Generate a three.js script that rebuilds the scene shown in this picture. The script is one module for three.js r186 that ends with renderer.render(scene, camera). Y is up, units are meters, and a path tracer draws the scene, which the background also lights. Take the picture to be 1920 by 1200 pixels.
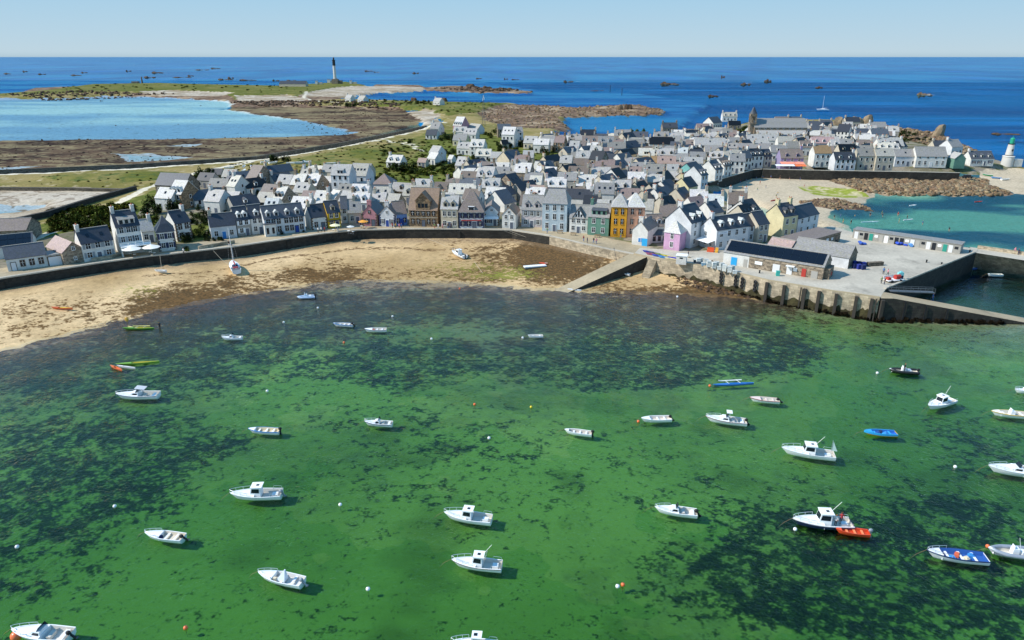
import * as THREE from 'three';
import { mergeGeometries } from 'three/addons/utils/BufferGeometryUtils.js';
import { MarchingCubes } from 'three/addons/objects/MarchingCubes.js';

// ---------------------------------------------------------------- camera, sky, sun, exposure
const scene = new THREE.Scene();
const EYE = 55, FOCAL = 1321, PITCH = Math.atan(495 / FOCAL);          // drone 55 m above the low-tide water
const camera = new THREE.PerspectiveCamera(2 * Math.atan(600 / FOCAL) * 180 / Math.PI, 1.6, 1, 90000);
camera.position.set(0, EYE, 0);
camera.rotation.x = -PITCH;
const renderer = new THREE.WebGLRenderer({ antialias: true });
renderer.setSize(1024, 640);
renderer.toneMapping = THREE.LinearToneMapping;
renderer.toneMappingExposure = 1.06;
renderer.shadowMap.enabled = true;

const SUN_EL = 41 * Math.PI / 180, SUN_H = new THREE.Vector2(-0.98, 0.15).normalize();
const TO_SUN = new THREE.Vector3(SUN_H.x * Math.cos(SUN_EL), Math.sin(SUN_EL), SUN_H.y * Math.cos(SUN_EL));
const sun = new THREE.DirectionalLight(new THREE.Color(1.0, 0.955, 0.88), 4.9);
sun.position.copy(TO_SUN).multiplyScalar(900).add(new THREE.Vector3(0, 0, -250));
sun.target.position.set(0, 0, -250); scene.add(sun.target);
sun.castShadow = true; sun.shadow.mapSize.set(4096, 4096);
Object.assign(sun.shadow.camera, { left: -420, right: 420, top: 420, bottom: -420, near: 10, far: 2500 });
scene.add(sun);
{ // clear summer sky: pale by the horizon, deep blue above, a little brighter around the sun
  const W = 1024, H = 512, d = new Float32Array(W * H * 4), v = new THREE.Vector3();
  const mix = (a, b, t) => a + (b - a) * t;
  const stops = [[-90, .30, .45, .55], [-1, .40, .54, .63], [0, .50, .63, .705], [1.4, .45, .62, .735], [4.5, .345, .58, .765], [10, .25, .51, .77], [22, .16, .42, .74], [45, .105, .33, .67], [90, .085, .27, .60]];
  for (let j = 0; j < H; j++) for (let i = 0; i < W; i++) {
    const el = ((j + .5) / H - .5) * 180, az = ((i + .5) / W - .5) * 2 * Math.PI;
    v.set(Math.cos(el * Math.PI / 180) * Math.cos(az), Math.sin(el * Math.PI / 180), Math.cos(el * Math.PI / 180) * Math.sin(az));
    let k = 1; while (k < stops.length - 1 && el > stops[k][0]) k++;
    const a = stops[k - 1], b = stops[k], t = Math.max(0, Math.min(1, (el - a[0]) / (b[0] - a[0])));
    const c = Math.max(0, v.dot(TO_SUN)), g = Math.pow(c, 6) * .22 + Math.pow(c, 60) * .5, o = (j * W + i) * 4;
    const wisp = 0;
    for (let q = 0; q < 3; q++) d[o + q] = mix(a[q + 1], b[q + 1], t) * (1 + g * [1.2, .8, .45][q]) + wisp;
    d[o + 3] = 1;
  }
  const sky = new THREE.DataTexture(d, W, H, THREE.RGBAFormat, THREE.FloatType);
  sky.mapping = THREE.EquirectangularReflectionMapping; sky.magFilter = sky.minFilter = THREE.LinearFilter; sky.needsUpdate = true;
  scene.background = sky; scene.environment = sky;
  scene.backgroundIntensity = 1; scene.environmentIntensity = 1;
}

// ---------------------------------------------------------------- helpers
let seed = 7;
const rnd = () => { seed = (seed + 0x6d2b79f5) | 0; let t = Math.imul(seed ^ (seed >>> 15), 1 | seed); t = (t + Math.imul(t ^ (t >>> 7), 61 | t)) ^ t; return ((t ^ (t >>> 14)) >>> 0) / 4294967296; };
const rr = (a, b) => a + (b - a) * rnd(), pick = (a) => a[Math.floor(rnd() * a.length)];
const clamp = (x, a = 0, b = 1) => Math.max(a, Math.min(b, x)), lerp = (a, b, t) => a + (b - a) * t, smooth = (a, b, x) => { const t = clamp((x - a) / (b - a)); return t * t * (3 - 2 * t); };
const D2R = Math.PI / 180;
const PERM = new Float32Array(65536); for (let i = 0; i < 65536; i++) PERM[i] = rnd();
const vn = (x, y) => {
  const xi = Math.floor(x), yi = Math.floor(y); let u = x - xi, v = y - yi; u = u * u * (3 - 2 * u); v = v * v * (3 - 2 * v);
  const r0 = (yi & 255) << 8, r1 = ((yi + 1) & 255) << 8, c0 = xi & 255, c1 = (xi + 1) & 255;
  const a = PERM[r0 + c0], b = PERM[r0 + c1], c = PERM[r1 + c0], d = PERM[r1 + c1];
  return a + (b - a) * u + (c - a) * v + (a - b - c + d) * u * v;
};
const fbm = (x, y, o = 4) => { let s = 0, a = .5, t = 0; for (let i = 0; i < o; i++) { s += a * vn(x, y); t += a; a *= .55; x = x * 2.03 + 17.3; y = y * 2.03 + 5.7; } return s / t; };
// a bearing measured from the drone, carried down to height h: the place on the ground
function at(px, py, h = 0) {
  const x = (px - 960) / FOCAL, y = (600 - py) / FOCAL, dy = -Math.sin(PITCH) + y * Math.cos(PITCH), dz = -Math.cos(PITCH) - y * Math.sin(PITCH), t = (h - EYE) / dy;
  return { x: x * t, z: dz * t, s: t / FOCAL, y: h };
}
const ats = (pts, h) => pts.map(([a, b]) => { const q = at(a, b, h); return [q.x, q.z]; });
const interp = (tab, x) => { if (x <= tab[0][0]) return tab[0][1]; for (let i = 1; i < tab.length; i++) if (x <= tab[i][0]) { const a = tab[i - 1], b = tab[i]; return lerp(a[1], b[1], (x - a[0]) / (b[0] - a[0])); } return tab[tab.length - 1][1]; };

const used = {};
function numbered(n) { if (!used[n]) { used[n] = 1; return n; } return n + '_' + String(used[n]++).padStart(3, '0'); }
function tag(o, label, category, group, kind) { if (label) o.userData.label = label; if (category) o.userData.category = category; if (group) o.userData.group = group; if (kind) o.userData.kind = kind; return o; }
function thing(name, label, category, p = [0, 0, 0], turn = 0, group) {
  const o = new THREE.Group(); o.name = numbered(name); o.position.set(...p); o.rotation.y = turn; scene.add(o); return tag(o, label, category, group);
}
function part(name, geo, mat, parent, p, turn) {
  const m = new THREE.Mesh(geo, mat); m.name = parent === scene ? numbered(name) : name; m.castShadow = m.receiveShadow = true;
  if (p) m.position.set(...p); if (turn) m.rotation.y = turn; parent.add(m); return m;
}
function single(name, geo, mat, label, category, p, turn, group) { return tag(part(name, geo, mat, scene, p, turn), label, category, group); }
function struct(name, geo, mat, label, category) { return tag(part(name, geo, mat, scene), label, category, null, 'structure'); }
// polygons -> geometry with uv in metres
class Faces {
  constructor() { this.p = []; this.n = []; this.u = []; }
  add(pts, uvo = 0) {
    const a = new THREE.Vector3(...pts[0]), n = new THREE.Vector3(), e1 = new THREE.Vector3(), e2 = new THREE.Vector3();
    for (let i = 1; i < pts.length - 1 && n.lengthSq() < 1e-9; i++) n.crossVectors(e1.set(...pts[i]).sub(a), e2.set(...pts[i + 1]).sub(a));
    n.normalize();
    const u = Math.abs(n.y) > .99 ? new THREE.Vector3(1, 0, 0) : new THREE.Vector3(0, 1, 0).cross(n).normalize(), v = new THREE.Vector3().crossVectors(n, u), w = new THREE.Vector3();
    for (let i = 1; i < pts.length - 1; i++) for (const k of [0, i, i + 1]) { this.p.push(...pts[k]); this.n.push(n.x, n.y, n.z); w.set(...pts[k]); this.u.push(w.dot(u) + uvo, w.dot(v) + uvo * .7); }
    return this;
  }
  box(x0, x1, y0, y1, z0, z1, noBottom) {
    this.add([[x0, y0, z1], [x1, y0, z1], [x1, y1, z1], [x0, y1, z1]]).add([[x1, y0, z0], [x0, y0, z0], [x0, y1, z0], [x1, y1, z0]])
      .add([[x1, y0, z1], [x1, y0, z0], [x1, y1, z0], [x1, y1, z1]]).add([[x0, y0, z0], [x0, y0, z1], [x0, y1, z1], [x0, y1, z0]])
      .add([[x0, y1, z1], [x1, y1, z1], [x1, y1, z0], [x0, y1, z0]]);
    if (!noBottom) this.add([[x0, y0, z0], [x1, y0, z0], [x1, y0, z1], [x0, y0, z1]]);
    return this;
  }
  slab(pts, t) { // thick sheet below a polygon
    const a = pts.map((q) => new THREE.Vector3(...q)), n = new THREE.Vector3().crossVectors(a[1].clone().sub(a[0]), a[2].clone().sub(a[0])).normalize().multiplyScalar(-t), b = a.map((q) => q.clone().add(n));
    const A = a.map((q) => q.toArray()), B = b.map((q) => q.toArray()), k = A.length;
    this.add(A).add([...B].reverse());
    for (let i = 0; i < k; i++) { const j = (i + 1) % k; this.add([A[j], A[i], B[i], B[j]]); }
    return this;
  }
  geo() {
    const g = new THREE.BufferGeometry();
    g.setAttribute('position', new THREE.Float32BufferAttribute(this.p, 3)); g.setAttribute('normal', new THREE.Float32BufferAttribute(this.n, 3)); g.setAttribute('uv', new THREE.Float32BufferAttribute(this.u, 2));
    return g;
  }
}
const boxG = (x0, x1, y0, y1, z0, z1) => new Faces().box(x0, x1, y0, y1, z0, z1).geo();
const cache = new Map();
const once = (key, make) => { if (!cache.has(key)) cache.set(key, make()); return cache.get(key); };
const plain = (g) => { const n = g.index ? g.toNonIndexed() : g; for (const k of Object.keys(n.attributes)) if (!['position', 'normal', 'uv'].includes(k)) n.deleteAttribute(k); return n; };
const merge = (list) => mergeGeometries(list.map(plain));
const moved = (g, x, y, z, ry = 0, sx = 1, sy = sx, sz = sx, rx = 0, rz = 0) => g.clone().applyMatrix4(new THREE.Matrix4().compose(new THREE.Vector3(x, y, z), new THREE.Quaternion().setFromEuler(new THREE.Euler(rx, ry, rz)), new THREE.Vector3(sx, sy, sz)));
const tube = (pts, r, seg = 4, n = pts.length * 3) => new THREE.TubeGeometry(new THREE.CatmullRomCurve3(pts.map((q) => new THREE.Vector3(...q)), false, 'catmullrom', .2), n, r, seg);
function rod(a, b, r0, r1 = r0, seg = 6) {
  const A = new THREE.Vector3(...a), B = new THREE.Vector3(...b), d = B.clone().sub(A), g = new THREE.CylinderGeometry(r1, r0, d.length(), seg);
  g.applyQuaternion(new THREE.Quaternion().setFromUnitVectors(new THREE.Vector3(0, 1, 0), d.normalize())); const m = A.add(B).multiplyScalar(.5); return g.translate(m.x, m.y, m.z);
}

// ---------------------------------------------------------------- textures and materials
function tex(W, H, fn, repeat, srgb = true) {
  const d = new Uint8Array(W * H * 4);
  for (let j = 0; j < H; j++) for (let i = 0; i < W; i++) { const c = fn(i, j), o = (j * W + i) * 4; d[o] = clamp(c[0], 0, 255); d[o + 1] = clamp(c[1], 0, 255); d[o + 2] = clamp(c[2], 0, 255); d[o + 3] = 255; }
  const t = new THREE.DataTexture(d, W, H); if (srgb) t.colorSpace = THREE.SRGBColorSpace; t.magFilter = THREE.LinearFilter; t.minFilter = THREE.LinearMipmapLinearFilter; t.generateMipmaps = true;
  if (repeat) { t.wrapS = t.wrapT = THREE.RepeatWrapping; t.repeat.set(1 / repeat, 1 / repeat); } t.needsUpdate = true; return t;
}
const wrapn = (i, j, W, f, o = 3, ox = 0) => { // tiling noise
  const x = i / W, y = j / W, a = smooth(0, 1, x), b = smooth(0, 1, y), n = (u, v) => fbm(u * f + ox, v * f + ox, o);
  return lerp(lerp(n(x, y), n(x - 1, y), a), lerp(n(x, y - 1), n(x - 1, y - 1), a), b);
};
const renderTex = tex(256, 256, (i, j) => { const a = wrapn(i, j, 256, 5, 4), b = wrapn(i, j, 256, 40, 2, 9), s = 216 + (a - .5) * 60 + (b - .5) * 26; return [s, s - 1, s - 4]; }, 9);
const stoneTex = tex(512, 512, (i, j) => { // rubble granite with pale joints
  const y = j / 512 * 12, r = Math.floor(y), x = i / 512 * 8 + (r % 2) * .5 + (PERM[r * 7 + 3] - .5) * .4, c = Math.floor(x), e = Math.min(x - c, c + 1 - x) * 1.5, f = Math.min(y - r, r + 1 - y);
  const k = PERM[(r % 12) * 97 + ((c % 8) + 8) % 8], n = wrapn(i, j, 512, 50, 2), m = Math.min(e, f) < .09 ? 30 : 0, t = 150 + (k - .5) * 75 + (n - .5) * 70 + m;
  return [t * 1.02, t * .95, t * .86];
}, 4);
const slateTex = tex(512, 512, (i, j) => {
  const y = j / 512 * 20, r = Math.floor(y), x = i / 512 * 16 + (r % 2) * .5, c = Math.floor(x), k = PERM[(r % 20) * 61 + ((c % 16) + 16) % 16 + 900], n = wrapn(i, j, 512, 6, 4), l = wrapn(i, j, 512, 22, 3, 4);
  const t = 212 + (k - .5) * 34 + (n - .5) * 34 - (y - r > .88 ? 26 : 0) + (l > .66 ? 8 : 0); return [t * 1.0, t, t * (l > .62 ? .9 : 1.01)];
}, 5);
const concreteTex = tex(512, 512, (i, j) => { const a = wrapn(i, j, 512, 4, 5), b = wrapn(i, j, 512, 60, 2, 3), c = wrapn(i, j, 512, 9, 4, 8), s = 205 + (a - .5) * 70 + (b - .5) * 34 - (c > .6 ? (c - .6) * 190 : 0); return [s, s * .985, s * .95]; }, 24);
const wallTex = tex(512, 512, (i, j) => { // old quay masonry: courses, stains, weed
  const y = j / 512 * 14, r = Math.floor(y), x = i / 512 * 9 + PERM[r % 14] * 3, c = Math.floor(x), k = PERM[(r % 14) * 31 + c % 9 + 400], a = wrapn(i, j, 512, 5, 4), b = wrapn(i, j, 512, 30, 3, 2), e = Math.min(y - r, r + 1 - y) < .07 || x - c < .05 ? -26 : 0;
  const t = 186 + (k - .5) * 48 + (a - .5) * 120 + (b - .5) * 60 + e; return [t, t * .965, t * .9];
}, 8);
const M = {};
const std = (c, o = {}) => new THREE.MeshStandardMaterial({ color: c, roughness: .85, ...o });
const phys = (c, o = {}) => new THREE.MeshPhysicalMaterial({ color: c, roughness: .85, ...o });
const WALLS = { w: 0xfaf8f3, W: 0xf0f2f6, c: 0xe9dcc2, k: 0xdcd2bf, g: 0xb9b6af, s: [0xd8d1c6], d: [0xbdb6ab], b: [0xd2bda2], y: 0xe8bc26, p: 0xdc9ca4, P: 0xecbadf, o: 0xf2b030, m: 0xf0ba9c, t: 0x8fd6d2, v: 0x74a391, l: 0xcfe0ea, u: 0xa99fc9, h: 0xe9dcdd, q: 0xf0e4b8, B: 0x7fa6e6, r: 0xe6a9b4 };
for (const k in WALLS) M['wall_' + k] = Array.isArray(WALLS[k]) ? std(WALLS[k][0], { map: stoneTex, bumpMap: stoneTex, bumpScale: .02 }) : std(WALLS[k], { map: renderTex });
const ROOFS = { l: 0xcdc9c2, L: 0xefeae1, g: 0xaaa7a2, d: 0x5f636b, n: 0x434852, b: 0x9a8a80, B: 0xa88c74, r: 0xcdb0a6, o: 0xb59468, x: 0xdfe3e0 };  // slate tones; sun sheen partly in the palest, shade partly in the darkest
for (const k in ROOFS) for (let v = 0; v < 4; v++) M['roof_' + k + (v || '')] = std(new THREE.Color(ROOFS[k]).offsetHSL([0, .01, -.02, 0][v], [0, .03, .02, -.02][v], [0, -.07, .03, -.035][v]), { map: slateTex, roughness: k === 'n' || k === 'd' ? .5 : .6 });
M.glass = phys(0x1c232b, { roughness: .06 });
M.frame = std(0xe8e8e4, { roughness: .6 }); M.stoneTrim = std(0x8f8172, { map: stoneTex }); M.greyTrim = std(0xa7a39b);
M.shutGrey = std(0x8b9296); M.shutBlue = std(0x27458f); M.shutWhite = std(0xe6e8ea); M.shutNavy = std(0x2a3350); M.blue = std(0x2f7fc4); M.brightBlue = std(0x2aa0d8);
M.door = std(0x5d6470); M.doorWhite = std(0xdadada); M.red = std(0xb0392f); M.pot = std(0xb06a48); M.zinc = std(0xa9b0b6, { roughness: .45, metalness: .3 });
M.solar = phys(0x10151f, { roughness: .18 }); M.wood = std(0x8a7355); M.black = std(0x17191c, { roughness: .6 }); M.white = std(0xf0f0ee, { roughness: .5 }); M.steel = std(0x6b6f72, { roughness: .5, metalness: .5 });
M.concrete = std(0xe3dccf, { map: concreteTex, roughness: .9 }); M.concreteTan = std(0xd3c2a4, { map: concreteTex, roughness: .9 }); M.quayWall = std(0x484642, { map: wallTex, bumpMap: wallTex, bumpScale: .04 }); M.quayLit = std(0xe4d8c4, { map: wallTex, bumpMap: wallTex, bumpScale: .04 });  // quayLit: pale concrete tone, also sun put into the plaza wall colour
// ---------------------------------------------------------------- the lie of the land
const QUAY = [[-260, -70], [-160, -133], [-122.6, -161.5], [-114.2, -168.6], [-106, -175.4], [-96, -182.1], [-91.9, -183.7], [-77.6, -191.7], [-65.4, -200.9], [-56.1, -207.5], [-46.9, -211.6], [-32.9, -213], [-16.4, -213], [0, -211.6], [11.1, -204.1], [21.1, -194], [32.7, -183.7], [39, -177.9], [48.7, -172], [53, -168.2], [60.7, -159.8], [72.5, -151.7], [76.4, -149.8], [81, -147], [112, -144.5], [180, -139]];
const WATERLINE = [[-260, -40], [-160, -92], [-118, -112], [-100.7, -127.3], [-96, -141], [-90, -150.2], [-72.3, -161.5], [-55.5, -175.3], [-40, -177.5], [-22.5, -178.1], [5.4, -169.9], [32, -167.7], [49.9, -164.8], [62.4, -163.5], [70.7, -158.6], [78.6, -155], [112, -150], [180, -146]];
const quayZ = (x) => interp(QUAY, x), shoreZ = (x) => (interp(WATERLINE, x - 14) + interp(WATERLINE, x - 7) + interp(WATERLINE, x) + interp(WATERLINE, x + 7) + interp(WATERLINE, x + 14)) / 5;
const Q5 = 5;
function bayY(x, z) {
  const d = z - shoreZ(x), n = (fbm(x * .05 + 3, z * .05, 3) - .5), m = (fbm(x * .35, z * .35, 3) - .5);
  const right = smooth(30, 75, x);
  let h = d < 0 ? Math.min(2.4, -d * (.06 + .06 * smooth(-5, 22, x))) * (1 - smooth(42, 70, x) * .6) : -(1.15 * (1 - Math.exp(-d * .02)) + right * smooth(0, 14, d) * .3);
  return h + n * .3 * smooth(0, 20, Math.abs(d) + 3) + m * .12;
}
const Z = { sea: 0, lagoon: 1, flats: 2, dry: 3, green: 4, white: 5, rock: 6, town: 7, sand: 8, shallow: 9, path: 11, pool: 12, mid: 13, algae: 14, basin: 15, scrub: 16 };
const ZH = { 0: -6, 1: -.75, 2: .4, 3: 3.4, 4: 5, 5: 2.4, 6: 1.7, 7: 5, 8: 1.3, 9: -1.1, 11: 4, 12: -.3, 13: -2.6, 14: .4, 15: -2.2, 16: 5 };
const ZONES = [];
const zone = (id, h, pts) => ZONES.push([id, ats(pts, h)]);
const stroke = (id, h, pts, w) => { const q = ats(pts, h); for (let i = 1; i < q.length; i++) { const [ax, az] = q[i - 1], [bx, bz] = q[i], l = Math.hypot(bx - ax, bz - az) || 1, nx = -(bz - az) / l * w / 2, nz = (bx - ax) / l * w / 2, ex = (bx - ax) / l * w * .3, ez = (bz - az) / l * w * .3; ZONES.push([id, [[ax + nx - ex, az + nz - ez], [bx + nx + ex, bz + nz + ez], [bx - nx + ex, bz - nz + ez], [ax - nx - ex, az - nz - ez]]]); } };
// shallow margins of the sea
zone(Z.mid, 0, [[-900, 144], [0, 143.5], [250, 144], [600, 145], [900, 150], [1040, 170], [1200, 172], [1330, 190], [1290, 220], [1180, 262], [1000, 262], [880, 210], [560, 200], [-900, 210]]);
zone(Z.mid, 0, [[-900, 160], [100, 157], [300, 154], [420, 156], [480, 170], [300, 190], [-900, 200]]);
zone(Z.mid, 0, [[660, 172], [760, 170], [900, 178], [1000, 174], [1000, 190], [830, 190], [700, 184]]);
// the spit with the lighthouse
zone(Z.rock, 2, [[-900, 190], [0, 175], [250, 169], [420, 168], [600, 164], [660, 176], [600, 196], [520, 198], [425, 196], [300, 187], [0, 192], [-900, 220]]);
zone(Z.rock, 2, [[-900, 200], [0, 182], [60, 164], [170, 160], [330, 157], [330, 176], [100, 186], [0, 189], [-900, 215]]);
zone(Z.green, 4, [[-900, 185], [0, 176], [80, 170], [170, 158], [300, 156], [420, 159], [520, 161], [590, 157], [650, 153], [690, 160], [620, 168], [575, 175], [540, 184], [440, 184], [430, 178], [330, 172], [170, 173], [0, 180], [-900, 195]]);
zone(Z.dry, 3, [[0, 181], [170, 174], [250, 173], [230, 180], [90, 184], [0, 186]]);
zone(Z.white, 2, [[255, 173], [330, 171], [440, 176], [425, 180], [300, 180]]);
zone(Z.white, 2.5, [[440, 181], [540, 179], [580, 186], [560, 190], [450, 190]]);
zone(Z.white, 3, [[585, 172], [640, 163], [720, 160], [810, 163], [790, 168], [700, 172], [650, 180], [600, 180], [560, 180]]);
zone(Z.rock, 1.5, [[700, 158], [790, 159], [800, 163], [700, 161]]);
zone(Z.rock, 1.5, [[790, 164], [850, 160], [900, 163], [1000, 171], [990, 174], [900, 172], [800, 169]]);
// tidal flats and the lagoon
zone(Z.flats, .4, [[-900, 300], [0, 262], [300, 258], [480, 255], [560, 240], [470, 214], [420, 206], [440, 196], [520, 192], [600, 196], [720, 203], [790, 212], [800, 226], [770, 238], [700, 256], [640, 268], [480, 293], [230, 309], [0, 320], [-900, 360]]);
zone(Z.rock, 1, [[430, 192], [520, 190], [640, 194], [760, 203], [740, 207], [600, 201], [480, 200], [440, 200]]);
zone(Z.lagoon, 0, [[-900, 215], [0, 187], [100, 186], [200, 182], [280, 182], [350, 186], [425, 190], [440, 196], [418, 204], [480, 214], [560, 224], [620, 237], [668, 249], [640, 253], [500, 257], [300, 261], [100, 261], [0, 262], [-900, 300]]);
zone(Z.pool, 0, [[215, 289], [250, 288], [365, 296], [300, 302], [238, 304]]);
zone(Z.pool, 0, [[0, 314], [80, 312], [0, 321], [-200, 330], [-200, 322]]);
zone(Z.pool, 0, [[300, 274], [380, 271], [360, 276]]);
// main island
zone(Z.dry, 4, [[560, 191], [640, 183], [740, 186], [830, 189], [960, 191], [1010, 197], [1060, 215], [1040, 255], [1250, 258], [1420, 220], [1620, 222], [1700, 245], [1820, 285], [1900, 305], [1990, 315], [1990, 330], [1430, 330], [1330, 350], [1330, 440], [0, 545], [-900, 800], [-900, 390], [0, 324], [240, 312], [480, 296], [640, 271], [770, 243], [830, 222], [800, 204], [700, 198], [580, 195]]);
zone(Z.green, 5, [[640, 190], [740, 188], [960, 192], [1000, 198], [900, 208], [840, 215], [800, 202], [700, 196]]);
zone(Z.green, 5, [[520, 300], [600, 285], [700, 268], [790, 246], [850, 240], [900, 260], [880, 330], [800, 345], [720, 335], [600, 310]]);
zone(Z.dry, 4, [[640, 272], [760, 250], [800, 246], [790, 256], [700, 276], [600, 290]]);
zone(Z.dry, 4, [[0, 330], [200, 322], [360, 318], [430, 308], [470, 305], [440, 340], [380, 345], [250, 345], [0, 350]]);
zone(Z.green, 4, [[60, 332], [250, 322], [330, 322], [300, 340], [150, 342]]);
zone(Z.white, 2.2, [[-900, 420], [0, 354], [240, 356], [230, 366], [170, 378], [130, 392], [60, 408], [0, 415], [-900, 520]]);
zone(Z.pool, 1, [[0, 384], [92, 385], [80, 393], [20, 402], [0, 402], [-300, 430], [-300, 400]]);
zone(Z.scrub, 5, [[60, 420], [150, 398], [250, 368], [290, 352], [420, 345], [400, 360], [300, 375], [270, 400], [200, 425], [110, 440], [60, 445]]);
zone(Z.white, 2.6, [[762, 208], [800, 205], [824, 214], [822, 226], [800, 236], [780, 238], [790, 224]]);
// stony north shore
zone(Z.rock, 2, [[895, 212], [940, 198], [1000, 195], [1080, 200], [1180, 194], [1205, 196], [1250, 205], [1240, 211], [1110, 214], [1045, 218], [1070, 236], [1060, 242], [1010, 243], [960, 240], [910, 228]]);
zone(Z.rock, 2, [[1640, 225], [1700, 240], [1760, 246], [1800, 262], [1850, 285], [1840, 296], [1790, 288], [1720, 270], [1670, 250]]);
// the village
zone(Z.town, 5, [[-900, 760], [0, 523], [190, 493], [320, 477], [440, 463], [540, 448], [673, 432], [760, 430], [960, 432], [1030, 443], [1188, 477], [1240, 488], [1360, 508], [1440, 527], [1560, 547], [1650, 560], [1660, 543], [1830, 474], [1590, 425], [1500, 430], [1440, 395], [1330, 352], [1370, 338], [1430, 318], [1800, 323], [1850, 330], [1910, 312], [1890, 300], [1800, 285], [1690, 258], [1640, 240], [1540, 232], [1400, 230], [1330, 245], [1250, 258], [1130, 264], [1060, 264], [1000, 258], [940, 252], [890, 262], [880, 300], [860, 330], [780, 345], [700, 335], [600, 335], [500, 335], [470, 345], [400, 350], [340, 345], [290, 370], [240, 420], [150, 430], [80, 445], [0, 460], [-900, 650]]);
zone(Z.scrub, 5, [[205, 428], [290, 402], [320, 425], [392, 418], [385, 450], [345, 455], [262, 448]]);
zone(Z.scrub, 5, [[700, 336], [720, 322], [780, 318], [860, 322], [890, 335], [870, 346], [780, 348]]);
zone(Z.scrub, 5, [[960, 275], [1000, 272], [1080, 280], [1080, 300], [1000, 305], [960, 295]]);
zone(Z.scrub, 5, [[820, 250], [890, 246], [960, 262], [960, 300], [880, 312], [800, 318], [760, 305]]);
// the north harbour and its beach
zone(Z.shallow, 0, [[1330, 352], [1370, 338], [1440, 330], [1990, 338], [2300, 380], [2300, 560], [1830, 474], [1600, 430], [1500, 425], [1420, 385]]);
zone(Z.sand, 1, [[1326, 352], [1370, 336], [1440, 328], [1560, 334], [1600, 352], [1640, 362], [1600, 382], [1565, 396], [1560, 408], [1600, 422], [1560, 424], [1500, 418], [1440, 392]]);
zone(Z.algae, .4, [[1496, 352], [1530, 350], [1600, 358], [1625, 368], [1590, 374], [1530, 368]]);
zone(Z.rock, 1, [[1500, 378], [1560, 374], [1625, 384], [1640, 392], [1560, 393], [1500, 385]]);
zone(Z.rock, 1.6, [[1556, 338], [1640, 330], [1800, 332], [1850, 336], [1850, 346], [1900, 358], [1840, 362], [1700, 362], [1620, 358]]);
zone(Z.sand, 1.5, [[1830, 326], [1900, 322], [2100, 340], [2100, 365], [1900, 358], [1852, 344]]);
zone(Z.basin, 0, [[1660, 543], [1830, 474], [2300, 530], [2300, 660], [1920, 600]]);
stroke(Z.path, 4, [[-300, 342], [0, 325], [240, 314], [480, 299], [640, 273], [770, 246], [830, 228]], 9);
stroke(Z.path, 4.5, [[330, 332], [380, 318], [440, 305], [480, 299]], 4);
stroke(Z.path, 4.5, [[60, 447], [130, 425], [200, 395], [255, 358], [330, 332]], 4);
stroke(Z.path, 4.5, [[720, 258], [735, 265], [760, 268], [790, 285]], 2.4);
stroke(Z.path, 4, [[575, 172], [570, 182], [600, 190], [650, 192]], 5);

function raster(x0, x1, z0, z1, W, H) { // zone map of a rectangle, row 0 at z0
  const a = new Uint8Array(W * H), sx = W / (x1 - x0), sz = H / (z1 - z0);
  for (const [id, q] of ZONES) {
    let lo = 1e9, hi = -1e9; for (const p of q) { lo = Math.min(lo, p[1]); hi = Math.max(hi, p[1]); }
    const ja = Math.max(0, Math.floor((Math.min((lo - z0) * sz, (hi - z0) * sz)))), jb = Math.min(H - 1, Math.ceil(Math.max((lo - z0) * sz, (hi - z0) * sz)));
    for (let j = ja; j <= jb; j++) {
      const z = z0 + (j + .5) / sz, xs = [];
      for (let i = 0, k = q.length - 1; i < q.length; k = i++) if ((q[i][1] > z) !== (q[k][1] > z)) xs.push(q[i][0] + (z - q[i][1]) / (q[k][1] - q[i][1]) * (q[k][0] - q[i][0]));
      xs.sort((m, n) => m - n);
      for (let i = 0; i + 1 < xs.length; i += 2) { const a0 = Math.max(0, Math.round((xs[i] - x0) * sx)), a1 = Math.min(W, Math.round((xs[i + 1] - x0) * sx)); if (a1 > a0) a.fill(id, j * W + a0, j * W + a1); }
    }
  }
  return a;
}
// heights on a 2.5 m grid, softened
const HX0 = -1500, HX1 = 1500, HZ0 = -130, HZ1 = -1900, HW = 1200, HH = 708;
const heights = (() => {
  const id = raster(HX0, HX1, HZ0, HZ1, HW, HH); let a = new Float32Array(HW * HH); for (let i = 0; i < a.length; i++) a[i] = ZH[id[i]];
  for (let pass = 0; pass < 2; pass++) { const b = new Float32Array(a.length); for (let j = 0; j < HH; j++) for (let i = 0; i < HW; i++) { let s = 0, c = 0; for (let q = -1; q <= 1; q++) for (let r = -1; r <= 1; r++) { const jj = j + q, ii = i + r; if (jj >= 0 && jj < HH && ii >= 0 && ii < HW) { s += a[jj * HW + ii]; c++; } } b[j * HW + i] = s / c; } a = b; }
  return a;
})();
function landY(x, z) {
  const u = clamp((x - HX0) / (HX1 - HX0) * HW - .5, 0, HW - 1.01), v = clamp((z - HZ0) / (HZ1 - HZ0) * HH - .5, 0, HH - 1.01), i = Math.floor(u), j = Math.floor(v), a = u - i, b = v - j, k = j * HW + i;
  const h = lerp(lerp(heights[k], heights[k + 1], a), lerp(heights[k + HW], heights[k + HW + 1], a), b);
  const rough = h > .05 && h < 3.2 ? .9 : h > 4.9 ? .1 : .5;
  return h + (fbm(x * .06, z * .06, 4) - .5) * rough;
}
const groundY = (x, z) => z > quayZ(x) - 3 ? bayY(x, z) : landY(x, z);

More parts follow.
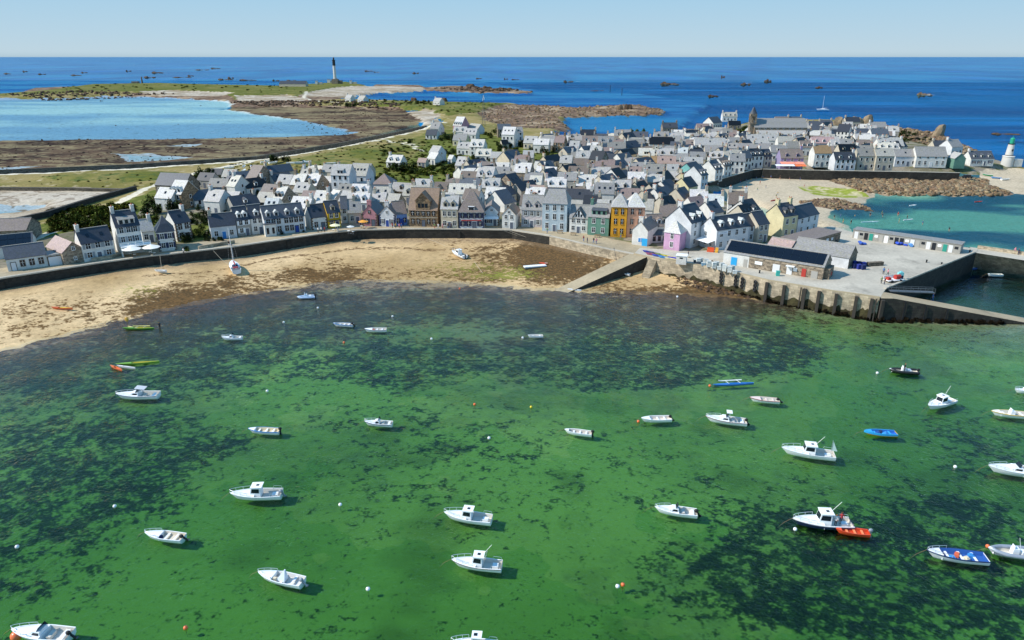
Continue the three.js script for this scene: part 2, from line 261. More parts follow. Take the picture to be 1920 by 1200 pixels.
// weed beds of the bay: [px, py, half width px, half height px, strength]
const BEDS = [[250, 640, 320, 70, .4], [420, 590, 320, 50, .2], [900, 590, 420, 40, .2], [1150, 570, 260, 24, .25], [120, 760, 280, 130, .42], [60, 950, 240, 130, .42], [230, 890, 160, 70, .25], [40, 1120, 120, 80, .25], [420, 640, 260, 60, .16], [760, 685, 120, 32, .66], [700, 560, 320, 40, .2], [900, 672, 90, 22, .6], [1220, 640, 190, 40, .72], [1120, 690, 130, 34, .72], [1240, 700, 180, 26, .5], [1440, 670, 90, 24, .6], [1050, 580, 260, 26, .3], [1330, 590, 160, 22, .35], [760, 870, 190, 90, .24], [860, 790, 190, 60, .12], [1640, 640, 190, 26, .3], [1780, 760, 180, 60, .2], [1700, 860, 160, 40, .2], [1880, 850, 110, 60, .3], [1560, 1060, 160, 80, .4], [1720, 1000, 160, 70, .46], [1680, 1110, 300, 90, .42], [1880, 1000, 130, 80, .42], [1450, 1100, 170, 90, .3], [1820, 1150, 160, 60, .3], [1250, 1000, 240, 110, .12], [1060, 930, 200, 80, .1], [1300, 870, 130, 60, .1], [1430, 930, 100, 50, .14], [450, 840, 40, 14, .3], [650, 760, 100, 40, .12], [990, 760, 260, 70, .1], [590, 1100, 180, 70, .1]].map(([a, b, w, h, s]) => { const q = at(a, b, -1.5), r = at(a, b - h, -1.5), t = at(a, b + h, -1.5); return [q.x, q.z, w * q.s, Math.abs(r.z - t.z) / 2, s]; });
const DRYBEDS = [[390, 552, 95, 24, .62], [300, 575, 120, 22, .3], [620, 505, 90, 16, .36], [540, 525, 90, 14, .3], [860, 515, 220, 12, .3], [1010, 470, 110, 20, .45], [1080, 495, 80, 30, .5], [960, 500, 120, 22, .3], [740, 460, 120, 8, .16], [1290, 548, 110, 12, .55], [1340, 530, 60, 18, .4], [120, 600, 160, 26, .2], [40, 590, 80, 30, .14], [1180, 540, 60, 8, .2]].map(([a, b, w, h, s]) => { const q = at(a, b, .6), r = at(a, b - h, .6), t = at(a, b + h, .6); return [q.x, q.z, w * q.s, Math.abs(r.z - t.z) / 2, s]; });
const GREENS = [[260, 552, 40, 12, .6], [830, 500, 60, 12, .42], [930, 508, 60, 12, .5], [880, 520, 120, 6, .3], [1420, 575, 200, 16, .5], [1000, 515, 60, 10, .3]].map(([a, b, w, h, s]) => { const q = at(a, b, .4), r = at(a, b - h, .4), t = at(a, b + h, .4); return [q.x, q.z, w * q.s, Math.abs(r.z - t.z) / 2, s]; });
const density = (list, x, z) => { let d = 0; for (const [cx, cz, rx, rz, s] of list) { const u = (x - cx) / rx, v = (z - cz) / rz, k = u * u + v * v; if (k < 3) d += s * (1 - k / 3); } return d; };
const C3 = [0, 0, 0], mixc = (c, d, t) => { c[0] = lerp(c[0], d[0], t); c[1] = lerp(c[1], d[1], t); c[2] = lerp(c[2], d[2], t); };
function bayColour(x, z) {
  const h = bayY(x, z), big = fbm(x * .045, z * .045, 3), fine = fbm(x * 1.1, z * 1.1, 3), grain = vn(x * 6, z * 6), c = [216, 186, 142];
  mixc(c, [172, 144, 102], clamp((big - .38) * 2.6)); const sgr = .93 + grain * .13 + (fine - .5) * .2; c[0] *= sgr; c[1] *= sgr; c[2] *= sgr;
  const sub = smooth(.12, -.35, h);
  if (sub > 0) mixc(c, [186, 178, 126], sub * .9);
  // sand under water carries a thin uneven film of green algae
  const wet = clamp(density(DRYBEDS, x, z)), w = density(BEDS, x, z);
  const cl = fbm(x * .22 + 40, z * .30, 3), cs = fbm(x * .95, z * 1.15, 3), tuft = fbm(x * 3.1, z * 3.4, 2);
  const m = .5 + (cl * .24 + cs * .44 + tuft * .32 - .5) * 1.35;
  if (h > -.05) {
    const k = m - (.745 - wet * .68); if (k > 0) mixc(c, tuft > .5 ? [104, 78, 48] : [72, 57, 38], clamp(k * 8) * .9);
    const g = cs * .55 + tuft * .45 - (.80 - density(GREENS, x, z) * .55); if (g > 0) mixc(c, [142, 148, 66], clamp(g * 5) * .75);
    const wr = Math.abs(z - quayZ(x) - 9.5 - (big - .5) * 9 - (fine - .5) * 3); if (wr < 1.1 && x < -8 && x > -95 && m > .42) mixc(c, [88, 66, 44], (1.1 - wr) * .8);
    const shingle = smooth(7, 1.5, z - quayZ(x)); if (shingle > 0 && x < 25) mixc(c, grain > .5 ? [150, 128, 100] : [112, 96, 78], shingle * .75 * clamp(fine * 1.6));
  } else {
    const film = fbm(x * .03 + 70, z * .035, 3), fine2 = fbm(x * .5 + 5, z * .6, 3), k2 = fbm(x * .1 + 9, z * .13, 3) - .62;
    mixc(c, [128, 132, 76], clamp((film - .4) * 2.2) * .5); if (k2 > 0) mixc(c, [112, 112, 62], clamp(k2 * 5) * .5);
    const silt = smooth(-.95, -.4, h + (fine2 - .5) * .5 + (film - .5) * .6), sv = .6 + cs * .6 + tuft * .35; mixc(c, [122 * sv, 118 * sv, 106 * sv], silt * .75); const edge2 = smooth(-.3, -.05, h + (fine2 - .5) * .3); mixc(c, [158 * sv, 136 * sv, 104 * sv], edge2 * .6);
    const brown = smooth(-.9, -.2, h), t = .728 - Math.min(.37, w * .56) - wet * .2 - smooth(-.75, -.35, h) * smooth(.05, -.3, h) * .095, k = m - t;
    const soft = clamp((k + .07) * 3.5); if (soft > 0) mixc(c, brown > .35 ? [88, 78, 64] : [82, 92, 52], soft * .55);
    if (k > 0) mixc(c, brown > .35 ? (tuft > .6 ? [86, 64, 48] : [42, 36, 33]) : tuft > .6 ? [56, 64, 38] : [27, 33, 23], clamp(k * 4.8) * .88);
    const sp = cs * .4 + tuft * .6 - .69 + (fbm(x * .07 + 20, z * .07, 2) - .5) * .16; if (sp > 0) mixc(c, [58, 68, 38], clamp(sp * 5) * .58);
    const fk = vn(x * 4.6, z * 5.2) * .6 + vn(x * 1.7 + 8, z * 2.1) * .4 - .72; if (fk > 0) mixc(c, [84, 92, 52], clamp(fk * 6) * .5);
  }
  return c;
}
function zoneColour(id, x, z) {
  const a = fbm(x * .05, z * .05, 4), b = fbm(x * .35, z * .35, 3), g = vn(x * 2.2, z * 2.2), f = .9 + g * .2; let c;
  switch (id) {
    case 1: c = [184, 192, 188]; mixc(c, [132, 154, 172], clamp((fbm(x * .006, z * .014, 3) - .42) * 4)); if (b > .76) mixc(c, [70, 70, 60], .6); break;
    case 2: c = [96, 78, 62]; mixc(c, [54, 42, 36], clamp((a - .42) * 4)); mixc(c, [142, 132, 100], clamp((b - .52) * 5) * .75); if (fbm(x * .02, z * .06 + 30, 3) > .6) mixc(c, [152, 140, 104], .55); break;
    case 3: c = [148, 132, 86]; mixc(c, [116, 110, 60], clamp((a - .42) * 4)); mixc(c, [176, 160, 128], clamp((b - .6) * 5)); break;
    case 4: c = [102, 104, 46]; mixc(c, [132, 122, 72], clamp((a - .45) * 4)); mixc(c, [78, 92, 48], clamp((b - .52) * 6) * .8); break;
    case 5: c = [190, 178, 160]; mixc(c, [158, 142, 118], clamp((a - .42) * 4)); if (b > .6) mixc(c, [116, 100, 84], .5); break;
    case 6: c = [132, 108, 88]; mixc(c, [86, 70, 60], clamp((b - .45) * 6)); mixc(c, [166, 146, 120], clamp((a - .5) * 4)); break;
    case 7: c = [142, 132, 116]; mixc(c, [112, 106, 86], clamp((a - .42) * 4)); mixc(c, [90, 96, 58], clamp((b - .5) * 5) * .8); break;
    case 8: c = [192, 176, 150]; mixc(c, [170, 154, 130], clamp((a - .45) * 3)); break;
    case 9: c = [104, 146, 126]; mixc(c, [38, 78, 96], clamp((fbm(x * .022 + 3, z * .04, 3) - .47) * 7) * .9); break;
    case 11: c = [212, 202, 180]; break;
    case 12: c = [150, 164, 168]; mixc(c, [110, 100, 84], clamp((b - .6) * 6)); break;
    case 13: c = [62, 128, 166]; mixc(c, [22, 92, 146], clamp((fbm(x * .008, z * .02, 3) - .4) * 4)); break;
    case 14: c = [140, 148, 62]; mixc(c, [190, 178, 140], clamp((b - .5) * 5)); break;
    case 15: c = [84, 96, 84]; mixc(c, [30, 50, 70], clamp((a - .4) * 4)); break;
    case 16: c = [92, 100, 44]; mixc(c, [118, 118, 62], clamp((b - .5) * 5)); break;
    default: c = [0, 98, 144]; mixc(c, [0, 76, 124], clamp((fbm(x * .002, z * .012, 4) - .4) * 3.5)); mixc(c, [40, 130, 190], clamp((fbm(x * .006 + 9, z * .05, 3) - .56) * 5) * .5);
  }
  c[0] *= f; c[1] *= f; c[2] *= f; return c;
}
function groundTile(name, label, xa, xb, za, zb, W, H, warp) {
  const pad = 12, id = raster(xa - pad, xb + pad, za, zb, W, H), sx = W / (xb - xa + 2 * pad), sz = H / (zb - za);
  const t = tex(W, H, (i, j) => {
    const x = xa + (i + .5) / W * (xb - xa), z = za + (j + .5) / H * (zb - za);
    if (z > quayZ(x) - 3) return bayColour(x, z);
    const wx = x + (fbm(x * .12, z * .12, 3) - .5) * warp, wz = z + (fbm(x * .12 + 50, z * .12, 3) - .5) * warp;
    const u = clamp(Math.floor((wx - xa + pad) * sx), 0, W - 1), v = clamp(Math.floor((wz - za) * sz), 0, H - 1);
    return zoneColour(id[v * W + u], x, z);
  });
  const rows = [], ratio = Math.log(zb / za), n = Math.max(6, Math.round(ratio / (zb < -400 ? .0075 : .0062))); for (let k = 0; k <= n; k++) rows.push(za * Math.exp(ratio * k / n));
  const cols = 400, P = [], U = [], I = [];
  for (const z of rows) for (let c = 0; c <= cols; c++) { const hw = Math.min(xb, Math.abs(z) * .80 + 46), x = (c / cols * 2 - 1) * hw; P.push(x, groundY(x, z), z); U.push((x - xa) / (xb - xa), (z - za) / (zb - za)); }
  for (let k = 0; k < n; k++) for (let c = 0; c < cols; c++) { const a = k * (cols + 1) + c, b = a + cols + 1; I.push(a, a + 1, b, a + 1, b + 1, b); }
  const g = new THREE.BufferGeometry(); g.setAttribute('position', new THREE.Float32BufferAttribute(P, 3)); g.setAttribute('uv', new THREE.Float32BufferAttribute(U, 2)); g.setIndex(I); g.computeVertexNormals();
  struct(name, g, phys(0xffffff, { map: t, roughness: 1, specularIntensity: .12 }), label, 'ground');
}
groundTile('seabed', 'sandy seabed with weed under the near boats', -86, 86, -38, -92, 2048, 1024, 2);
groundTile('seabed', 'sandy seabed with dark weed beds in mid bay', -120, 120, -92, -135, 2048, 640, 2);
groundTile('beach', 'low tide beach with brown weed below the quay wall', -216, 216, -135, -240, 2048, 1024, 3);
groundTile('terrain', 'village ground, meadows and tidal flats of the island', -360, 360, -240, -420, 2048, 900, 5);
groundTile('terrain', 'lagoon shores, far spit and north rocks of the island', -1300, 1300, -420, -1850, 2048, 1500, 10);
// open sea floor, far enough down that only the water's blue is left
{ const g = new THREE.PlaneGeometry(90000, 44000).rotateX(-Math.PI / 2).translate(0, -6.4, -22000 - 1849.9);
  const t = tex(512, 512, (i, j) => { const n = wrapn(i, j, 512, 5, 4), m = wrapn(i, j, 512, 12, 3, 4), c = [14, 114, 156]; mixc(c, [2, 88, 136], clamp((n - .4) * 4)); mixc(c, [10, 100, 166], clamp((m - .55) * 4)); return c; });
  t.wrapS = t.wrapT = THREE.RepeatWrapping; t.repeat.set(90000 / 900, 44000 / 2600);
  struct('ocean_floor', g, std(0xffffff, { map: t, roughness: 1 }), 'deep blue open water out to the horizon', 'sea');
  for (const s of [-1, 1]) { const gx = new THREE.PlaneGeometry(30000, 1850).rotateX(-Math.PI / 2).translate(s * (15000 + 1290), -6.2, -925); struct('ocean_floor', gx, std(0x004a92, { roughness: 1 }), 'deep water beyond the sides of the view', 'sea'); }
}
// the water: a rippled surface and, below it, sheets that each take a little of the red and blue, so that colour deepens with depth
const ripple = tex(512, 512, (i, j) => { const a = wrapn(i, j, 512, 14, 4), b = wrapn(i, j, 512, 40, 3, 6), s = a * 170 + b * 85; return [s, s, s]; }, null, false);
ripple.wrapS = ripple.wrapT = THREE.RepeatWrapping;
function waterSheet(name, y, x0, x1, z0, z1, mat, parent) {
  const g = new THREE.PlaneGeometry(x1 - x0, z1 - z0).rotateX(-Math.PI / 2); const p = g.attributes.position, u = g.attributes.uv; g.translate((x0 + x1) / 2, y, (z0 + z1) / 2);
  for (let i = 0; i < p.count; i++) u.setXY(i, p.getX(i), p.getZ(i));
  if (parent) return part(name, g, mat, parent); return struct(name, g, mat, 'clear green and blue water around the island', 'sea');
}
const bump = (size) => { const t = ripple.clone(); t.repeat.set(1 / size, 1 / size); t.needsUpdate = true; return t; };
const waterMat = (size, amp, o = {}) => phys(0xffffff, { transmission: 1, thickness: 0, roughness: 0, ior: 1.33, bumpMap: bump(size), bumpScale: amp, ...o });
const sea = waterSheet('sea', 0, -5000, 5000, -3000, -232, waterMat(46, 1.5, { roughness: .12, specularIntensity: .12 }));
const farSea = waterSheet('sea', 0, -45000, 45000, -44000, -3000, waterMat(900, 9, { roughness: .2, specularIntensity: .17 })); farSea.userData.label = 'blue open sea running out to the horizon';
waterSheet('cove_water', 0, 95, 400, -232, -178, sea.material, sea);
const baySea = waterSheet('bay_water', 0, -400, 95, -232, 20, waterMat(9, .2)); waterSheet('harbour_mouth_water', 0, 95, 400, -178, 20, baySea.material, baySea);
baySea.userData.label = 'clear green water of the near bay';
[-.16, -.3, -.44, -.58, -.71, -.84, -.97].forEach((y, k) => { const m = phys(new THREE.Color().setRGB(.842, .93, .842), { transmission: 1, thickness: 0, roughness: 0, ior: 1 }); waterSheet('water_depth', y, -400, 95, -232 + k * .05, 20, m, baySea); waterSheet('water_depth', y, 95, 400, -178 + k * .05, 20, m, baySea); });
[-.2, -.6, -1.3].forEach((y, k) => { const m = phys(new THREE.Color().setRGB(.85, .95, .97), { transmission: 1, thickness: 0, roughness: 0, ior: 1 }); waterSheet('water_depth', y, -1400, 1400, -1860, -232 - k * .05, m, sea); waterSheet('water_depth', y, 95, 400, -232 - k * .05, -178 - k * .05, m, sea); });
// ---------------------------------------------------------------- quays, walls, slipways
function ribbon(pts, t) { // offsets a polyline to its inland side
  return pts.map((p, i) => { const a = pts[Math.max(0, i - 1)], b = pts[Math.min(pts.length - 1, i + 1)], l = Math.hypot(b[0] - a[0], b[1] - a[1]); return [p[0] + (b[1] - a[1]) / l * t, p[1] - (b[0] - a[0]) / l * t]; });
}
function wallGeo(pts, y0, y1, t0, t1) {
  const f = new Faces(), A = ribbon(pts, t0), B = ribbon(pts, t1), n = pts.length, yt = (i) => Array.isArray(y1) ? y1[i] : y1; let run = 0;
  for (let i = 0; i + 1 < n; i++) {
    f.add([[A[i][0], y0, A[i][1]], [A[i + 1][0], y0, A[i + 1][1]], [A[i + 1][0], yt(i + 1), A[i + 1][1]], [A[i][0], yt(i), A[i][1]]], run).add([[B[i + 1][0], y0, B[i + 1][1]], [B[i][0], y0, B[i][1]], [B[i][0], yt(i), B[i][1]], [B[i + 1][0], yt(i + 1), B[i + 1][1]]])
      .add([[A[i][0], yt(i), A[i][1]], [A[i + 1][0], yt(i + 1), A[i + 1][1]], [B[i + 1][0], yt(i + 1), B[i + 1][1]], [B[i][0], yt(i), B[i][1]]]); run += 3.3;
  }
  for (const [i, s] of [[0, 1], [n - 1, -1]]) { const q = [[B[i][0], y0, B[i][1]], [A[i][0], y0, A[i][1]], [A[i][0], yt(i), A[i][1]], [B[i][0], yt(i), B[i][1]]]; f.add(s > 0 ? q : q.reverse()); }
  return f.geo();
}
function polyTop(f, poly, y) { // horizontal polygon, any winding
  const c = poly.map((p) => new THREE.Vector2(p[0], -p[1])), cw = THREE.ShapeUtils.area(c) < 0, v = cw ? [...c].reverse() : c, P = cw ? [...poly].reverse() : poly;
  for (const [a, b, d] of THREE.ShapeUtils.triangulateShape(v, [])) f.add([[P[a][0], y, P[a][1]], [P[b][0], y, P[b][1]], [P[d][0], y, P[d][1]]]);
  return P;
}
function prismSides(f, P, y0, y1) { for (let i = 0; i < P.length; i++) { const a = P[i], b = P[(i + 1) % P.length]; f.add([[a[0], y0, a[1]], [b[0], y0, b[1]], [b[0], y1, b[1]], [a[0], y1, a[1]]]); } }
const pw = (px, py, h = 5) => { const q = at(px, py, h); return [q.x, q.z]; };

{ // the long harbour wall and the road on it
  const west = QUAY.filter((p) => p[0] <= 11.2), east = QUAY.filter((p) => p[0] >= 11 && p[0] <= 34);
  const o = thing('quay_wall', 'long dark granite quay wall curving round the beach', 'wall');
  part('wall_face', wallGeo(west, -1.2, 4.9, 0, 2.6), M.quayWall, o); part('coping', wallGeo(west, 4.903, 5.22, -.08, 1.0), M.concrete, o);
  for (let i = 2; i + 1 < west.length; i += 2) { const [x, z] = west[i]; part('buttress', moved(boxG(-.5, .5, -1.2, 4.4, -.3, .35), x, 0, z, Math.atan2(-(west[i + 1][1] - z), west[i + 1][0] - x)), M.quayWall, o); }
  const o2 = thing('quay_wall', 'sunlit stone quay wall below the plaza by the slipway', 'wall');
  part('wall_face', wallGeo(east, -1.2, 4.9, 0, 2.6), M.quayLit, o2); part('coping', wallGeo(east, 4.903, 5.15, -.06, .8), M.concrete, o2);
  const road = QUAY.filter((p) => p[0] <= 34), f = new Faces(), A = ribbon(road, .9), B = ribbon(road, 10.5);
  for (let i = 0; i + 1 < A.length; i++) f.add([[A[i][0], 5.04, A[i][1]], [A[i + 1][0], 5.04, A[i + 1][1]], [B[i + 1][0], 5.04, B[i + 1][1]], [B[i][0], 5.04, B[i][1]]]);
  struct('quay_road', f.geo(), M.concreteTan, 'pale concrete road along the quay wall', 'road');
}
const pier = thing('pier', 'broad concrete pier with dark timber piles and tyre fenders', 'pier');
{
  const front = QUAY.filter((p) => p[0] >= 32 && p[0] <= 81.1), poly = [...front, [85.3, -153.2], [125.9, -185.4], [128.8, -189.2], [103, -209], pw(1560, 424), pw(1500, 436), pw(1420, 462), pw(1300, 472), pw(1200, 465)];
  const f = new Faces(), P = polyTop(f, poly, 5.08); part('deck', f.geo(), M.concrete, pier);
  const s = new Faces(); prismSides(s, P, -4, 5.076); part('wall_face', s.geo(), M.quayLit, pier);
  part('coping', wallGeo(front, 5.084, 5.3, .02, .55), M.concreteTan, pier);
  part('basin_wall', wallGeo([[85.4, -153.3], [125.9, -185.4]], -4, 5.0, -.06, .25), M.quayWall, pier);  // added dark slab: shade and dirt of the basin side put into colour
  part('coping', wallGeo([[85.6, -153.4], [125.6, -185.2]], 5.084, 5.36, -.02, .5), M.concrete, pier);
  const pile = boxG(-.34, .34, -4, 4.75, -.3, .3), slim = boxG(-.12, .12, -4, 4.9, -.12, .12), PM = std(0x3a352f, { roughness: .95 });
  const along = (px) => { for (let i = 1; i < QUAY.length; i++) { const a = QUAY[i - 1], b = QUAY[i]; for (let t = 0; t < 1; t += .02) { const x = lerp(a[0], b[0], t), z = lerp(a[1], b[1], t); const c = Math.cos(PITCH), s2 = Math.sin(PITCH), dep = -z * c + (EYE - 4) * s2; if (x > 30 && 960 + x / dep * FOCAL >= px) return [x, z, Math.atan2(-(b[1] - a[1]), b[0] - a[0])]; } } return [0, 0, 0]; };
  for (const [px, fat] of [[1437, 1], [1471, 1], [1500, 0], [1507, 1], [1535, 1], [1568, 1], [1605, 1], [1634, 1], [1642, 0], [1650, 1]]) { const [x, z, r] = along(px); part('pile', fat ? pile : slim, PM, pier, [x + Math.sin(r) * .42, 0, z + Math.cos(r) * .42], r); }
  { // weed and barnacles on the tidal part of the wall, with a ragged upper edge
    const f = new Faces(); let prev = null; const line = front; for (let i = 1; i < line.length; i++) { const [ax, az] = line[i - 1], [bx, bz] = line[i], l = Math.hypot(bx - ax, bz - az), n = Math.ceil(l / .5), ox = -(bz - az) / l * .03, oz = (bx - ax) / l * .03; for (let k = 0; k < n; k++) { const t0 = k / n, t1 = (k + 1) / n, P = (t, y) => [lerp(ax, bx, t) + ox, y, lerp(az, bz, t) + oz], y0 = .9 + vn((i + t0) * 9, 3) * 1.5, y1 = .9 + vn((i + t1) * 9, 3) * 1.5; f.add([P(t0, -3), P(t1, -3), P(t1, y1), P(t0, y0)]); } }
    part('weed_band', f.geo(), std(0x5a5638, { map: wallTex, roughness: 1 }), pier); }
  const tyre = new THREE.TorusGeometry(.42, .2, 8, 14);
  for (const px of [1353, 1380, 1393, 1416]) { const [x, z, r] = along(px); for (let k = 0; k < 3; k++) part('tyre', tyre, M.black, pier, [x + Math.sin(r) * .26, 4.0 - k * .9, z + Math.cos(r) * .26], r - .5); }
  for (const [px, py] of [[1424, 512], [1737, 492], [1765, 497], [1818, 473]]) { const q = at(px, py, 5.1); part('bollard', merge([new THREE.CylinderGeometry(.16, .2, .6, 10).translate(0, .3, 0), new THREE.CylinderGeometry(.26, .22, .14, 10).translate(0, .65, 0)]), M.black, pier, [q.x, 5.08, q.z]); }
}
{ // sloping jetty into the water
  const o = thing('jetty', 'concrete jetty sloping down into the water beside the pier', 'jetty');
  const F = [[81.2, -146.9, 5.06], [84, -146.75, 5.06], [112, -144.5, .35], [130, -143.1, -2.7]], Bk = F.map(([x, z, y]) => [x + .4, z - 4.3, y]), f = new Faces(), s = new Faces();
  for (let i = 0; i + 1 < F.length; i++) {
    const [a, b, c, d] = [F[i], F[i + 1], Bk[i + 1], Bk[i]]; f.add([[a[0], a[2], a[1]], [b[0], b[2], b[1]], [c[0], c[2], c[1]], [d[0], d[2], d[1]]]);
    s.add([[a[0], -4, a[1]], [b[0], -4, b[1]], [b[0], b[2], b[1]], [a[0], a[2], a[1]]]).add([[c[0], -4, c[1]], [d[0], -4, d[1]], [d[0], d[2], d[1]], [c[0], c[2], c[1]]]);
  }
  part('ramp', f.geo(), M.concreteTan, o); part('wall_face', s.geo(), M.quayWall, o);
  for (const x of [86.5, 91, 95.6]) part('pile', boxG(-.13, .13, -4, 4.9 - (x - 84) * .168, -.13, .13), M.black, o, [x, 0, -146.75 + (x - 84) * .08 + .3]);
  const g = thing('gangway', 'narrow railed gangway lying beside the jetty top', 'gangway', [85.6, 5.0, -151.8], -.12);
  part('walkway', boxG(0, 9.4, .1, .25, -.6, .6), M.steel, g);
  for (const z of [-.62, .62]) { part('handrail', boxG(0, 9.4, 1.15, 1.22, z - .03, z + .03), M.steel, g); part('handrail', boxG(0, 9.4, .68, .73, z - .025, z + .025), M.steel, g); for (let x = 0; x <= 9.4; x += 1.565) part('post', boxG(x - .03, x + .03, .1, 1.2, z - .03, z + .03), M.steel, g); }
}
{ // slipway beside the plaza
  const a = at(1183, 475, 5.06), b = at(1213, 482, 5.06), c = at(1071, 546, .15), d = at(1045, 541, .15), e = .18;
  const T = [[a.x, 5.1, a.z], [b.x, 5.1, b.z], [c.x + (c.x - b.x) * e, .15 - 4.9 * e, c.z + (c.z - b.z) * e], [d.x + (d.x - a.x) * e, .15 - 4.9 * e, d.z + (d.z - a.z) * e]], B = T.map((q) => [q[0], -3, q[2]]);
  const o = thing('slipway', 'long pale concrete slipway sloping from the plaza to the beach', 'slipway');
  part('ramp', new Faces().add([T[0], T[3], T[2], T[1]]).geo(), M.concreteTan, o);
  part('wall_face', new Faces().add([B[3], B[2], T[2], T[3]]).add([B[2], B[1], T[1], T[2]]).add([B[0], B[3], T[3], T[0]]).geo(), M.quayWall, o);
  const st = thing('stone_stairs', 'narrow stone steps beside the top of the slipway', 'stairs', [b.x + 1.4, 0, b.z + 1.2], -.55);
  for (let k = 0; k < 12; k++) part('step', boxG(-1.1, 1.1, -1, 4.7 - k * .33, k * .42, k * .42 + .46), M.quayLit, st);
}
{ // north jetty with a sloping stone face
  const T = ats([[1830, 474], [1990, 499]], 5), Bt = ats([[1850, 506], [1990, 522]], -.3), K = ats([[1818, 463], [1990, 487]], 5), f = new Faces(), o = thing('jetty', 'low north jetty with a sloping stone face and parapet', 'jetty');
  const P = [[T[0][0], 5, T[0][1]], [T[1][0], 5, T[1][1]], [K[1][0], 5, K[1][1]], [K[0][0], 5, K[0][1]], [Bt[0][0], -2, Bt[0][1]], [Bt[1][0], -2, Bt[1][1]], [K[1][0], -3, K[1][1]], [K[0][0], -3, K[0][1]]];
  part('deck', new Faces().add([P[0], P[1], P[2], P[3]]).geo(), M.concrete, o); f.add([P[4], P[5], P[1], P[0]]).add([P[6], P[7], P[3], P[2]]).add([P[7], P[4], P[0], P[3]]); part('wall_face', f.geo(), M.quayLit, o);
  part('parapet', wallGeo(ats([[1832, 466], [1990, 489]], 5), 5, 5.9, 0, .5), M.quayLit, o);
}
M.dyke = std(0x7d776c, { map: wallTex });
function stoneWall(label, pts, h, y0, y1, t, mat = M.quayWall, cop) {
  const q = ats(pts, h), o = thing('stone_wall', label, 'wall'); part('wall_face', wallGeo(q, y0, y1, 0, t), mat, o); if (cop) part('coping', wallGeo(q, y1 + .003, y1 + .2, -.05, t + .05), M.concrete, o); return o;
}
stoneWall('long dark sea dyke between tidal flats and meadow path', [[-400, 345], [0, 317], [240, 307], [480, 292], [640, 266], [740, 247], [800, 234]], 4.2, -.5, 3.8, 1.2, M.dyke);
stoneWall('dark sloping dyke beside the salt pools near the scrub', [[-60, 434], [20, 412], [90, 397], [180, 369], [256, 349]], 5.2, .5, 5.3, 1.4);
stoneWall('straight low dyke between the white sand and dry meadow', [[-400, 352], [0, 349], [130, 350], [226, 352]], 4.2, .5, 3.7, 1.4, M.dyke);
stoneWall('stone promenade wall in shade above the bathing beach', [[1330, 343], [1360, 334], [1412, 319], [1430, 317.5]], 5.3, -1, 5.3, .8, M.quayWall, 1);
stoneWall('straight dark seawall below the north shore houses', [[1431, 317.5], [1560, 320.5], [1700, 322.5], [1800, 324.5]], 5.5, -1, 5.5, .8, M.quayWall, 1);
stoneWall('low garden wall before the stone gabled white house', [[372, 462], [398, 457], [440, 450]], 6, 5, 6, .4, M.quayLit);
stoneWall('low garden wall before the house with grey shutters', [[172, 484], [205, 479], [232, 472]], 6, 5, 6, .4, M.quayLit);
// ---------------------------------------------------------------- houses
const tagWin = { };
function winGeo(w, h) { return once(`win${w},${h}`, () => ({ frame: merge([boxG(-w / 2 - .09, -w / 2, -.06, h + .09, 0, .07), boxG(w / 2, w / 2 + .09, -.06, h + .09, 0, .07), boxG(-w / 2, w / 2, h, h + .09, 0, .07), boxG(-w / 2 - .06, w / 2 + .06, -.13, 0, 0, .12)]), pane: boxG(-w / 2, w / 2, 0, h, 0, .02), bar: merge([boxG(-.035, .035, 0, h, .02, .05), boxG(-w / 2, w / 2, h * .6, h * .6 + .05, .02, .05)]), shut: boxG(0, w * .52, -.03, h + .03, 0, .06) })); }
// a window on the wall of its house: frame, pane, glazing bar, shutters
function win(p, x, y, z, turn, w, h, o = {}) {
  const g = winGeo(w, h), f = part('window', g.frame, o.trim || M.frame, p, [x, y, z], turn); part('pane', g.pane, o.pane || M.glass, f);
  if (!o.far) part('glazing_bar', g.bar, M.frame, f);
  if (o.shut) for (const s of [-1, 1]) { const m = part('shutter', g.shut, o.shut, f, [s > 0 ? w / 2 + .1 : -w / 2 - .1 - w * .52, 0, 0]); m.userData = {}; }
  return f;
}
function roofGable(w, d, e, r, ov = .22, ox = .12) { // ridge along x
  return once(`rg${[w, d, e, r, ov].map((v) => v.toFixed(2))}`, () => {
    const f = new Faces(), X = w / 2 + ox, k = r / (d / 2), zf = d / 2 + ov, ye = e - ov * k;
    f.slab([[-X, ye, zf], [X, ye, zf], [X, e + r, 0], [-X, e + r, 0]], .13).slab([[X, ye, -zf], [-X, ye, -zf], [-X, e + r, 0], [X, e + r, 0]], .13); return f.geo();
  });
}
function wallsGable(w, d, e, r, y0 = -.4) {
  return once(`wg${[w, d, e, r].map((v) => v.toFixed(2))}`, () => {
    const f = new Faces(), x = w / 2, z = d / 2; r -= .14; e -= .02;
    f.add([[-x, y0, z], [x, y0, z], [x, e, z], [-x, e, z]]).add([[x, y0, -z], [-x, y0, -z], [-x, e, -z], [x, e, -z]]).add([[x, y0, z], [x, y0, -z], [x, e, -z], [x, e + r, 0], [x, e, z]]).add([[-x, y0, -z], [-x, y0, z], [-x, e, z], [-x, e + r, 0], [-x, e, -z]]);
    return f.geo();
  });
}
function roofHip(w, d, e, r, rl, ov = .25) { // rl: ridge length (0: pyramid); ridge along x
  return once(`rh${[w, d, e, r, rl].map((v) => v.toFixed(2))}`, () => {
    const f = new Faces(), X = w / 2 + ov, Zz = d / 2 + ov, a = rl / 2, y = e - .05, t = e + r;
    const R = [-a, t, 0], S = [a, t, 0], A = [-X, y, Zz], B = [X, y, Zz], C = [X, y, -Zz], D = [-X, y, -Zz];
    if (rl > .05) f.add([A, B, S, R]).add([C, D, R, S]); else f.add([A, B, S]).add([C, D, R]);
    f.add([B, C, S]).add([D, A, R]).add([D, C, B, A]); return f.geo();
  });
}
